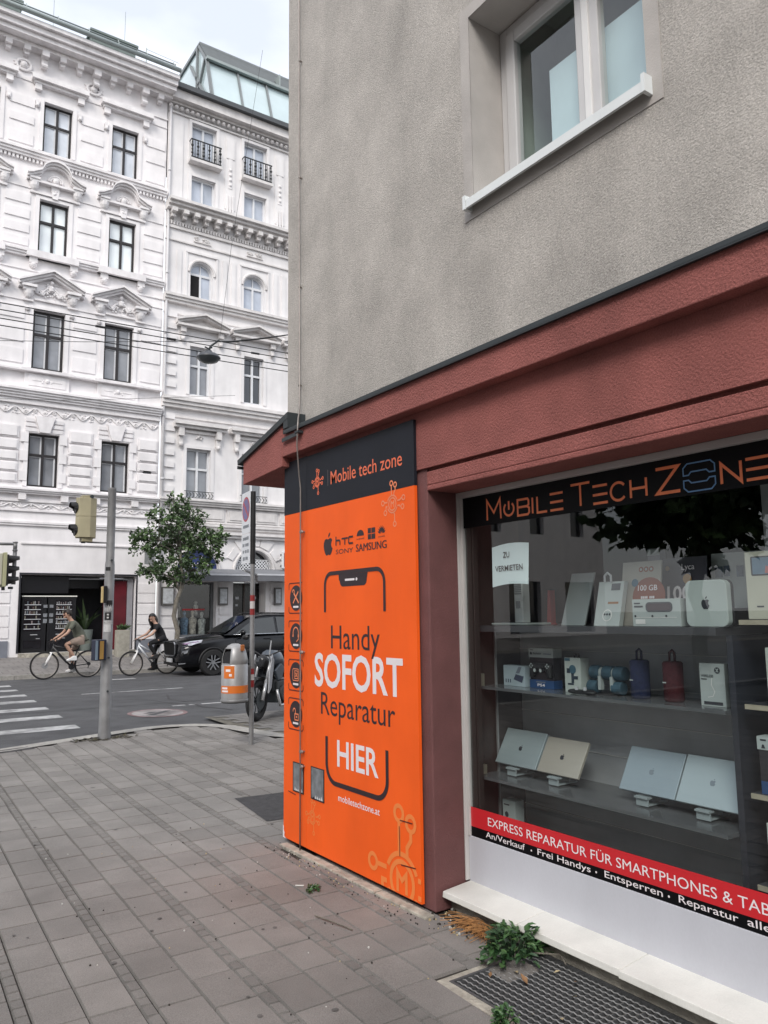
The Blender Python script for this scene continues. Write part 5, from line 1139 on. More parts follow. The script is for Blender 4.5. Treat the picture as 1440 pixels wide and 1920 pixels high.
m.build('stickers', [mat('white_sticker', (.50, .50, .50), .6, .2, 30), m_black, mat('grey_torn_sticker', (.36, .36, .36), .8, .35, 40)], tp)
m = MB()
for z in (2.36, 1.06, .62): m.cyl((2.945, 10.76, z), (2.945, 10.73, z), .014, n=8)
m.build('screw', m_metal_dk, tp)
m = MB()
for _ in range(90): 
    a = r.uniform(0, 6.28); d = r.uniform(.07, .36); leaf(m, (2.945 + d * math.cos(a) * 1.2, 10.83 + d * math.sin(a) * .5 - .03, .004), .07, .035, (r.uniform(-1, 1), r.uniform(-1, 1), .12), (0, 0, 1), 0)
tag(m.build('dead_weeds', mat('withered_weed', (.07, .062, .038), .9, .4, 20)), 'withered weeds and grit round the foot of the signal pole', 'weeds', kind='stuff')
# vehicle signal at the left edge
ts = thing('vehicle_signal', 'cream three-lamp traffic light with black visors hanging at the left edge', 'traffic light', (1.30, 10.75, 0))
S0x, S0y = 1.50, 10.75
m = MB(); m.tube([(1.16, 10.75, -.05), (1.16, 10.75, 2.9)], .055, 12); m.tube([(1.16, 10.75, 2.52), (1.70, 10.62, 2.52)], .018, 8); m.build('pole', m_galv, ts, smooth=True)
m = MB(); m.tube([(1.735, 10.72, 2.02), (1.735, 10.72, 2.50)], .026, 10); m.tube([(1.735, 10.72, 2.44), (1.735, 10.72, 2.46)], .031, 10); m.tube([(1.735, 10.72, 2.545), (1.735, 10.72, 2.56)], .031, 10); m.tube([(1.735, 10.72, 2.46), (1.735, 10.72, 2.545)], .026, 10); m.build('tube', m_galv, ts, smooth=True)
m = MB(); m.box(1.36, 1.585, 10.60, 10.82, 2.005, 2.40); hs = m.build('housing', mat('cream_housing', (.48, .47, .40), .5, .06), ts, bevel=.012)
m = MB(); m.box(1.586, 1.625, 10.55, 10.86, 1.985, 2.41); m.build('edge_plate', mat('olive_cream_edge', (.40, .40, .25), .5, .08), hs, bevel=.006)
m = MB(); m.box(1.626, 1.65, 10.57, 10.84, 2.00, 2.385); m.build('back_plate', m_black, hs)
for z in (2.065, 2.195, 2.325):
    m = MB(); vs_ = []; n = 12
    for k, (xx, rr) in enumerate(((1.65, .062), (1.785, .052))):
        for i in range(n): t = math.pi * (-.25 + 1.5 * i / (n - 1)); vs_.append((xx - (.08 if k and (i < 2 or i > n - 3) else 0), 10.70 + rr * math.cos(t), z + rr * math.sin(t)))
    m.add(vs_, [(i, i + 1, n + i + 1, n + i) for i in range(n - 1)]); m.cyl((1.652, 10.70, z), (1.665, 10.70, z), .058, n=14); m.build('visor', m_black, hs, smooth=True)
m = MB(); m.box(1.60, 1.63, 10.66, 10.74, 1.945, 1.985); m.cyl((1.70, 10.70, 1.96), (1.70, 10.70, 1.99), .03, n=8); m.build('bracket', m_metal_dk, ts)

m_platetext = mat('faded_plate_text', (.22, .24, .27), .6)
# no-stopping sign on its pole, bin on the same pole
sp = thing('sign_pole', 'slim grey sign pole with red and white bands carrying a no-stopping sign', 'sign pole', (4.28, 9.15, 0))
m = MB(); m.lathe([(.034, -.01), (.032, .02), (.030, .04), (.030, 3.19), (.001, 3.20)], (4.28, 9.15, 0), 14); m.build('pole', m_galv, sp, smooth=True, auto=40)
m = MB()
for z0, z1, mi in ((1.775, 1.85, 0), (1.68, 1.773, 1), (1.60, 1.678, 0), (.86, .93, 0), (.79, .858, 1), (.70, .788, 0)): m.lathe([(.0312, z0), (.0312, z1)], (4.28, 9.15, 0), 14, mi)
m.build('colour_bands', [mat('band_red', (.26, .022, .022), .5, .15), mat('band_white', (.55, .52, .52), .5, .08)], sp)
# plates face the street: their normal points towards the left and the viewer, seen at a shallow angle
ang = R(82); dx_, dy_ = Vector((math.cos(ang), math.sin(ang), 0)), Vector((math.sin(ang), -math.cos(ang), 0))   # plate runs along dx_
sc0 = Vector((4.238, 9.16, 0)) + dx_ * .17
def plate(m, a, c, z0, z1, mi, d=0.0, th=.004): q = sc0 + dx_ * ((a + c) / 2) - dy_ * d; m.obox((q.x, q.y, (z0 + z1) / 2), dx_ * ((c - a) / 2), dy_ * th / 2, (0, 0, (z1 - z0) / 2), mi)
m = MB(); plate(m, -.19, .19, 2.655, 3.20, 0); pl1 = m.build('no_stopping_plate', mat('sign_white', (.70, .72, .75), .4, .03), sp)
m = MB()
def pdisc(m, r0, cz_, mi, d): m.add([sc0 + dx_ * (r0 * math.cos(2 * math.pi * i / 24)) - dy_ * d + Vector((0, 0, cz_ + r0 * math.sin(2 * math.pi * i / 24))) for i in range(24)], [tuple(range(24))], mi)
pdisc(m, .165, 2.975, 0, .0030); pdisc(m, .138, 2.975, 1, .0040)
for s_ in (1, -1):
    q = [(-.10 * s_ - .016, -.085), (-.10 * s_ + .016, -.105), (.10 * s_ + .016, .085), (.10 * s_ - .016, .105)]; m.add([sc0 + dx_ * u - dy_ * (.0048 + (.0006 if s_ > 0 else 0)) + Vector((0, 0, 2.975 + v)) for u, v in q], [(0, 1, 2, 3)], 0)
m.build('no_stopping_disc', [mat('sign_red', (.42, .04, .06), .4), mat('sign_blue', (.14, .13, .30), .4)], pl1)
def ptx(m, parts, z, h):
    """blurred word: a row of small strokes, too small to read in the photograph"""
    for a, c in parts:
        u = a
        while u < c - .004: q = .012 * rnd.uniform(.7, 1.2); p = sc0 + dx_ * (u + q / 2) - dy_ * .0034; m.obox((p.x, p.y, z + h * rnd.uniform(.45, .55)), dx_ * (q / 2), dy_ * .0003, (0, 0, h * rnd.uniform(.36, .5))); u += q + .006
m = MB(); ptx(m, [(-.13, .13)], 2.725, .045); m.build('plate_lettering', m_platetext, pl1)
m = MB(); plate(m, -.19, .19, 2.265, 2.645, 0); pl2 = m.build('supplementary_plate', MATS['sign_white'], sp)
m = MB()
for pp, z in (([(-.13, .12)], 2.565), ([(-.13, .02), (.05, .13)], 2.480), ([(-.14, -.08), (-.05, .03), (.07, .13)], 2.395), ([(-.10, .0), (.03, .12)], 2.305)): ptx(m, pp, z, .048)
m.build('plate_lettering', m_platetext, pl2)
m = MB()
for z in (2.36, 2.56, 2.75, 3.1): m.lathe([(.036, z - .02), (.036, z + .02)], (4.28, 9.15, 0), 12)
m.tube([(4.28, 9.15, 2.25), (4.28, 9.15, 3.19)], .034, 12); m.build('clamp', m_black, sp)
tb = thing('litter_bin', 'grey metal litter bin with domed top and orange band hanging on the sign pole', 'bin', (4.035, 9.12, .53))
BC = (4.035, 9.12, 0)
m_bin = mat('bin_grey', (.36, .36, .365), .42, .08, 9, metal=.3, stain=.15); m_binor = mat('bin_orange', (.68, .17, .022), .5, .06)
m = MB(); n = 32
prof = [(.150, .560), (.163, .563), (.163, .99), (.158, .995), (.158, 1.005), (.161, 1.01), (.158, 1.06), (.145, 1.13), (.120, 1.19), (.085, 1.228), (.045, 1.248), (.001, 1.253)]
b0 = len(m.v); m.lathe(prof, BC, n)
# mouth: cut the dome quads facing left-front
mouth = []
for fi, f in enumerate(list(m.f)):
    c = sum((Vector(m.v[i]) for i in f), Vector()) / len(f); a = math.degrees(math.atan2(c.y - BC[1], c.x - BC[0])) % 360
    if 1.02 < c.z < 1.20 and 150 < a < 222: mouth.append(fi)
m.m = [m.m[i] for i in range(len(m.f)) if i not in mouth]; m.f = [m.f[i] for i in range(len(m.f)) if i not in mouth]
bo = m.build('body', m_bin, tb, smooth=True, auto=50); md = bo.modifiers.new('solid', 'SOLIDIFY'); md.thickness = .006
m = MB(); m.lathe([(.152, .57), (.152, 1.0), (.12, 1.14), (.001, 1.2)], BC, 24); m.build('liner', m_dark, tb)
m = MB(); m.lathe([(.165, .545), (.170, .548), (.170, .575), (.165, .578)], BC, n); m.lathe([(.001, .53), (.155, .535), (.165, .546)], BC, n, 1); m.build('base_rim', [m_galv, m_black], tb, smooth=True)
m = MB(); on_pole(m, BC[0], BC[1], .1645, 170, 350, .655, .745, 0, 24); m.build('orange_band', m_binor, tb); m = MB(); on_pole(m, BC[0], BC[1], .1648, 195, 245, .835, .985, 0, 8); m.build('orange_label', m_binor, tb)
m = MB(); on_pole(m, BC[0], BC[1], .1655, 182, 218, .67, .692, 0, 6); on_pole(m, BC[0], BC[1], .1655, 182, 215, .705, .728, 0, 6); on_pole(m, BC[0], BC[1], .1655, 206, 228, .915, .945, 0, 5); on_pole(m, BC[0], BC[1], .1655, 222, 234, .86, .89, 0, 3); m.build('label_print', m_printwhite, tb)
m = MB(); m.obox((4.075, 8.985, 1.20), (.026, .004, 0), (0, .012, .004), (0, 0, .034)); m.build('ash_slot', mat('rusty_orange', (.42, .14, .04), .6, .3, 40), tb, bevel=.004); m = MB(); m.cyl((4.075, 8.99, 1.09), (4.075, 9.02, 1.165), .012, .030, 10); m.cyl((4.125, 9.0, 1.05), (4.125, 8.985, 1.05), .008, n=8); m.build('ash_cone', m_bin, tb)
m = MB(); m.box(4.16, 4.275, 9.13, 9.17, .64, .96); m.build('mount', m_galv, tb)

# ---------------------------------------------------------------- bicycles
def wheel(root, cx, cz, rr, tyre_m, rim_m, y=0.0, spokes=18, tw=.022):
    m = MB(); m.tube([(cx + (rr - tw) * math.cos(2 * math.pi * i / 32), y, cz + (rr - tw) * math.sin(2 * math.pi * i / 32)) for i in range(32)], tw, 8, closed=True); wt = m.build('wheel', tyre_m, root, smooth=True)
    m = MB(); r1 = rr - tw * 2 - .004; m.tube([(cx + r1 * math.cos(2 * math.pi * i / 32), y, cz + r1 * math.sin(2 * math.pi * i / 32)) for i in range(32)], .010, 6, closed=True)
    for i in range(spokes): a = 2 * math.pi * i / spokes; m.tube([(cx, y + (.02 if i % 2 else -.02), cz), (cx + r1 * math.cos(a), y, cz + r1 * math.sin(a))], .0016, 4)
    m.cyl((cx, y - .05, cz), (cx, y + .05, cz), .018, n=8); m.build('rim', rim_m, wt, smooth=True); return wt
def bicycle(label, cat, loc, rz, rr, wb, main_m, fork_m, step, dark_m, group=None):
    t = thing('bicycle', label, cat, loc, rz, group, local=True); c = rr
    wheel(t, 0, c, rr, m_rubber, m_zinc); wheel(t, wb, c, rr, m_rubber, m_zinc)
    bb = (.66 * wb / 1.1, 0, c - .06); hd0 = (.16, 0, c + .32); hd1 = (.225, 0, c + .56); st_ = (.82 * wb / 1.1, 0, c + .42); sa = (.90 * wb / 1.1, 0, c + .60)
    m = MB(); m.tube([(.20, 0, c + .50), bb], .026, 8); m.tube([bb, st_], .018, 8)
    m.tube([(.215, 0, c + .54), (.80 * wb / 1.1, 0, c + (.36 if not step else .20))], .020, 8)
    for s_ in (-1, 1): m.tube([bb, (wb, s_ * .055, c)], .012, 6); m.tube([(st_[0] - .02, 0, st_[2] - .06), (wb, s_ * .055, c)], .010, 6)
    m.tube([hd0, (.235, 0, c + .58)], .024, 8); m.build('frame', main_m, t, smooth=True)
    m = MB()
    for s_ in (-1, 1): m.tube([(.16, s_ * .055, c + .34), (.09, s_ * .055, c + .17), (0, s_ * .055, c)], [.022, .021, .016], 8)
    m.box(.12, .19, -.06, .06, c + .325, c + .36); m.build('fork', fork_m, t, smooth=True)
    m = MB(); m.tube([(.235, 0, c + .58), (.25, 0, c + .63), (.19, 0, c + .67)], .016, 8); m.tube([(.26, -.31, c + .68), (.21, -.18, c + .68), (.19, 0, c + .67), (.21, .18, c + .68), (.26, .31, c + .68)], .012, 8); m.tube([(.28, -.32, c + .682), (.22, -.20, c + .682)], .017, 8); m.tube([(.28, .32, c + .682), (.22, .20, c + .682)], .017, 8)
    for s_ in (-1, 1): m.tube([(.20, s_ * .19, c + .67), (.13, s_ * .22, c + .64), (.12, s_ * .30, c + .62)], .006, 5)
    m.tube([(.19, .05, c + .66), (.10, .03, c + .6), (.13, .03, c + .40)], .005, 5); m.build('handlebar', m_black, t, smooth=True)
    m = MB(); m.tube([st_, sa], .013, 8); m.prism([(sa[0] - .15, -.02), (sa[0] - .15, .02), (sa[0] + .05, .05), (sa[0] + .12, .075), (sa[0] + .14, 0), (sa[0] + .12, -.075), (sa[0] + .05, -.05)], sa[2], sa[2] + .045, 'z'); m.build('saddle', m_black, t, bevel=.01)
    m = MB(); m.cyl((bb[0], -.06, bb[2]), (bb[0], -.05, bb[2]), .085, n=20); m.cyl((bb[0], -.075, bb[2]), (bb[0], .075, bb[2]), .02, n=8); m.cyl((wb, -.06, c), (wb, -.045, c), .05, n=14)
    m.tube([(bb[0], -.056, bb[2] + .084), (wb, -.053, c + .05)], .004, 4); m.tube([(bb[0], -.056, bb[2] - .084), (wb - .03, -.053, c - .1), (wb, -.053, c - .05)], .004, 4); m.tube([(wb, -.06, c), (wb - .02, -.06, c - .13)], .012, 5)
    m.obox((bb[0] + .02, -.085, bb[2] + .08), (.006, 0, .028), (0, .008, 0), (.014, 0, -.003)); m.tube([(bb[0], -.08, bb[2]), (bb[0] - .03, -.085, bb[2] + .165)], .010, 6); m.tube([(bb[0], .08, bb[2]), (bb[0] + .03, .085, bb[2] - .165)], .010, 6)
    m.box(bb[0] - .08, bb[0] + .02, -.17, -.09, bb[2] + .155, bb[2] + .175); m.box(bb[0] - .02, bb[0] + .08, .09, .17, bb[2] - .175, bb[2] - .155); m.build('crankset', dark_m, t)
    return t
m_bikedark = mat('bike_graphite', (.016, .016, .018), .4, .1); m_bikesilver = mat('bike_silver', (.55, .57, .60), .35, .05, metal=.2)
GR = -.10
b1 = bicycle('dark mountain bike with white fork, ridden by the man in olive', 'bicycle', (4.66, 23.32, GR), 0, .385, 1.17, m_bikedark, m_white, False, m_bikedark)
m = MB(); m.obox((.47, 0, .57), (.12, 0, -.13), (0, .03, 0), (.02, 0, .02)); m.build('battery', m_bikedark, b1)
m = MB(); m.cyl((0, -.055, .385), (0, -.048, .385), .085, n=18); m.build('brake_disc', m_galv, b1)
b2 = bicycle('silver white step-through bicycle ridden by the woman in black', 'bicycle', (6.92, 22.92, GR), 0, .355, 1.07, m_bikesilver, m_white, True, m_bikedark)

# ---------------------------------------------------------------- riders
m_skin1 = mat('skin_light', (.42, .25, .18), .6, .06); m_skin2 = mat('skin_warm', (.44, .27, .20), .6, .06)
m_hair1 = mat('dark_brown_hair', (.020, .014, .011), .6, .2, 30); m_hair2 = mat('black_hair', (.008, .007, .008), .5, .2, 30)
m_olive = mat('olive_shirt', (.105, .11, .085), .9, .1, 12); m_short = mat('beige_shorts', (.26, .20, .165), .9, .1, 12); m_shoe = mat('white_trainer', (.70, .70, .70), .6, .04); m_blackcl = mat('black_clothes', (.010, .010, .012), .9, .2, 12); m_blackshoe = mat('dark_trainer', (.03, .03, .032), .6, .2)
def rider(label, o, s, skin_m, hair_m, top_m, leg_m, shoe_m, female, long_legs, near, far, hand, head_turn):
    """o = point under the saddle at ground; all joints in metres from it, riding towards -x"""
    t = thing('person', label, 'person', o); O = Vector(o)
    W = lambda x, y, z, r_: (O.x + x * s, O.y + y, O.z + z * s, r_ * s if not isinstance(r_, tuple) else tuple(q * s for q in r_))
    lean = .31 if not female else .22
    hp, chz = (1.10, 1.585) if not female else (1.13, 1.575)
    J = dict(pel=W(.0, 0, hp, (.12, .155)), wai=W(-.10 * (lean / .34), 0, hp + .17, (.105, .135)), che=W(-.25 * (lean / .34), 0, hp + .37, (.115, .17)), nec=W(-lean, 0, chz + .03, .062), hea0=W(-lean - .06, 0, chz + .11, .072), hea1=W(-lean - .10, 0, chz + .20, .098), hea2=W(-lean - .09, 0, chz + .262, .085))
    bones = [('pel', 'wai'), ('wai', 'che'), ('che', 'nec'), ('nec', 'hea0'), ('hea0', 'hea1'), ('hea1', 'hea2')]
    ex = MB(); hx, hz = hand
    for sg, ft, nm in ((-1, near, 'n'), (1, far, 'f')):
        sh = W(-lean + .045, sg * (.185 if not female else .165), chz - .045, .058); J['sh' + nm] = sh
        ha = Vector((O.x + hx, O.y + sg * .26, O.z + hz)); shv = Vector(sh[:3]); mid = shv.lerp(ha, .5) + Vector((.035, sg * .05, -.055))
        J['el' + nm] = (*mid, .043 * s); wr = ha + (mid - ha).normalized() * .085; J['wr' + nm] = (*wr, .029 * s); J['pa' + nm] = (*ha, (.040 * s, .026 * s))
        bones += [('che', 'sh' + nm), ('sh' + nm, 'el' + nm), ('el' + nm, 'wr' + nm), ('wr' + nm, 'pa' + nm)]
        for k in range(4):
            l = (.030, .036, .034, .026)[k]; b_ = ha + Vector((-.022, sg * (-.032 + .021 * k), .004)); ex.tube([b_, b_ + Vector((-l * .9, 0, -.004)), b_ + Vector((-l * 1.15, 0, -.03)), b_ + Vector((-l * .5, 0, -.048))], [.0095, .009, .0085, .006], 6)
        ex.tube([ha + Vector((.0, -sg * .034, 0)), ha + Vector((-.02, -sg * .055, -.012)), ha + Vector((-.035, -sg * .050, -.036))], [.011, .010, .007], 6)
        hpj = W(-.02, sg * .10, hp - .03, .098); J['hp' + nm] = hpj
        an = Vector((O.x + ft[0], O.y + sg * .125, O.z + ft[1])); hv = Vector(hpj[:3]); dd = an - hv; L1, L2 = .445 * s, .425 * s; dl = min(dd.length, L1 + L2 - .004)
        a_ = (L1 * L1 - L2 * L2 + dl * dl) / (2 * dl); hgt = math.sqrt(max(0, L1 * L1 - a_ * a_)); u = dd.normalized(); pv = Vector((u.z, 0, -u.x)); pv = pv if pv.x < 0 else -pv
        kn = hv + u * a_ + pv.normalized() * hgt; an = hv + u * dl
        J['kn' + nm] = (*kn, .062 * s); J['ca' + nm] = (*kn.lerp(an, .32), .058 * s); J['an' + nm] = (*an, .037 * s); J['to' + nm] = (an.x - .14, an.y, an.z - .055, .032 * s)
        bones += [('pel', 'hp' + nm), ('hp' + nm, 'kn' + nm), ('kn' + nm, 'ca' + nm), ('ca' + nm, 'an' + nm), ('an' + nm, 'to' + nm)]
    # face: nose, ears, eyes sockets as part of the body surface
    H = Vector(J['hea1'][:3]); f = Vector((-math.cos(head_turn), -math.sin(head_turn), -.05)).normalized(); sdv = Vector((-f.y, f.x, 0)).normalized()
    ex.obox(H + f * .098 * s + Vector((0, 0, -.005)), f * .018, sdv * .012, (0, 0, .024)); ex.ball(H + f * .070 * s + Vector((0, 0, -.075 * s)), .036 * s, n=6)
    for sg in (-1, 1): ex.ball(H + sdv * sg * .094 * s + Vector((0, 0, .0)), .026 * s, n=6, sc_=(.6, .6, 1.2))
    Jb = {k: ((*v[:3], tuple(q * .80 for q in v[3]) if isinstance(v[3], tuple) else v[3] * .84) if k in ('pel', 'wai', 'che', 'hpn', 'hpf', 'shn', 'shf') else v) for k, v in J.items()}
    bd_ = skin_mesh('body', Jb, bones, 'pel', skin_m, t, 1, ex)
    m = MB()
    for sg in (-1, 1): m.ball(H + f * .094 * s + sdv * sg * .034 * s + Vector((0, 0, .028 * s)), .012 * s, n=5); m.obox(H + f * .096 * s + sdv * sg * .034 * s + Vector((0, 0, .05 * s)), f * .006, sdv * .02, (0, 0, .005))
    m.obox(H + f * .093 * s + Vector((0, 0, -.052 * s)), f * .006, sdv * .024, (0, 0, .006)); m.build('facial_features', mat('dark_features', (.05, .02, .018), .6), t)
    m = MB(); hc = H + Vector((0, 0, .035 * s)) - f * .018 * s
    m.ball(hc, .118 * s, n=10); hair_keep = []
    for fc, mi in zip(m.f, m.m):
        c = sum((Vector(m.v[i]) for i in fc), Vector()) / len(fc) - hc
        if c.dot(f) > .050 * s and c.z < .052 * s: continue
        if c.z < -.045 * s and not female and c.dot(f) > -.02: continue
        hair_keep.append(fc)
    m.f = hair_keep; m.m = [0] * len(m.f)
    if female:
        for k in range(9):
            a = R(-70 + 140 * k / 8); d = (-f * math.cos(a) + sdv * math.sin(a)); p0 = hc + d * .09 * s + Vector((0, 0, .02)); m.tube([p0, p0 + d * .03 + Vector((0.01, 0, -.12 * s)), p0 + d * .015 + Vector((.035, 0, -.26 * s)), p0 - d * .01 + Vector((.05, 0, -.36 * s))], [.036, .040, .034, .010], 6)
    else: m.tube([hc + f * .085 * s + Vector((0, 0, .065 * s)) + sdv * -.05, hc + f * .095 * s + Vector((0, 0, .085 * s)), hc + f * .085 * s + Vector((0, 0, .065 * s)) + sdv * .05], .03, 6)
    m.build('hair', hair_m, t, smooth=True)
    # clothes: grown over the same joints, a little thicker
    G = lambda k, e, f_=1.0: (*J[k][:3], tuple(q * f_ + e for q in J[k][3]) if isinstance(J[k][3], tuple) else J[k][3] * f_ + e)
    slv = .72 if not female else .62; T = dict(low=(*(Vector(J['pel'][:3]) + Vector((.01, 0, -.05))), (.150 * s, .170 * s)), pel=G('pel', .030), wai=G('wai', .026), che=G('che', .018), nec=(*Vector(J['che'][:3]).lerp(Vector(J['nec'][:3]), .80), .078 * s)); tb_ = [('low', 'pel'), ('pel', 'wai'), ('wai', 'che'), ('che', 'nec')]
    for nm in 'nf':
        T['sh' + nm] = G('sh' + nm, .016); T['el' + nm] = (*Vector(J['sh' + nm][:3]).lerp(Vector(J['el' + nm][:3]), slv), (.068 if not female else .055) * s); tb_ += [('che', 'sh' + nm), ('sh' + nm, 'el' + nm)]
    skin_mesh('shirt', T, tb_, 'pel', top_m, t, 1)
    T = dict(pel=(*(Vector(J['pel'][:3]) + Vector((0, 0, -.02))), (.135 * s, .165 * s)), w2=(*Vector(J['pel'][:3]).lerp(Vector(J['wai'][:3]), .75), (.122 * s, .150 * s))); tb_ = [('pel', 'w2')]
    for nm in 'nf':
        T['hp' + nm] = G('hp' + nm, .014)
        if long_legs: T['kn' + nm] = G('kn' + nm, .014); T['ca' + nm] = G('ca' + nm, .012); T['an' + nm] = G('an' + nm, .014); tb_ += [('pel', 'hp' + nm), ('hp' + nm, 'kn' + nm), ('kn' + nm, 'ca' + nm), ('ca' + nm, 'an' + nm)]
        else: T['kn' + nm] = (*Vector(J['hp' + nm][:3]).lerp(Vector(J['kn' + nm][:3]), .80), .096 * s); tb_ += [('pel', 'hp' + nm), ('hp' + nm, 'kn' + nm)]
    skin_mesh('trousers' if long_legs else 'shorts', T, tb_, 'pel', leg_m, t, 1)
    for nm in 'nf':
        an = Vector(J['an' + nm][:3]); m = MB(); m.prism([(an.x + .065, an.z - .105), (an.x - .20, an.z - .115), (an.x - .215, an.z - .075), (an.x - .10, an.z - .02), (an.x - .03, an.z + .03), (an.x + .055, an.z + .025), (an.x + .075, an.z - .06)], an.y - .047, an.y + .047, 'y'); m.build('shoe', shoe_m, t, bevel=.018)
    return t
rider('man in olive shirt and beige shorts riding the dark mountain bike', (5.62, 23.32, GR), 1.0, m_skin1, m_hair1, m_olive, m_short, m_shoe, False, False, (-.21, .60), (-.16, .28), (-.705, 1.085), 0.1)
rider('woman with long dark hair in black riding the silver bicycle', (7.80, 22.92, GR), .93, m_skin2, m_hair2, m_blackcl, m_blackcl, m_blackshoe, True, True, (-.20, .575), (-.14, .245), (-.63, 1.055), .9)

# ---------------------------------------------------------------- parked black SUV
car = thing('parked_suv', 'glossy black SUV with chrome-edged grille standing on the street behind the bin', 'car', (7.86, 22.28, GR), R(-1.5), local=True)
m_carpaint = mat('black_car_paint', (.004, .0045, .006), .16, .1, 2, spec=.45)
m_cartrim = mat('black_trim', (.010, .010, .011), .5, .1); m_chrome = mat('chrome', (.55, .57, .60), .18, .04, metal=.9); m_carglass = mat('car_glass', (.010, .013, .013), .04, .3, 2, spec=1.0)
ST = [(0.0, .66, .34, .74, .90, .98), (.05, .80, .26, .78, .95, 1.00), (.22, .90, .22, .86, 1.00, 1.04), (.55, .935, .21, .93, 1.045, 1.09), (1.0, .945, .21, .985, 1.095, 1.14), (1.42, .945, .21, 1.03, 1.125, 1.18), (2.3, .94, .21, 1.07, 1.15, 1.19), (3.3, .94, .21, 1.10, 1.16, 1.19), (4.1, .93, .23, 1.11, 1.16, 1.19), (4.5, .88, .28, 1.08, 1.12, 1.15), (4.65, .78, .36, 1.0, 1.05, 1.08)]
m = MB(); rows_ = []
for x, w_, zb, zs, zh, zc in ST:
    half = [(0, zb), (w_ * .80, zb), (w_ * .97, zb + .10), (w_, .52), (w_ * .995, zs - .16), (w_ * .975, zs - .03), (w_ * .93, zs + .02), (w_ * .72, zh), (w_ * .35, zc - .01), (0, zc)]
    rows_.append([(x, -y, z) for y, z in half] + [(x, y, z) for y, z in half[-2:0:-1]])
n = len(rows_[0]); m.v = [p for r_ in rows_ for p in r_]
for i in range(len(rows_) - 1):
    for j in range(n): m.f.append((i * n + j, i * n + (j + 1) % n, (i + 1) * n + (j + 1) % n, (i + 1) * n + j)); m.m.append(0)
m.f += [tuple(range(n)), tuple(range((len(rows_) - 1) * n, len(rows_) * n))]; m.m += [0, 0]
body = m.build('body', m_carpaint, car, smooth=True, sub=1)
CB = [(1.32, .86, 1.13, .80, 1.15), (1.75, .875, 1.12, .76, 1.42), (2.22, .88, 1.12, .69, 1.665), (2.7, .88, 1.12, .675, 1.725), (3.4, .88, 1.12, .67, 1.72), (3.95, .87, 1.12, .65, 1.66), (4.35, .84, 1.12, .66, 1.38), (4.58, .80, 1.1, .70, 1.12)]
m = MB(); rows_ = []
for x, wb, zb, wt, zt in CB:
    half = [(wb, zb), (wb - (wb - wt) * .5, zb + (zt - zb) * .5), (wt, zt - .04), (wt * .85, zt - .005), (wt * .4, zt + .015), (0, zt + .02)]
    rows_.append([(x, -y, z) for y, z in half] + [(x, y, z) for y, z in half[-2::-1]])
n = len(rows_[0]); m.v = [p for r_ in rows_ for p in r_]
for i in range(len(rows_) - 1):
    for j in range(n - 1): m.f.append((i * n + j, i * n + j + 1, (i + 1) * n + j + 1, (i + 1) * n + j)); m.m.append(0)
m.build('roof', m_carpaint, car, smooth=True)
def side(z, f=0.012):   # half width of the cabin side at height z
    t = max(0, min(1, (z - 1.12) / .56)); return .88 - .195 * t + f
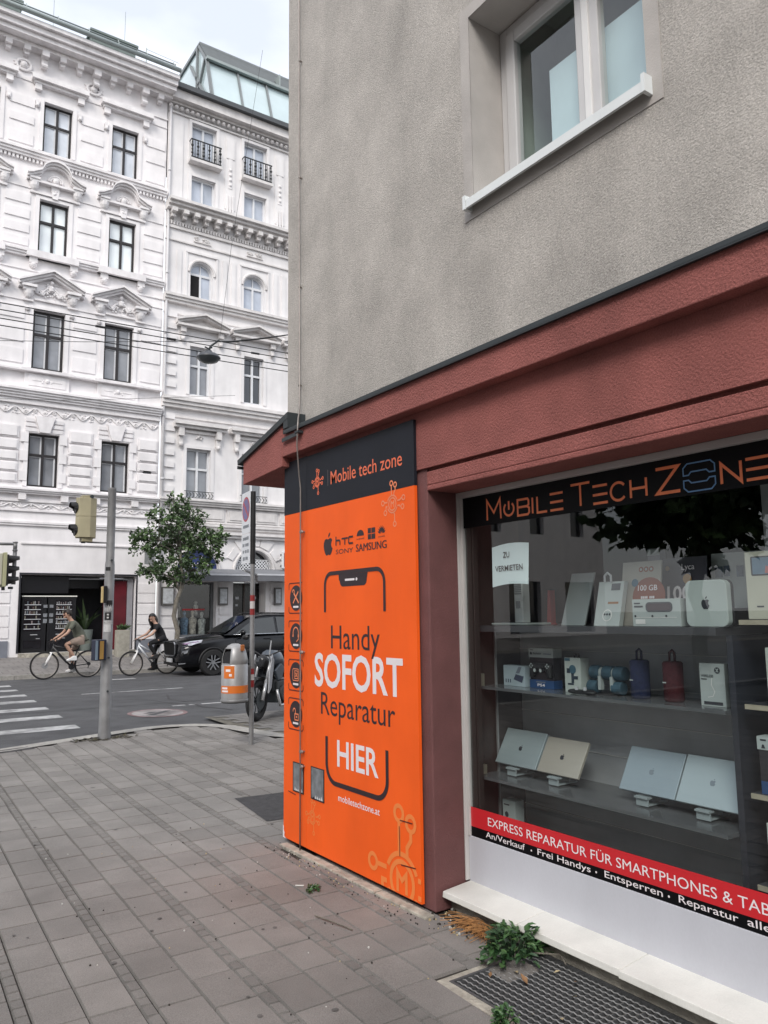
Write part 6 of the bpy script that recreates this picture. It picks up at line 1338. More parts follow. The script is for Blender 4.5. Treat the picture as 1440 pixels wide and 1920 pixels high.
for s_ in (-1, 1):
    for nm, pts in (('side_window', [(1.62, 1.16), (1.98, 1.40), (2.30, 1.58), (2.90, 1.635), (2.92, 1.16)]), ('side_window', [(2.99, 1.16), (2.98, 1.638), (3.55, 1.62), (3.80, 1.56), (3.83, 1.17)]), ('side_window', [(3.90, 1.18), (3.88, 1.54), (4.08, 1.45), (4.22, 1.22)])):
        m = MB(); m.add([(x, s_ * side(z), z) for x, z in pts], [tuple(range(len(pts)))]); m.build(nm, m_carglass, car)
    m = MB(); m.tube([(1.55, s_ * .90, 1.135), (2.4, s_ * .905, 1.145), (3.4, s_ * .905, 1.15), (4.25, s_ * .88, 1.18)], .013, 6); m.build('window_trim', m_chrome, car, smooth=True)
    m = MB(); m.tube([(2.3, s_ * .70, 1.70), (2.5, s_ * .68, 1.765), (3.8, s_ * .66, 1.735), (3.95, s_ * .66, 1.68)], .018, 6); m.build('roof_rail', m_cartrim, car, smooth=True)
    m = MB(); m.ball((1.80, s_ * 1.03, 1.20), .11, n=8, sc_=(.75, 1.0, .72)); m.tube([(1.80, s_ * .90, 1.15), (1.80, s_ * .98, 1.17)], .03, 6); m.build('mirror', m_carpaint, car, smooth=True)
    m = MB(); m.add([(1.2, s_ * .952, .30), (3.4, s_ * .952, .30), (3.4, s_ * .944, .42), (1.2, s_ * .944, .42)], [(0, 1, 2, 3)]); m.build('sill_trim', m_cartrim, car)
    for x in (2.5, 3.55): m = MB(); m.box(x, x + .2, s_ * .945 - .012, s_ * .945 + .012, .985, 1.015); m.build('door_handle', m_carpaint, car, bevel=.008)
    m = MB()
    for xx in (1.62, 2.72, 3.62): m.box(xx - .004, xx + .004, s_ * .948 - .003, s_ * .948 + .003, .45, 1.04)
    m.build('door_gap', m_cartrim, car)
    # headlight: swept-back clear unit with a bright blade
    m = MB(); P_ = [(.06, .50, .86), (.12, .60, .93), (.30, .80, .985), (.62, .945, 1.02), (.58, .955, .95), (.32, .925, .875), (.12, .78, .83), (.05, .52, .82)]
    m.add([(x - .012, s_ * y * 1.004, z) for x, y, z in P_], [tuple(range(8))]); hl_ = m.build('headlight', mat('headlight_lens', (.42, .43, .48), .08, .25, 14, spec=1.0), car)
    m = MB(); m.add([(x - .022, s_ * y * 1.012, z) for x, y, z in ((.14, .66, .885), (.32, .85, .925), (.52, .945, .965), (.50, .95, .985), (.30, .85, .955), (.14, .66, .91))], [tuple(range(6))]); m.build('light_blade', mat('lilac_light', (.60, .40, .66), .2, .05), hl_)
    m = MB(); m.add([(x - .02, s_ * y * 1.01, z) for x, y, z in ((.06, .72, .60), (.20, .90, .66), (.22, .92, .74), (.10, .80, .72))], [(0, 1, 2, 3)]); m.build('fog_light', mat('fog_lens', (.20, .21, .23), .2), car)
    m = MB(); m.add([(x - .02, s_ * y * 1.01, z) for x, y, z in ((.03, .66, .34), (.16, .88, .36), (.16, .88, .385), (.03, .66, .37))], [(0, 1, 2, 3)]); m.build('bumper_trim', m_chrome, car)
    for wx in (.93, 3.72):
        m = MB(); m.lathe([(.22, -.12), (.34, -.12), (.372, -.09), (.372, .08), (.34, .11), (.25, .11)], (wx, s_ * .85, .37), 28, 0, 'y'); wh = m.build('wheel', m_rubber, car, smooth=True, auto=35)
        m = MB(); yo = s_ * .955; m.lathe([(.262, s_ * .095), (.275, s_ * .112), (.282, s_ * .105)], (wx, s_ * .85, .37), 28, 1, 'y'); m.lathe([(.001, s_ * .03), (.27, s_ * .03)], (wx, s_ * .85, .37), 24, 0, 'y')
        for k in range(5):
            a = 2 * math.pi * k / 5 + .3; d = Vector((math.cos(a), 0, math.sin(a))); q = Vector((-d.z, 0, d.x)); c0 = Vector((wx, yo, .37))
            for sg in (-1, 1): m.add([c0 + d * .05 + q * .02 * sg, c0 + d * .05 + q * .05 * sg, c0 + d * .268 + q * .075 * sg, c0 + d * .268 + q * .040 * sg], [(0, 1, 2, 3)], 1)
        m.cyl((wx, yo - s_ * .03, .37), (wx, yo + s_ * .008, .37), .06, n=12, m=1); m.build('rim', [m_black, mat('alloy', (.30, .31, .33), .3, .08, metal=.6)], wh)
        m = MB(); m.tube([(wx + .415 * math.cos(math.pi * i / 16), s_ * .945, .37 + .415 * math.sin(math.pi * i / 16)) for i in range(17)], .028, 6); m.build('wheel_arch', m_cartrim, car, smooth=True)
m = MB(); m.add([(1.37, -.78, 1.175), (1.37, .78, 1.175), (2.20, .60, 1.655), (2.20, -.60, 1.655)], [(0, 1, 2, 3)]); m.v = [(x - .02, y, z + .025) for x, y, z in m.v]; m.build('windscreen', m_carglass, car)
m = MB(); gp = [(-.50, .90), (-.42, .955), (.42, .955), (.50, .90), (.46, .62), (.38, .57), (-.38, .57), (-.46, .62)]; m.add([(-.035 if z > .7 else -.02, y, z) for y, z in gp] + [(.15, y, z) for y, z in gp], [tuple(range(8))] + [(i, (i + 1) % 8, 8 + (i + 1) % 8, 8 + i) for i in range(8)]); gr = m.build('grille', m_cartrim, car)
m = MB(); m.tube([(-.045 if z > .7 else -.03, y, z) for y, z in gp], .016, 6, closed=True); m.build('grille_surround', m_chrome, gr)
m = MB()
for k in range(15): y = -.42 + .06 * k; m.box(-.048, -.02, y - .006, y + .006, .61, .92)
m.build('grille_bars', m_black, gr)
m = MB(); m.obox((-.035, 0, .44), (.006, 0, 0), (0, .26, 0), (0, 0, .056)); npl = m.build('number_plate', mat('plate_white', (.52, .53, .54), .4, .05), car); m = MB(); m.box(-.0425, -.0415, -.255, -.225, .39, .49); m.build('plate_strip', m_pbblue, npl)
m = MB(); m.add([(-.005, -.62, .30), (-.005, .62, .30), (-.012, .62, .385), (-.012, -.62, .385)], [(0, 1, 2, 3)]); m.build('lower_intake', m_black, car)

# ---------------------------------------------------------------- motorcycle half hidden behind the panel
mc = thing('motorcycle', 'black and grey-blue motorcycle parked behind the sign pole, half hidden by the orange panel', 'motorcycle', (5.42, 11.40, -.05), R(38), local=True)
def mwheel(cx, rr, tw):
    m = MB(); m.tube([(cx + (rr - tw) * math.cos(2 * math.pi * i / 30), 0, rr + (rr - tw) * math.sin(2 * math.pi * i / 30)) for i in range(30)], tw, 10, closed=True); w_ = m.build('wheel', m_rubber, mc, smooth=True)
    m = MB(); m.tube([(cx + (rr - tw * 2) * math.cos(2 * math.pi * i / 30), 0, rr + (rr - tw * 2) * math.sin(2 * math.pi * i / 30)) for i in range(30)], .018, 6, closed=True)
    for k in range(10): a = 2 * math.pi * k / 10; m.tube([(cx, 0, rr), (cx + (rr - tw * 2) * math.cos(a), 0, rr + (rr - tw * 2) * math.sin(a))], .009, 5)
    m.cyl((cx, -.08, rr), (cx, .08, rr), .04, n=12); m.cyl((cx, -.075, rr), (cx, -.068, rr), .14, n=20); m.build('rim', m_metal_dk, w_)
mwheel(0, .32, .055); mwheel(1.38, .32, .07)
m_mcsilver = mat('silver_fork', (.50, .51, .53), .3, .08, metal=.5); m_tank = mat('grey_blue_tank', (.06, .075, .095), .35, .15, 4)
m = MB()
for s_ in (-1, 1): m.tube([(0, s_ * .10, .32), (.14, s_ * .10, .62)], .028, 8); m.tube([(.14, s_ * .10, .62), (.30, s_ * .10, .98)], .022, 8)
m.build('fork', m_mcsilver, mc, smooth=True)
m = MB(); pts = [(.36 * math.cos(R(t)), .32 + .36 * math.sin(R(t))) for t in range(30, 150, 15)]
for i in range(len(pts) - 1): m.add([(pts[i][0], -.07, pts[i][1]), (pts[i + 1][0], -.07, pts[i + 1][1]), (pts[i + 1][0], .07, pts[i + 1][1]), (pts[i][0], .07, pts[i][1])], [(0, 1, 2, 3)])
m.build('front_mudguard', m_black, mc)
m = MB()
for s_ in (-1, 1): m.prism([(.10, .42), (.20, .50), (.30, .92), (.24, 1.02), (.14, .78)], s_ * .15 - .012, s_ * .15 + .012, 'y'); m.tube([(.22, s_ * .13, .86), (.12, s_ * .16, 1.02), (.16, s_ * .17, 1.24)], .012, 6)
m.build('leg_shield', mat('pale_shield', (.36, .37, .39), .35, .1), mc, bevel=.005)
m = MB(); m.ball((.20, 0, .90), .11, n=8, sc_=(.9, .95, 1.0)); m.build('headlamp', m_black, mc, smooth=True); m = MB(); m.ball((.118, 0, .90), .085, n=8, sc_=(.3, 1, 1)); m.build('lens', m_glass if False else mat('lamp_lens', (.03, .032, .036), .1), mc, smooth=True)
m = MB(); m.tube([(.42, -.40, 1.06), (.36, -.26, 1.08), (.30, -.08, 1.0), (.30, .08, 1.0), (.36, .26, 1.08), (.42, .40, 1.06)], .012, 8); m.tube([(.43, -.41, 1.06), (.37, -.28, 1.08)], .019, 8); m.tube([(.43, .41, 1.06), (.37, .28, 1.08)], .019, 8)
for s_ in (-1, 1): m.tube([(.34, s_ * .25, 1.08), (.30, s_ * .34, 1.26)], .007, 5); m.ball((.30, s_ * .36, 1.29), .065, n=6, sc_=(.35, 1, .65)); m.tube([(.33, s_ * .28, 1.085), (.28, s_ * .38, 1.08)], .006, 5)
m.build('handlebar', m_black, mc, smooth=True)
m = MB(); m.tube([(.30, 0, .86), (.44, 0, .93), (.62, 0, .91), (.80, 0, .78), (.86, 0, .70)], [.10, .16, .165, .12, .05], 12); m.build('tank', m_tank, mc, smooth=True)
m = MB()
for s_ in (-1, 1): m.prism([(.30, .76), (.52, .86), (.66, .78), (.56, .62), (.40, .60)], s_ * .16 - .02, s_ * .16 + .02, 'y')
m.build('side_panel', m_tank, mc, bevel=.01)
m = MB(); m.tube([(.74, 0, .76), (.95, 0, .74), (1.25, 0, .80), (1.62, 0, .90)], [.12, .14, .13, .05], 10); m.build('seat', m_black, mc, smooth=True)
m = MB(); m.box(.42, .86, -.16, .16, .24, .58); m.cyl((.62, -.20, .38), (.62, .20, .38), .13, n=16); m.tube([(.44, 0, .5), (.36, 0, .70)], .09, 10); m.box(.36, .46, -.12, .12, .42, .62); m.build('engine', m_metal_dk, mc, bevel=.015)
m = MB(); m.tube([(.28, 0, .92), (.46, .1, .60), (.60, .14, .22), (1.38, .12, .32)], .022, 8); m.tube([(.28, 0, .92), (.46, -.1, .60), (.60, -.14, .22), (1.38, -.12, .32)], .022, 8); m.tube([(.3, 0, .9), (.85, 0, .70), (1.3, 0, .72)], .022, 8); m.build('frame', m_black, mc, smooth=True)
m = MB(); m.tube([(.40, -.16, .45), (.46, -.19, .20), (.80, -.20, .18), (1.4, -.22, .34)], [.022, .024, .03, .05], 8); m.build('exhaust', m_mcsilver, mc, smooth=True)
m = MB(); m.tube([(.66, -.16, .24), (.44, -.36, .03), (.40, -.40, .015), (.34, -.40, .015)], .011, 6); m.build('side_stand', m_black, mc, smooth=True)

# ---------------------------------------------------------------- overhead wires and hanging street lamp
m_wire = mat('black_wire', (.02, .02, .022), .6)
WIR = [(0.0, 7.56, 'topmost of the overhead tram wires crossing the street'), (.15, 7.48, 'second overhead tram wire from the top, with a splice clamp'), (.30, 7.36, 'third overhead tram wire from the top'), (.45, 7.27, 'lowest of the overhead tram wires crossing the street')]
for dy, z, lab in WIR:
    m = MB(); m.tube([(-14 + 2.6 * i, 15.85 + dy, z + .0022 * (-14 + 2.6 * i) ** 2 * .16 + .018 * (-14 + 2.6 * i)) for i in range(18)], .011, 5)
    if 'splice' in lab:
        for xk in (3.9, 5.4, 7.4): zz = z + .0022 * xk * xk * .16 + .018 * xk; m.tube([(xk, 15.85 + dy, zz), (xk + .2, 15.85 + dy, zz + .004)], .024, 6)
    tag(m.build('overhead_wire', m_wire), lab, 'wire', 'overhead wires')
sl = thing('hanging_street_lamp', 'dark grey saucer street lamp hanging from a span wire over the street', 'street lamp', (6.36, 16, 7.22))
m = MB(); m.lathe([(.001, 7.49), (.07, 7.485), (.10, 7.44), (.20, 7.40), (.265, 7.33), (.268, 7.31), (.255, 7.305)], (6.36, 16, 0), 24); m.build('shade', mat('dark_grey_shade', (.06, .065, .075), .4, .1), sl, smooth=True, auto=50)
m = MB(); m.lathe([(.262, 7.312), (.20, 7.24), (.10, 7.205), (.001, 7.20)], (6.36, 16, 0), 24); m.build('lamp_bowl', mat('grey_bowl', (.10, .115, .12), .25, .05), sl, smooth=True)
m = MB(); m.tube([(6.36, 16, 7.48), (6.40, 16, 7.60), (6.52, 16, 7.70), (6.60, 16, 7.78)], .022, 6); m.tube([(6.27, 16, 7.56), (6.36, 16, 7.53), (6.44, 16, 7.58)], .018, 6); m.build('hanger', m_metal_dk, sl, smooth=True)
m = MB(); m.tube([(6.55, 16, 7.74), (6.9, 16.0, 7.80), (7.6, 15.9, 7.98), (8.4, 15.8, 8.22), (11, 15.3, 8.9)], [.014, .022, .020, .012, .010], 6); m.tube([(6.55, 16, 7.74), (4.0, 17.4, 7.66), (-6, 23, 7.6)], .007, 5); tag(m.build('span_wire', m_wire), 'thick black span wire carrying the hanging street lamp', 'wire')
m = MB(); m.tube([(8.34, 17.5, 16.7), (7.2, 16.8, 10.4), (6.62, 16, 7.78)], .0045, 5); tag(m.build('stay_wire', m_wire), 'thin stay wire rising from the street lamp in front of the arched windows', 'wire')
m = MB(); m.tube([(2.0, 20, 6.7), (4.6, 20.5, 7.15), (9.2, 21, 8.1)], .006, 4); tag(m.build('anchor_wire', m_wire), 'very thin wire slanting up across the lower windows of the white house', 'wire')

# ================================================================ SHOP DISPLAY
m_board = mat('display_white_card', (.40, .44, .43), .5, .05, 4); m_card2 = mat('cream_card', (.50, .49, .40), .5, .05, 4)
# shelving unit: slatted back, three boards, upright
un = thing('display_shelving', 'dark grey slatted shelving unit inside the shop window', 'shelf', (3.2, 2.7, .36))
m = MB()
z = .30
while z < 1.48:
    m.box(3.40, 3.42, 1.95, 3.47, z, min(1.49, z + .176)); z += .18
m.build('slat_back', m_slat, un); m = MB(); z = .476
while z < 1.45: m.box(3.394, 3.42, 1.95, 3.47, z + .0005, z + .0035); z += .18
m.build('lit_slat_lip', m_slatlip, un)  # proud pale strips, the light on the slat lips put into their colour
m_counter = mat('dark_counter', (.05, .05, .055), .35, .12, 3)
for z0, z1, x0, x1 in ((1.488, 1.522, 3.03, 3.75), (1.160, 1.176, 3.06, 3.398), (.668, .684, 3.02, 3.398)): m = MB(); m.box(x0, x1, 1.93, 3.47, z0, z1); m.build('shelf_board', m_counter if z0 > 1.4 else mat('smoked_glass_shelf', (.10, .105, .11), .15, .1), un)
m = MB(); m.box(3.03, 3.42, 3.474, 3.49, .36, 2.26); m.build('side_panel', mat('dark_brown_side', (.035, .028, .026), .5, .2), un)
m = MB(); m.box(3.10, 3.42, 1.90, 1.928, .36, 1.487); m.build('upright', mat('dark_blue_upright', (.025, .027, .036), .4, .15), un)
m = MB(); m.box(3.18, 3.19, 3.455, 3.468, .40, 1.48); m.build('shelf_rail', m_galv, un)
u2 = thing('side_shelving', 'second shelving unit with pale shelf edges at the right border of the shop window', 'shelf', (3.2, 1.4, .36))
m_shelfedge = mat('pale_wood_edge', (.36, .32, .24), .6, .12, 20)
m = MB(); m.box(3.40, 3.42, .2, 1.895, .30, 2.2); m.build('slat_back', m_slat, u2)
for z in (1.555, 1.21, .855, .50): m = MB(); m.box(3.10, 3.398, .2, 1.862, z - .022, z - .002); m.box(3.094, 3.0995, .2, 1.862, z - .022, z - .002, 1); m.build('shelf_board', [m_counter, m_shelfedge], u2)
# shop room behind
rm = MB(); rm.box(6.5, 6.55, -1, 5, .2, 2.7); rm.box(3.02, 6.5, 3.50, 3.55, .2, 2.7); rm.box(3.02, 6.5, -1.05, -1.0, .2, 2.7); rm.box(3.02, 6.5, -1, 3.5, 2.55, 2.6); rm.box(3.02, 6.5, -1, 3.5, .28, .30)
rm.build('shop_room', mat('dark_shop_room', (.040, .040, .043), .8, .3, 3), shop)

def item(name, label, cat, loc, group=None): return thing(name, label, cat, loc, group=group)
def slabbox(m, y0, y1, z0, z1, x0, th, lean=0.0, mi=0):
    """upright box: front face at x0 (bottom), leaning back by 'lean' at the top"""
    m.add([(x0, y0, z0), (x0, y1, z0), (x0 + lean, y1, z1), (x0 + lean, y0, z1), (x0 + th, y0, z0), (x0 + th, y1, z0), (x0 + th + lean, y1, z1), (x0 + th + lean, y0, z1)], [(0, 1, 2, 3), (4, 5, 6, 7), (0, 1, 5, 4), (3, 2, 6, 7), (0, 3, 7, 4), (1, 2, 6, 5)], mi)
def fpt(y, z, z0, z1, x0, lean, d): t = (z - z0) / (z1 - z0); return (x0 + lean * t - d, y, z)
def prt(m, poly, z0, z1, x0, lean=0, d=.0012, mi=0): m.add([fpt(y, z, z0, z1, x0, lean, d) for y, z in poly], [tuple(range(len(poly)))], mi)
def rct(a, b, c, d): return [(a, c), (b, c), (b, d), (a, d)]
m_lap = [mat('laptop_silver', (.32, .375, .39), .35, .04, metal=.3), mat('laptop_gold', (.41, .375, .32), .35, .04, metal=.3), mat('laptop_grey', (.27, .32, .35), .35, .04, metal=.3), mat('laptop_palesilver', (.36, .415, .43), .35, .04, metal=.3)]
m_acr = mat('clear_stand', (.30, .34, .35), .15, .1); m_logo = mat('dark_emblem', (.02, .022, .03), .3); m_logo2 = mat('grey_emblem', (.16, .19, .22), .2)
LP = [(3.450, 3.133, .212, 0, m_logo, 'silver laptop with a dark emblem, leftmost of the four on the lower shelf'), (3.122, 2.833, .200, 1, m_logo, 'gold coloured laptop on the lower shelf'), (2.574, 2.266, .222, 2, m_logo2, 'grey laptop with a faint emblem, third from the left on the lower shelf'), (2.260, 1.945, .225, 3, m_logo2, 'pale silver laptop at the right end of the lower shelf')]
for ya, yc, h_, ci, lg, lab in LP:
    t = item('laptop', lab, 'laptop', (3.15, (ya + yc) / 2, .69), 'laptops on the lower shelf')
    wv = Vector((0, yc - ya, 0)); uv = Vector((.52, 0, .855)).normalized() * h_; nv = wv.cross(uv).normalized(); nv = nv if nv.x < 0 else -nv
    c0 = Vector((3.15, ya, .742)) + wv / 2 + uv / 2
    m = MB(); m.obox(c0, wv / 2, uv / 2, nv * .004); lid = m.build('lid', m_lap[ci], t, bevel=.003)
    m = MB(); m.obox(c0 - nv * .010 + uv * .0, wv * .495, uv * .495, nv * .004); m.build('base', m_lap[ci], t, bevel=.003)
    m = MB(); k = .030; apple(m, c0 + nv * .0048 - wv.normalized() * k / 2 - uv.normalized() * k * .57, wv.normalized() * k, uv.normalized() * k * 1.15); m.build('emblem', lg, lid)
    b0 = Vector((3.15, (ya + yc) / 2 + .012, .742)); m = MB(); m.obox(b0 + Vector((-.005, 0, -.014)), (.020, 0, 0), (0, .036, 0), (0, 0, .004)); m.obox(b0 + Vector((-.012, 0, -.030)), (.003, 0, 0), (0, .034, 0), (0, 0, .022)); m.obox(b0 + Vector((.06, 0, -.046)), (.07, 0, 0), (0, .036, 0), (0, 0, .003)); m.obox(b0 + Vector((.10, 0, .02)), (.03, 0, .06), (0, .034, 0), (.002, 0, -.001)); m.build('stand', m_acr, t)
# top counter
pa = item('paper_notice', 'white sheet reading ZU VERMIETEN taped behind the shop window', 'notice', (2.972, 3.07, 1.75))
m = MB(); n = 8
rows_ = []
for i in range(n + 1):
    for j in range(3): u, v = i / n, j / 2; rows_.append((2.970 + .014 * (u ** 3) * (.4 + v) + .004 * (1 - u) * v, 3.232 - .272 * u, 1.735 + .006 * u + .222 * v + .012 * math.sin(u * 3)))
m.add(rows_, [(i * 3 + j, i * 3 + j + 1, (i + 1) * 3 + j + 1, (i + 1) * 3 + j) for i in range(n) for j in range(2)]); m.build('sheet', mat('notice_paper', (.66, .74, .75), .7, .03), pa, smooth=True)
m = MB(); tx(m, "ZU", (2.9685, 3.140, 1.895), (2.9685, 3.090, 1.895), (0, 0, .030), .008); tx(m, "VERMIETEN", (2.9685, 3.205, 1.820), (2.9685, 2.992, 1.824), (0, 0, .030), .008); m.build('lettering', m_ink, pa)
T0 = 1.523
t = item('tower_fan', 'slim white tower fan on a flat base under the paper notice', 'fan', (3.22, 3.3, T0)); m = MB(); m.box(3.22, 3.28, 3.255, 3.325, T0 + .012, 1.80); bo = m.build('tower', mat('fan_white', (.88, .90, .88), .5), t, bevel=.006); m = MB(); m.box(3.16, 3.36, 3.17, 3.46, T0, T0 + .012); m.build('base', m_board, t, bevel=.004)
m = MB()
for k in range(6): m.box(3.2155, 3.2195, 3.262, 3.318, 1.70 + .011 * k, 1.706 + .011 * k)
m.build('grille', m_slat, bo); m = MB(); m.box(3.2155, 3.2195, 3.275, 3.305, 1.62, 1.66); m.build('panel', m_slat, bo)
t = item('red_stand', 'red narrow display stand behind the white tower fan', 'stand', (3.3, 3.2, T0)); m = MB(); m.prism([(3.255, T0), (3.205, T0), (3.19, 1.72), (3.172, 1.72), (3.172, T0 + .01), (3.16, T0)], 3.36, 3.40, 'x'); m.build('body', mat('dull_red', (.25, .02, .018), .5), t)
t = item('display_board', 'plain grey board leaning on the counter left of the white phone packet', 'board', (3.15, 2.82, T0)); m = MB(); slabbox(m, 2.745, 2.905, T0, 1.80, 3.15, .012, .10); m.build('panel', mat('grey_card', (.20, .22, .22), .5, .06), t, bevel=.003)
t = item('sim_packet', 'pale grey phone packet with a hanging hook on the counter', 'packet', (3.15, 2.6, T0)); m = MB(); z1 = 1.745; slabbox(m, 2.525, 2.683, T0, z1, 3.15, .03, .06); m.build('packet', m_board, t)
m = MB(); m.tube([(3.20, 2.640, z1), (3.20, 2.640, z1 + .03), (3.20, 2.620, z1 + .045), (3.20, 2.600, z1 + .03), (3.20, 2.60, z1)], .006, 6); m.build('hook', m_slat, t)
m = MB(); prt(m, rct(2.545, 2.60, 1.70, 1.735), T0, z1, 3.15, .06, mi=0); prt(m, circ(2.605, 1.575, .030, 16), T0, z1, 3.15, .06, mi=1); prt(m, circ(2.605, 1.575, .025, 16), T0, z1, 3.15, .06, .002, mi=2)
for k in range(3): prt(m, circ(2.590 + .015 * k, 1.580, .006, 8), T0, z1, 3.15, .06, .003, mi=0)
prt(m, rct(2.545, 2.610, 1.632, 1.643), T0, z1, 3.15, .06, mi=3); m.build('print', [m_logo, m_slatlip, m_board, mat('copper_print', (.30, .15, .07), .6)], t)
t = item('data_poster', 'beige 100 GB data card with a brown disc leaning on the counter', 'card', (3.20, 2.42, T0)); zt = 1.84; m = MB(); slabbox(m, 2.345, 2.575, T0, zt, 3.22, .008, .05); m.build('card', mat('beige_card', (.36, .34, .30), .6, .05), t)
m = MB(); prt(m, circ(2.41, 1.665, .095, 24), T0, zt, 3.22, .05, mi=0); prt(m, circ(2.495, 1.735, .020, 12), T0, zt, 3.22, .05, .0018, mi=1)
prt(m, rct(2.44, 2.495, 1.555, 1.61), T0, zt, 3.22, .05, .0018, mi=3)
for k in range(3): prt(m, circ(2.462 - .030 * k, 1.800, .014, 12), T0, zt, 3.22, .05, mi=0); prt(m, circ(2.462 - .030 * k, 1.800, .007, 10), T0, zt, 3.22, .05, .002, mi=4)
def fx(z): return 3.22 + .05 * (z - T0) / (zt - T0) - .0026
tx(m, "100 GB", (fx(1.70), 2.475, 1.695), (fx(1.70), 2.362, 1.695), (.004, 0, .026), .012, 2); [m.add([(fx(1.66), y - .008, 1.655), (fx(1.66), y, 1.655), (fx(1.667), y, 1.667), (fx(1.667), y - .008, 1.667)], [(0, 1, 2, 3)], 2) for y in (2.455, 2.445, 2.434, 2.424, 2.405, 2.395, 2.385)]; m.build('print', [mat('brown_disc', (.24, .07, .04), .6), mat('teal_dot', (.05, .13, .20), .6), m_printwhite, mat('ochre_print', (.40, .26, .06), .6), m_board], t)
t = item('dark_data_poster', 'dark violet poster with a big 100 behind the white mini computer', 'poster', (3.30, 2.2, T0)); zt = 1.85; m = MB(); slabbox(m, 2.14, 2.385, T0, zt, 3.30, .008, .03); m.build('card', mat('dark_violet_card', (.022, .018, .034), .5, .1), t)
m = MB(); q = 3.30 - .0015; tx(m, "100", (q + .012, 2.355, 1.645), (q + .012, 2.225, 1.645), (.005, 0, .066), .02, 0); tx(m, "Lyca", (q + .024, 2.275, 1.79), (q + .024, 2.205, 1.79), (.003, 0, .028), .005, 0); m.add([(q + .018, 2.243 + .024 * math.cos(2 * math.pi * i / 16), 1.745 + .024 * math.sin(2 * math.pi * i / 16)) for i in range(16)], [tuple(range(16))], 1); m.add([(q + .022, 2.352 + .012 * math.cos(2 * math.pi * i / 12), 1.80 + .012 * math.sin(2 * math.pi * i / 12)) for i in range(12)], [tuple(range(12))], 1); m.build('print', [m_printwhite, mat('orange_dot', (.40, .22, .07), .6)], t)
t = item('headset_carton', 'white carton with a dark oval visor picture on the counter', 'carton', (3.10, 2.28, T0)); m = MB(); m.box(3.10, 3.17, 2.140, 2.402, T0, 1.650); m.build('carton', m_board, t, bevel=.002)
m = MB(); flat(m, rrect(2.180, 2.325, 1.590, 1.635, .018), 3.0985, 0); flat(m, rrect(2.188, 2.317, 1.597, 1.629, .014), 3.0975, 1); flat(m, rct(2.34, 2.39, 1.612, 1.620), 3.0985, 0); flat(m, rct(2.355, 2.39, 1.628, 1.634), 3.0985, 0); flat(m, rct(2.16, 2.385, 1.5635, 1.566), 3.0985, 2)
for y in (2.385, 2.29, 2.215): flat(m, circ(y, 1.571, .006, 8), 3.0985, 0)
flat(m, rct(2.33, 2.385, 1.535, 1.556), 3.0985, 2); m.build('print', [m_logo, mat('dark_red_glass', (.035, .014, .02), .2), m_slatlip], t)
t = item('mini_computer', 'white square mini computer with rounded corners and a dark emblem standing upright', 'computer', (3.08, 2.0, T0)); m = MB(); m.prism(rrect(1.902, 2.102, T0, 1.726, .030, 6), 3.085, 3.12, 'x'); bo = m.build('body', mat('mini_white', (.40, .45, .43), .35, .03), t, bevel=.003)
m = MB(); m.prism(rrect(1.900, 2.104, T0 - .0, 1.728, .031, 6), 3.121, 3.135, 'x'); m.build('back', m_black, t); m = MB(); apple(m, (3.0835, 2.025, 1.600), (0, -.043, 0), (0, 0, .056)); m.build('emblem', m_logo, bo)
t = item('phone_poster', 'pale poster showing rows of phones behind the mini computer', 'poster', (3.32, 1.98, T0)); m = MB(); slabbox(m, 1.82, 2.150, T0 + .08, 1.86, 3.36, .008, .02); m.build('card', mat('pale_poster_card', (.36, .39, .38), .6, .06), t)
m = MB()
for y, z, w_, h_ in ((2.11, 1.77, .040, .055), (2.07, 1.775, .03, .05), (2.005, 1.77, .035, .055), (1.945, 1.79, .03, .045), (1.945, 1.70, .03, .06), (1.90, 1.70, .03, .05)): m.add([(3.36 + .02 * (z - 1.6) / .26 - .002, y + a * w_ / 2, z + b * h_ / 2) for a, b in ((-1, -1), (1, -1), (1, 1), (-1, 1))], [(0, 1, 2, 3)])
m.build('print', mat('phone_print', (.06, .085, .13), .4, .5, 30), t)
t = item('tablet_carton', 'cream carton with a tablet picture on the upper shelf at the right border', 'carton', (3.12, 1.7, 1.56)); m = MB(); m.box(3.11, 3.16, 1.55, 1.826, 1.555, 1.835); m.build('carton', m_card2, t, bevel=.002); m = MB(); flat(m, rrect(1.70, 1.800, 1.735, 1.815, .006), 3.1085, 0); flat(m, rct(1.707, 1.793, 1.741, 1.809), 3.1075, 1); flat(m, [(1.74, 1.745), (1.707, 1.742), (1.707, 1.785), (1.72, 1.77), (1.735, 1.775)], 3.1065, 2); flat(m, rct(1.755, 1.785, 1.605, 1.611), 3.1085, 0); m.build('print', [m_logo, mat('tablet_screen', (.10, .17, .24), .3, .2, 20), mat('pink_print', (.42, .14, .13), .5)], t)
t = item('small_grey_box', 'narrow grey-white dispenser box behind the beige data card', 'box', (3.35, 2.38, T0)); m = MB(); m.box(3.38, 3.43, 2.435, 2.505, 1.70, 1.91); m.box(3.38, 3.43, 2.45, 2.49, T0, 1.70); m.build('case', mat('grey_violet_case', (.20, .19, .23), .5), t); m = MB(); m.box(3.376, 3.3795, 2.435, 2.505, 1.875, 1.905); m.build('label', m_board, t)
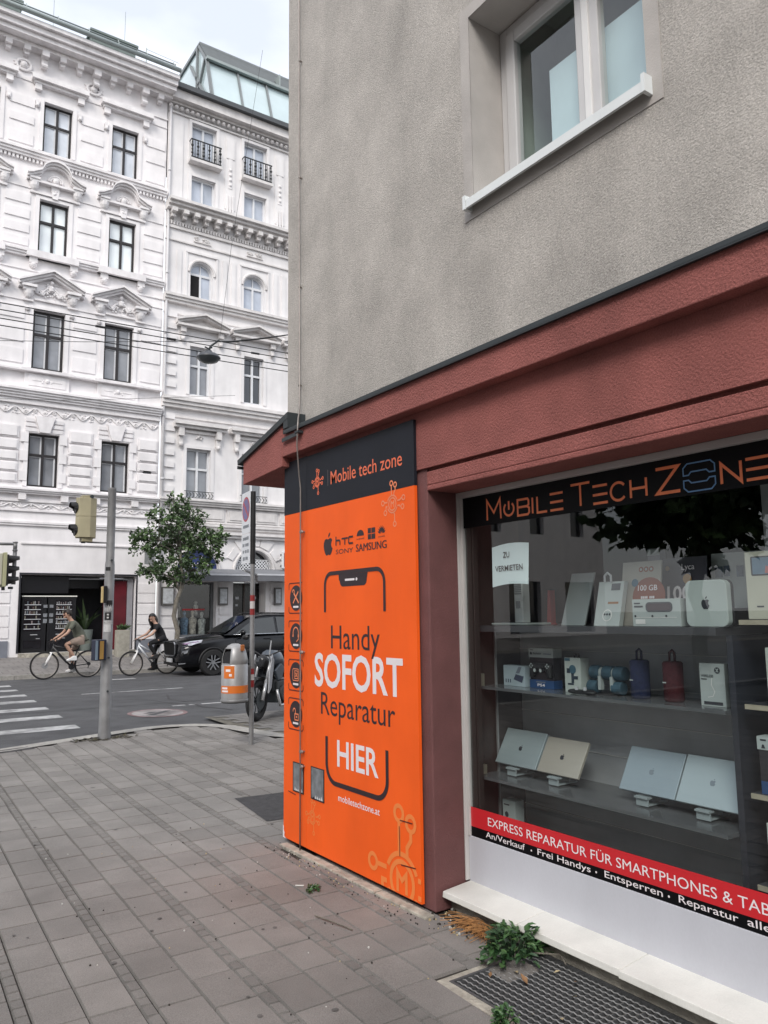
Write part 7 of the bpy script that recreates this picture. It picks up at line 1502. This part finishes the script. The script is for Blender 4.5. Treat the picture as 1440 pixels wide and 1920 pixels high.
# middle shelf
T1 = 1.177
t = item('sprayer_carton', 'white carton with a grey handheld gadget picture, leftmost on the middle shelf', 'carton', (3.18, 3.3, T1)); m = MB(); m.box(3.19, 3.25, 3.228, 3.400, T1, 1.292); m.build('carton', mat('pale_blue_card', (.36, .43, .47), .5, .1, 8), t); m = MB(); flat(m, [(3.318, 1.215), (3.250, 1.198), (3.236, 1.235), (3.30, 1.245)], 3.1885, 0); flat(m, [(3.30, 1.25), (3.27, 1.25), (3.25, 1.285), (3.275, 1.288)], 3.1885, 1)
for y in (3.38, 3.362, 3.344): flat(m, rct(y - .004, y + .004, 1.195, 1.215), 3.1885, 0)
m.build('print', [mat('slate_print', (.05, .06, .10), .5), mat('grey_print', (.16, .18, .22), .5)], t)
m_blue_card = mat('blue_card', (.015, .06, .17), .5, .06); m_clearblack = mat('dark_clear_pack', (.03, .028, .032), .2, .2)
def pad(m, c, s):
    c = Vector(c); m.obox(c, (.012 * s, 0, 0), (0, .045 * s, 0), (0, 0, .020 * s))
    for sg in (-1, 1): m.ball(c + Vector((0, sg * .052 * s, -.006 * s)), .028 * s, n=8, sc_=(.6, 1, 1)); m.tube([c + Vector((0, sg * .058 * s, -.01 * s)), c + Vector((-.004, sg * .070 * s, -.058 * s))], [.022 * s, .012 * s], 8); m.cyl(c + Vector((-.012 * s, sg * .022 * s, -.018 * s)), c + Vector((-.028 * s, sg * .022 * s, -.018 * s)), .011 * s, n=10)
t = item('gamepad_carton', 'blue PS4 gamepad carton with a black controller in view and a white top label', 'carton', (3.2, 3.1, T1)); m = MB(); m.box(3.20, 3.27, 3.020, 3.200, T1, 1.222, 0); m.build('carton', m_blue_card, t); m = MB(); m.box(3.205, 3.27, 3.022, 3.198, 1.222, 1.345); m.build('tray', m_clearblack, t); m = MB(); m.box(3.20, 3.27, 3.018, 3.204, 1.345, 1.396); m.build('top_label', m_board, t)
m = MB(); pad(m, (3.196, 3.105, 1.295), 1.0); gpd = m.build('controller', m_black, t, smooth=True, auto=50); m = MB()
for y, z in ((3.175, 1.30), (3.165, 1.31), (3.165, 1.29), (3.155, 1.30), (3.055, 1.30), (3.045, 1.31), (3.045, 1.29), (3.035, 1.30)): m.add([(3.178, y + .005 * math.cos(2 * math.pi * i / 8), z + .005 * math.sin(2 * math.pi * i / 8)) for i in range(8)], [tuple(range(8))])
for y in (3.127, 3.083): m.add([(3.1655, y + .010 * math.cos(2 * math.pi * i / 10), 1.277 + .010 * math.sin(2 * math.pi * i / 10)) for i in range(10)], [tuple(range(10))])
m.build('buttons', m_board, gpd)
m = MB(); tx(m, "PS4", (3.1985, 3.140, 1.188), (3.1985, 3.085, 1.188), (0, 0, .014), .02, 0); flat(m, rct(3.08, 3.15, 1.208, 1.214), 3.1985, 2); tx(m, "PlayStation", (3.1985, 3.165, 1.362), (3.1985, 3.105, 1.362), (0, 0, .010), .01, 1); flat(m, rct(3.03, 3.09, 1.363, 1.368), 3.1985, 2); flat(m, [(3.192, 1.360), (3.174, 1.360), (3.179, 1.374), (3.183, 1.376), (3.187, 1.374)], 3.1985, 1); flat(m, rct(3.165, 3.19, 1.383, 1.387), 3.1985, 1); m.build('print', [m_printwhite, m_logo, mat('grey_print')], t)
t = item('phone_mount_carton', 'narrow white carton with a teal phone mount picture on the middle shelf', 'carton', (3.17, 2.88, T1)); m = MB(); m.box(3.165, 3.23, 2.795, 2.905, T1, 1.355); m.build('carton', mat('cream_blue_card', (.42, .46, .43), .5, .05), t); m = MB(); m.tube([(3.2, 2.865, 1.355), (3.2, 2.865, 1.372), (3.2, 2.835, 1.372), (3.2, 2.835, 1.355)], .005, 6); m.build('hook', m_black, t)
m = MB(); flat(m, rct(2.865, 2.903, 1.338, 1.353), 3.1635, 0); flat(m, circ(2.850, 1.295, .024, 12), 3.1635, 0); flat(m, rct(2.842, 2.860, 1.225, 1.275), 3.1635, 1); flat(m, rct(2.815, 2.842, 1.245, 1.262), 3.1635, 1); flat(m, rct(2.845, 2.885, 1.215, 1.224), 3.1635, 1); flat(m, rct(2.868, 2.89, 1.275, 1.30), 3.1635, 1); m.build('print', [mat('teal_print', (.035, .10, .14), .5), mat('dark_teal_print', (.015, .03, .045), .5)], t)
m_teal = mat('teal_fabric', (.035, .08, .11), .7, .25, 30)
t = item('drum_speaker', 'teal speaker set of paired round drums on the middle shelf', 'speaker', (3.24, 2.66, T1)); m = MB()
for z, ys, r_ in ((1.285, (2.735, 2.655, 2.585), .036), (1.212, (2.755, 2.60), .034)):
    for y in ys: m.cyl((3.22, y + .030, z), (3.22, y - .030, z), r_, n=16)
m.build('drums', m_teal, t, bevel=.006); m = MB()
for y in (2.695, 2.62): m.cyl((3.22, y + .010, 1.285), (3.22, y - .010, 1.285), .028, n=14); m.box(3.19, 3.215, y - .006, y + .012, 1.20, 1.27)
m.build('couplers', m_board, t); m = MB(); m.box(3.18, 3.24, 2.58, 2.76, T1, 1.182); m.build('foot', m_black, t)
t = item('gamepad', 'black game controller lying in front of the teal speaker', 'game controller', (3.10, 2.72, T1)); m = MB(); m.ball((3.115, 2.800, 1.190), .026, n=8, sc_=(1, 1.5, .5)); m.ball((3.115, 2.695, 1.190), .026, n=8, sc_=(1, 1.5, .5)); m.box(3.095, 3.135, 2.70, 2.80, 1.180, 1.20); m.build('shell', m_black, t, smooth=True, auto=50); m = MB(); m.cyl((3.105, 2.72, 1.2), (3.105, 2.72, 1.215), .009, n=8); m.cyl((3.105, 2.775, 1.2), (3.105, 2.775, 1.215), .009, n=8); m.build('sticks', m_slat, t)
for y, col_, lab in ((2.455, (.012, .018, .055), 'dark blue upright cloth speaker with a carry strap'), (2.270, (.055, .007, .011), 'dark red upright cloth speaker with a carry strap')):
    t = item('portable_speaker', lab, 'speaker', (3.2, y, T1), 'portable speakers on the middle shelf'); mm_ = mat('cloth_%d' % int(y * 1000), col_, .85, .25, 60)
    m = MB(); m.lathe([(.001, T1), (.040, T1), (.046, T1 + .008), (.046, 1.352), (.040, 1.36), (.001, 1.362)], (3.2, y, 0), 20); m.build('body', mm_, t, smooth=True, auto=40); m = MB(); m.tube([(3.2, y + .014, 1.36), (3.2, y + .013, 1.40), (3.2, y - .002, 1.412), (3.2, y - .014, 1.40), (3.2, y - .014, 1.36)], .006, 6); m.build('strap', mm_, t); m = MB(); m.box(3.1525, 3.156, y + .008, y + .026, 1.262, 1.267); m.build('badge', m_board, t)
t = item('earphone_carton', 'tall white WIRELESS earphone carton at the right end of the middle shelf', 'carton', (3.17, 2.06, T1)); m = MB(); m.box(3.16, 3.20, 1.985, 2.105, T1, 1.362); m.build('carton', m_board, t); m = MB(); tx(m, "WIRELESS", (3.1585, 2.098, 1.302), (3.1585, 2.038, 1.302), (0, 0, .011), .012, 0); flat(m, rct(2.07, 2.098, 1.291, 1.295), 3.1585, 0); flat(m, circ(2.018, 1.333, .014, 14), 3.1585, 0); stroke(m, [(2.012, 1.341), (2.024, 1.325)], .004, 3.1575, m=1); stroke(m, [(2.024, 1.341), (2.012, 1.325)], .004, 3.1572, m=1); flat(m, rct(2.0, 2.09, 1.184, 1.197), 3.1585, 0); stroke(m, [(2.045, 1.30), (2.05, 1.27), (2.035, 1.24), (2.045, 1.22), (2.07, 1.215)], .003, 3.1585, m=2); m.build('print', [m_logo, m_board, m_slatlip], t)
t = item('tall_carton', 'white carton on the second shelf at the right border', 'carton', (3.12, 1.7, 1.21)); m = MB(); m.box(3.115, 3.16, 1.62, 1.770, 1.209, 1.44); m.build('carton', mat('pale_green_card', (.44, .48, .43), .5, .05), t, bevel=.002)
t = item('console_carton', 'dark console carton with a white label strip at the right border', 'carton', (3.12, 1.7, .86)); m = MB(); m.box(3.115, 3.18, 1.60, 1.826, .854, .905, 0); m.box(3.115, 3.18, 1.60, 1.826, .905, 1.03, 1); m.box(3.11, 3.18, 1.60, 1.830, 1.03, 1.082, 2); m.build('carton', [m_blue_card, m_clearblack, m_board], t); m = MB(); flat(m, rct(1.79, 1.815, 1.066, 1.072), 3.1085, 0); flat(m, [(1.812, 1.036), (1.795, 1.036), (1.80, 1.050), (1.804, 1.052), (1.808, 1.050)], 3.1085, 0); m.build('print', m_logo, t)
t = item('low_carton', 'pale carton on the lowest shelf at the right border', 'carton', (3.12, 1.7, .5)); m = MB(); m.box(3.115, 3.17, 1.60, 1.818, .499, .742); m.build('carton', MATS['pale_green_card'], t, bevel=.002); m = MB(); flat(m, circ(1.79, .62, .02, 12), 3.1135, 0); m.build('print', mat('phone_print'), t)
t = item('small_white_carton', 'small white carton in the lower left corner of the shop window', 'carton', (3.15, 3.36, .38)); m = MB(); m.box(3.15, 3.22, 3.302, 3.400, .40, .545); m.build('carton', m_board, t, bevel=.002); m = MB(); flat(m, rct(3.345, 3.39, .517, .524), 3.1485, 0); flat(m, circ(3.368, .468, .015, 12), 3.1485, 0); m.build('print', m_logo, t)
for z, lab in ((1.17, 'upper cream bracket on the left side panel of the shop window'), (.66, 'lower cream bracket on the left side panel of the shop window')):
    m = MB(); m.box(3.05, 3.085, 3.45, 3.473, z, z + .075); tag(m.build('shelf_bracket', mat('cream_bracket', (.20, .18, .14), .6)), lab, 'bracket')

# ================================================================ SMALL THINGS ON THE GROUND
lg_ = thing('light_well_grate', 'steel grid over the light well under the shop window', 'grate', (2.55, 2.0, 0))
m_wirelt = mat('lit_grate_wire', (.30, .30, .30), .5, .25, 40)  # same steel painted paler, for light caught along the top edges
m = MB(); y = GY0 + .02
while y < GY1 - .02: m.box(GX0 + .010, GX1, y - .0016, y + .0016, -.024, -.004); y += .0335
m.build('bars', m_grate, lg_)
m = MB(); x = GX0 + .03; q = 0
while x < GX1 - .01:
    pts = []; y = GY0; k = 0
    while y < GY1 - .012: pts.append((x, y, -.0030 + (.0022 if k % 2 else -.0022))); y += .01675; k += 1
    m.tube(pts, .0024, 4); x += .0335
m.build('wires', m_wirelt, lg_)
m = MB(); m.box(GX0 - .004, GX0 + .010, GY0, GY1, -.025, .001); m.box(GX0 + .010, GX1 + .012, GY1 - .014, GY1, -.025, .001); m.box(GX1, GX1 + .012, GY0, GY1 - .014, -.025, .001); m.box(GX0 - .055, GX0 - .004, GY0, GY1 + .035, -.02, -.001, 1); m.box(GX0 - .004, GX1 + .012, GY1, GY1 + .035, -.02, -.001, 1); m.build('frame', [m_grate, m_conc], lg_)
m = MB(); m.box(GX0 - .03, GX1 + .03, GY0 - .02, GY1 + .02, -.50, -.014); m.f = [m.f[0], m.f[2], m.f[3], m.f[4], m.f[5]]; m.m = m.m[:5]; struct('light_well', m, m_soil)
m = MB(); 
for k in range(14):
    y0 = 3.44 + k * .24
    if y0 > 5.1: break
    m.box(2.612, 2.676, y0, min(5.17, y0 + .232), -.02, .012 + rnd.uniform(-.003, .003))
tag(m.build('edging_kerb', m_conc, bevel=.006), 'low concrete edging along the foot of the orange panel', 'edging')
def weed(name, lab, loc, rad, h_, n_, size, seed, mats=m_leaf):
    r_ = random.Random(seed); t = thing(name, lab, 'weed', loc); O = Vector(loc); m = MB(); st_ = MB()
    for _ in range(n_ // 12 + 3):
        a = r_.uniform(0, 6.28); q = rad * r_.random() ** .6; tip = O + Vector((math.cos(a) * q, math.sin(a) * q * .8, h_ * (1 - (q / rad) ** 2 * .75) * r_.uniform(.75, 1.1)))
        st_.tube([O + Vector((math.cos(a) * q * .3, math.sin(a) * q * .3, 0)), tip], .003, 4)
        for _ in range(12):
            p = tip + Vector((r_.uniform(-1, 1) * rad * .22, r_.uniform(-1, 1) * rad * .22, r_.uniform(-.5, .25) * h_ * .5)); p.z = max(.01, p.z); d = Vector((math.cos(a) + r_.uniform(-.9, .9), math.sin(a) + r_.uniform(-.9, .9), r_.uniform(-.35, .7)))
            d.normalize(); l = size * r_.uniform(.6, 1.35); s_ = d.cross(Vector((r_.uniform(-.5, .5), r_.uniform(-.5, .5), 1))).normalized(); nn = s_.cross(d); mi = r_.choices((0, 1, 2), (3, 5, 2))[0]; w_ = l * r_.uniform(.38, .55)
            m.add([p, p + d * l * .3 + s_ * w_ * .5 + nn * l * .05, p + d * l * .7 + s_ * w_ * .45 + nn * l * .02, p + d * l - nn * l * .15, p + d * l * .7 - s_ * w_ * .45 + nn * l * .02, p + d * l * .3 - s_ * w_ * .5 + nn * l * .05, p + d * l * .55 - nn * l * .06], [(0, 1, 6), (1, 2, 6), (2, 3, 6), (0, 6, 5), (6, 4, 5), (6, 3, 4)], mi)
    st_.build('stem', mats[0], t); m.build('leaves', mats, t); return t
m_weed = [mat('weed_dark', (.022, .060, .022), .45, .25, 8), mat('weed_mid', (.045, .105, .034), .45, .25, 8), mat('weed_light', (.085, .165, .055), .45, .25, 8)]
weed('leafy_weed', 'large leafy green weed growing under the window ledge beside the grate', (2.67, 2.84, 0), .145, .145, 330, .042, 2, m_weed)
weed('leafy_weed', 'small green weed at the lower left edge of the grate', (2.235, 2.44, 0), .06, .045, 90, .026, 3, m_weed)
weed('leafy_weed', 'tiny green weed between the pavers in front of the orange panel', (2.345, 4.19, 0), .05, .025, 36, .022, 4, m_weed)
m = MB(); r = random.Random(9)
for _ in range(170):
    a = r.uniform(-.9, .9) + 3.4; l = r.uniform(.05, .16); p = Vector((2.765 + r.uniform(-.05, .03), 3.17 + r.uniform(-.11, .11), .004 + r.random() * .03)); d = Vector((math.cos(a), math.sin(a) + r.uniform(-.4, .8), r.uniform(-.15, .35))).normalized(); q = p + d * l; q.z = max(.004, q.z); m.tube([p, p.lerp(q, .5) + Vector((0, 0, .012)), q], .0014, 3)
tag(m.build('dry_grass', mat('straw', (.40, .20, .075), .9, .35, 40)), 'tuft of orange dry grass under the left end of the window ledge', 'dry grass')
m_litter = [mat('dry_leaf_brown', (.22, .12, .055), .8, .3, 30), mat('dry_leaf_tan', (.42, .34, .20), .8, .2, 30), mat('paper_bit', (.55, .55, .52), .8, .1)]
LV = [(2.575, 2.735, .050, 1, 'pale tan dry leaf lying on the grate beside the big weed'), (2.53, 2.61, .055, 0, 'long brown dry leaf standing in the middle of the grate'), (2.445, 2.755, .035, 0, 'small brown dry leaf near the left edge of the grate'), (2.70, 2.62, .035, 1, 'small tan leaf on the grate near the ledge wall'), (2.60, 2.42, .035, 1, 'small tan leaf on the right part of the grate'), (2.36, 2.42, .045, 1, 'tan leaf on the grate at the lower picture edge'), (2.44, 2.33, .04, 1, 'narrow tan leaf on the grate, at the bottom border'), (2.72, 2.50, .04, 0, 'curled brown leaf on the grate next to the ledge wall')]
for x, y, l, mi, lab in LV:
    m = MB(); leaf(m, (x, y, .004), l, l * .5, (rnd.uniform(-1, 1), rnd.uniform(-1, 1), .35), (rnd.uniform(-.3, .3), 0, 1), 0); tag(m.build('dry_leaf', m_litter[mi], org=(x, y, 0)), lab, 'leaf', 'dry leaves on the grate')
m = MB(); m.cyl((2.305, 4.30, .006), (2.345, 4.268, .006), .0045, n=8); tag(m.build('cigarette_end', m_litter[2], org=(2.32, 4.28, 0)), 'white cigarette end beside the tiny weed', 'cigarette end')
for pts, lab in ((((2.17, 3.83, .006), (2.20, 3.68, .010), (2.23, 3.55, .006)), 'thin dry twig lying on the pavers in front of the panel'), (((2.72, 2.78, .03), (2.79, 2.66, .045), (2.76, 2.60, .03)), 'dark bent twig at the back edge of the grate')):
    m = MB(); m.tube(pts, .0035, 5); tag(m.build('dry_twig', m_bark, org=pts[0]), lab, 'twig')
m = MB(); r = random.Random(12)
for _ in range(280):
    z_ = r.choice((0, 0, 1, 2)); 
    if z_ == 0: x, y = r.uniform(2.50, 2.64), r.uniform(3.3, 5.15)
    elif z_ == 1: x, y = r.uniform(2.62, 2.82), r.uniform(3.1, 3.5)
    else: x, y = r.uniform(1.0, 2.6), r.uniform(2.9, 6)
    s_ = r.uniform(.002, .006) * (1.5 if z_ == 1 else 1); m.ball((x, y, s_ * .4), s_, r.choices((0, 1, 2), (6, 2, 2))[0], 3)
tag(m.build('grit', [m_soil, m_litter[1], m_litter[2]]), 'scattered grit and crumbs along the foot of the wall', 'grit', kind='stuff')
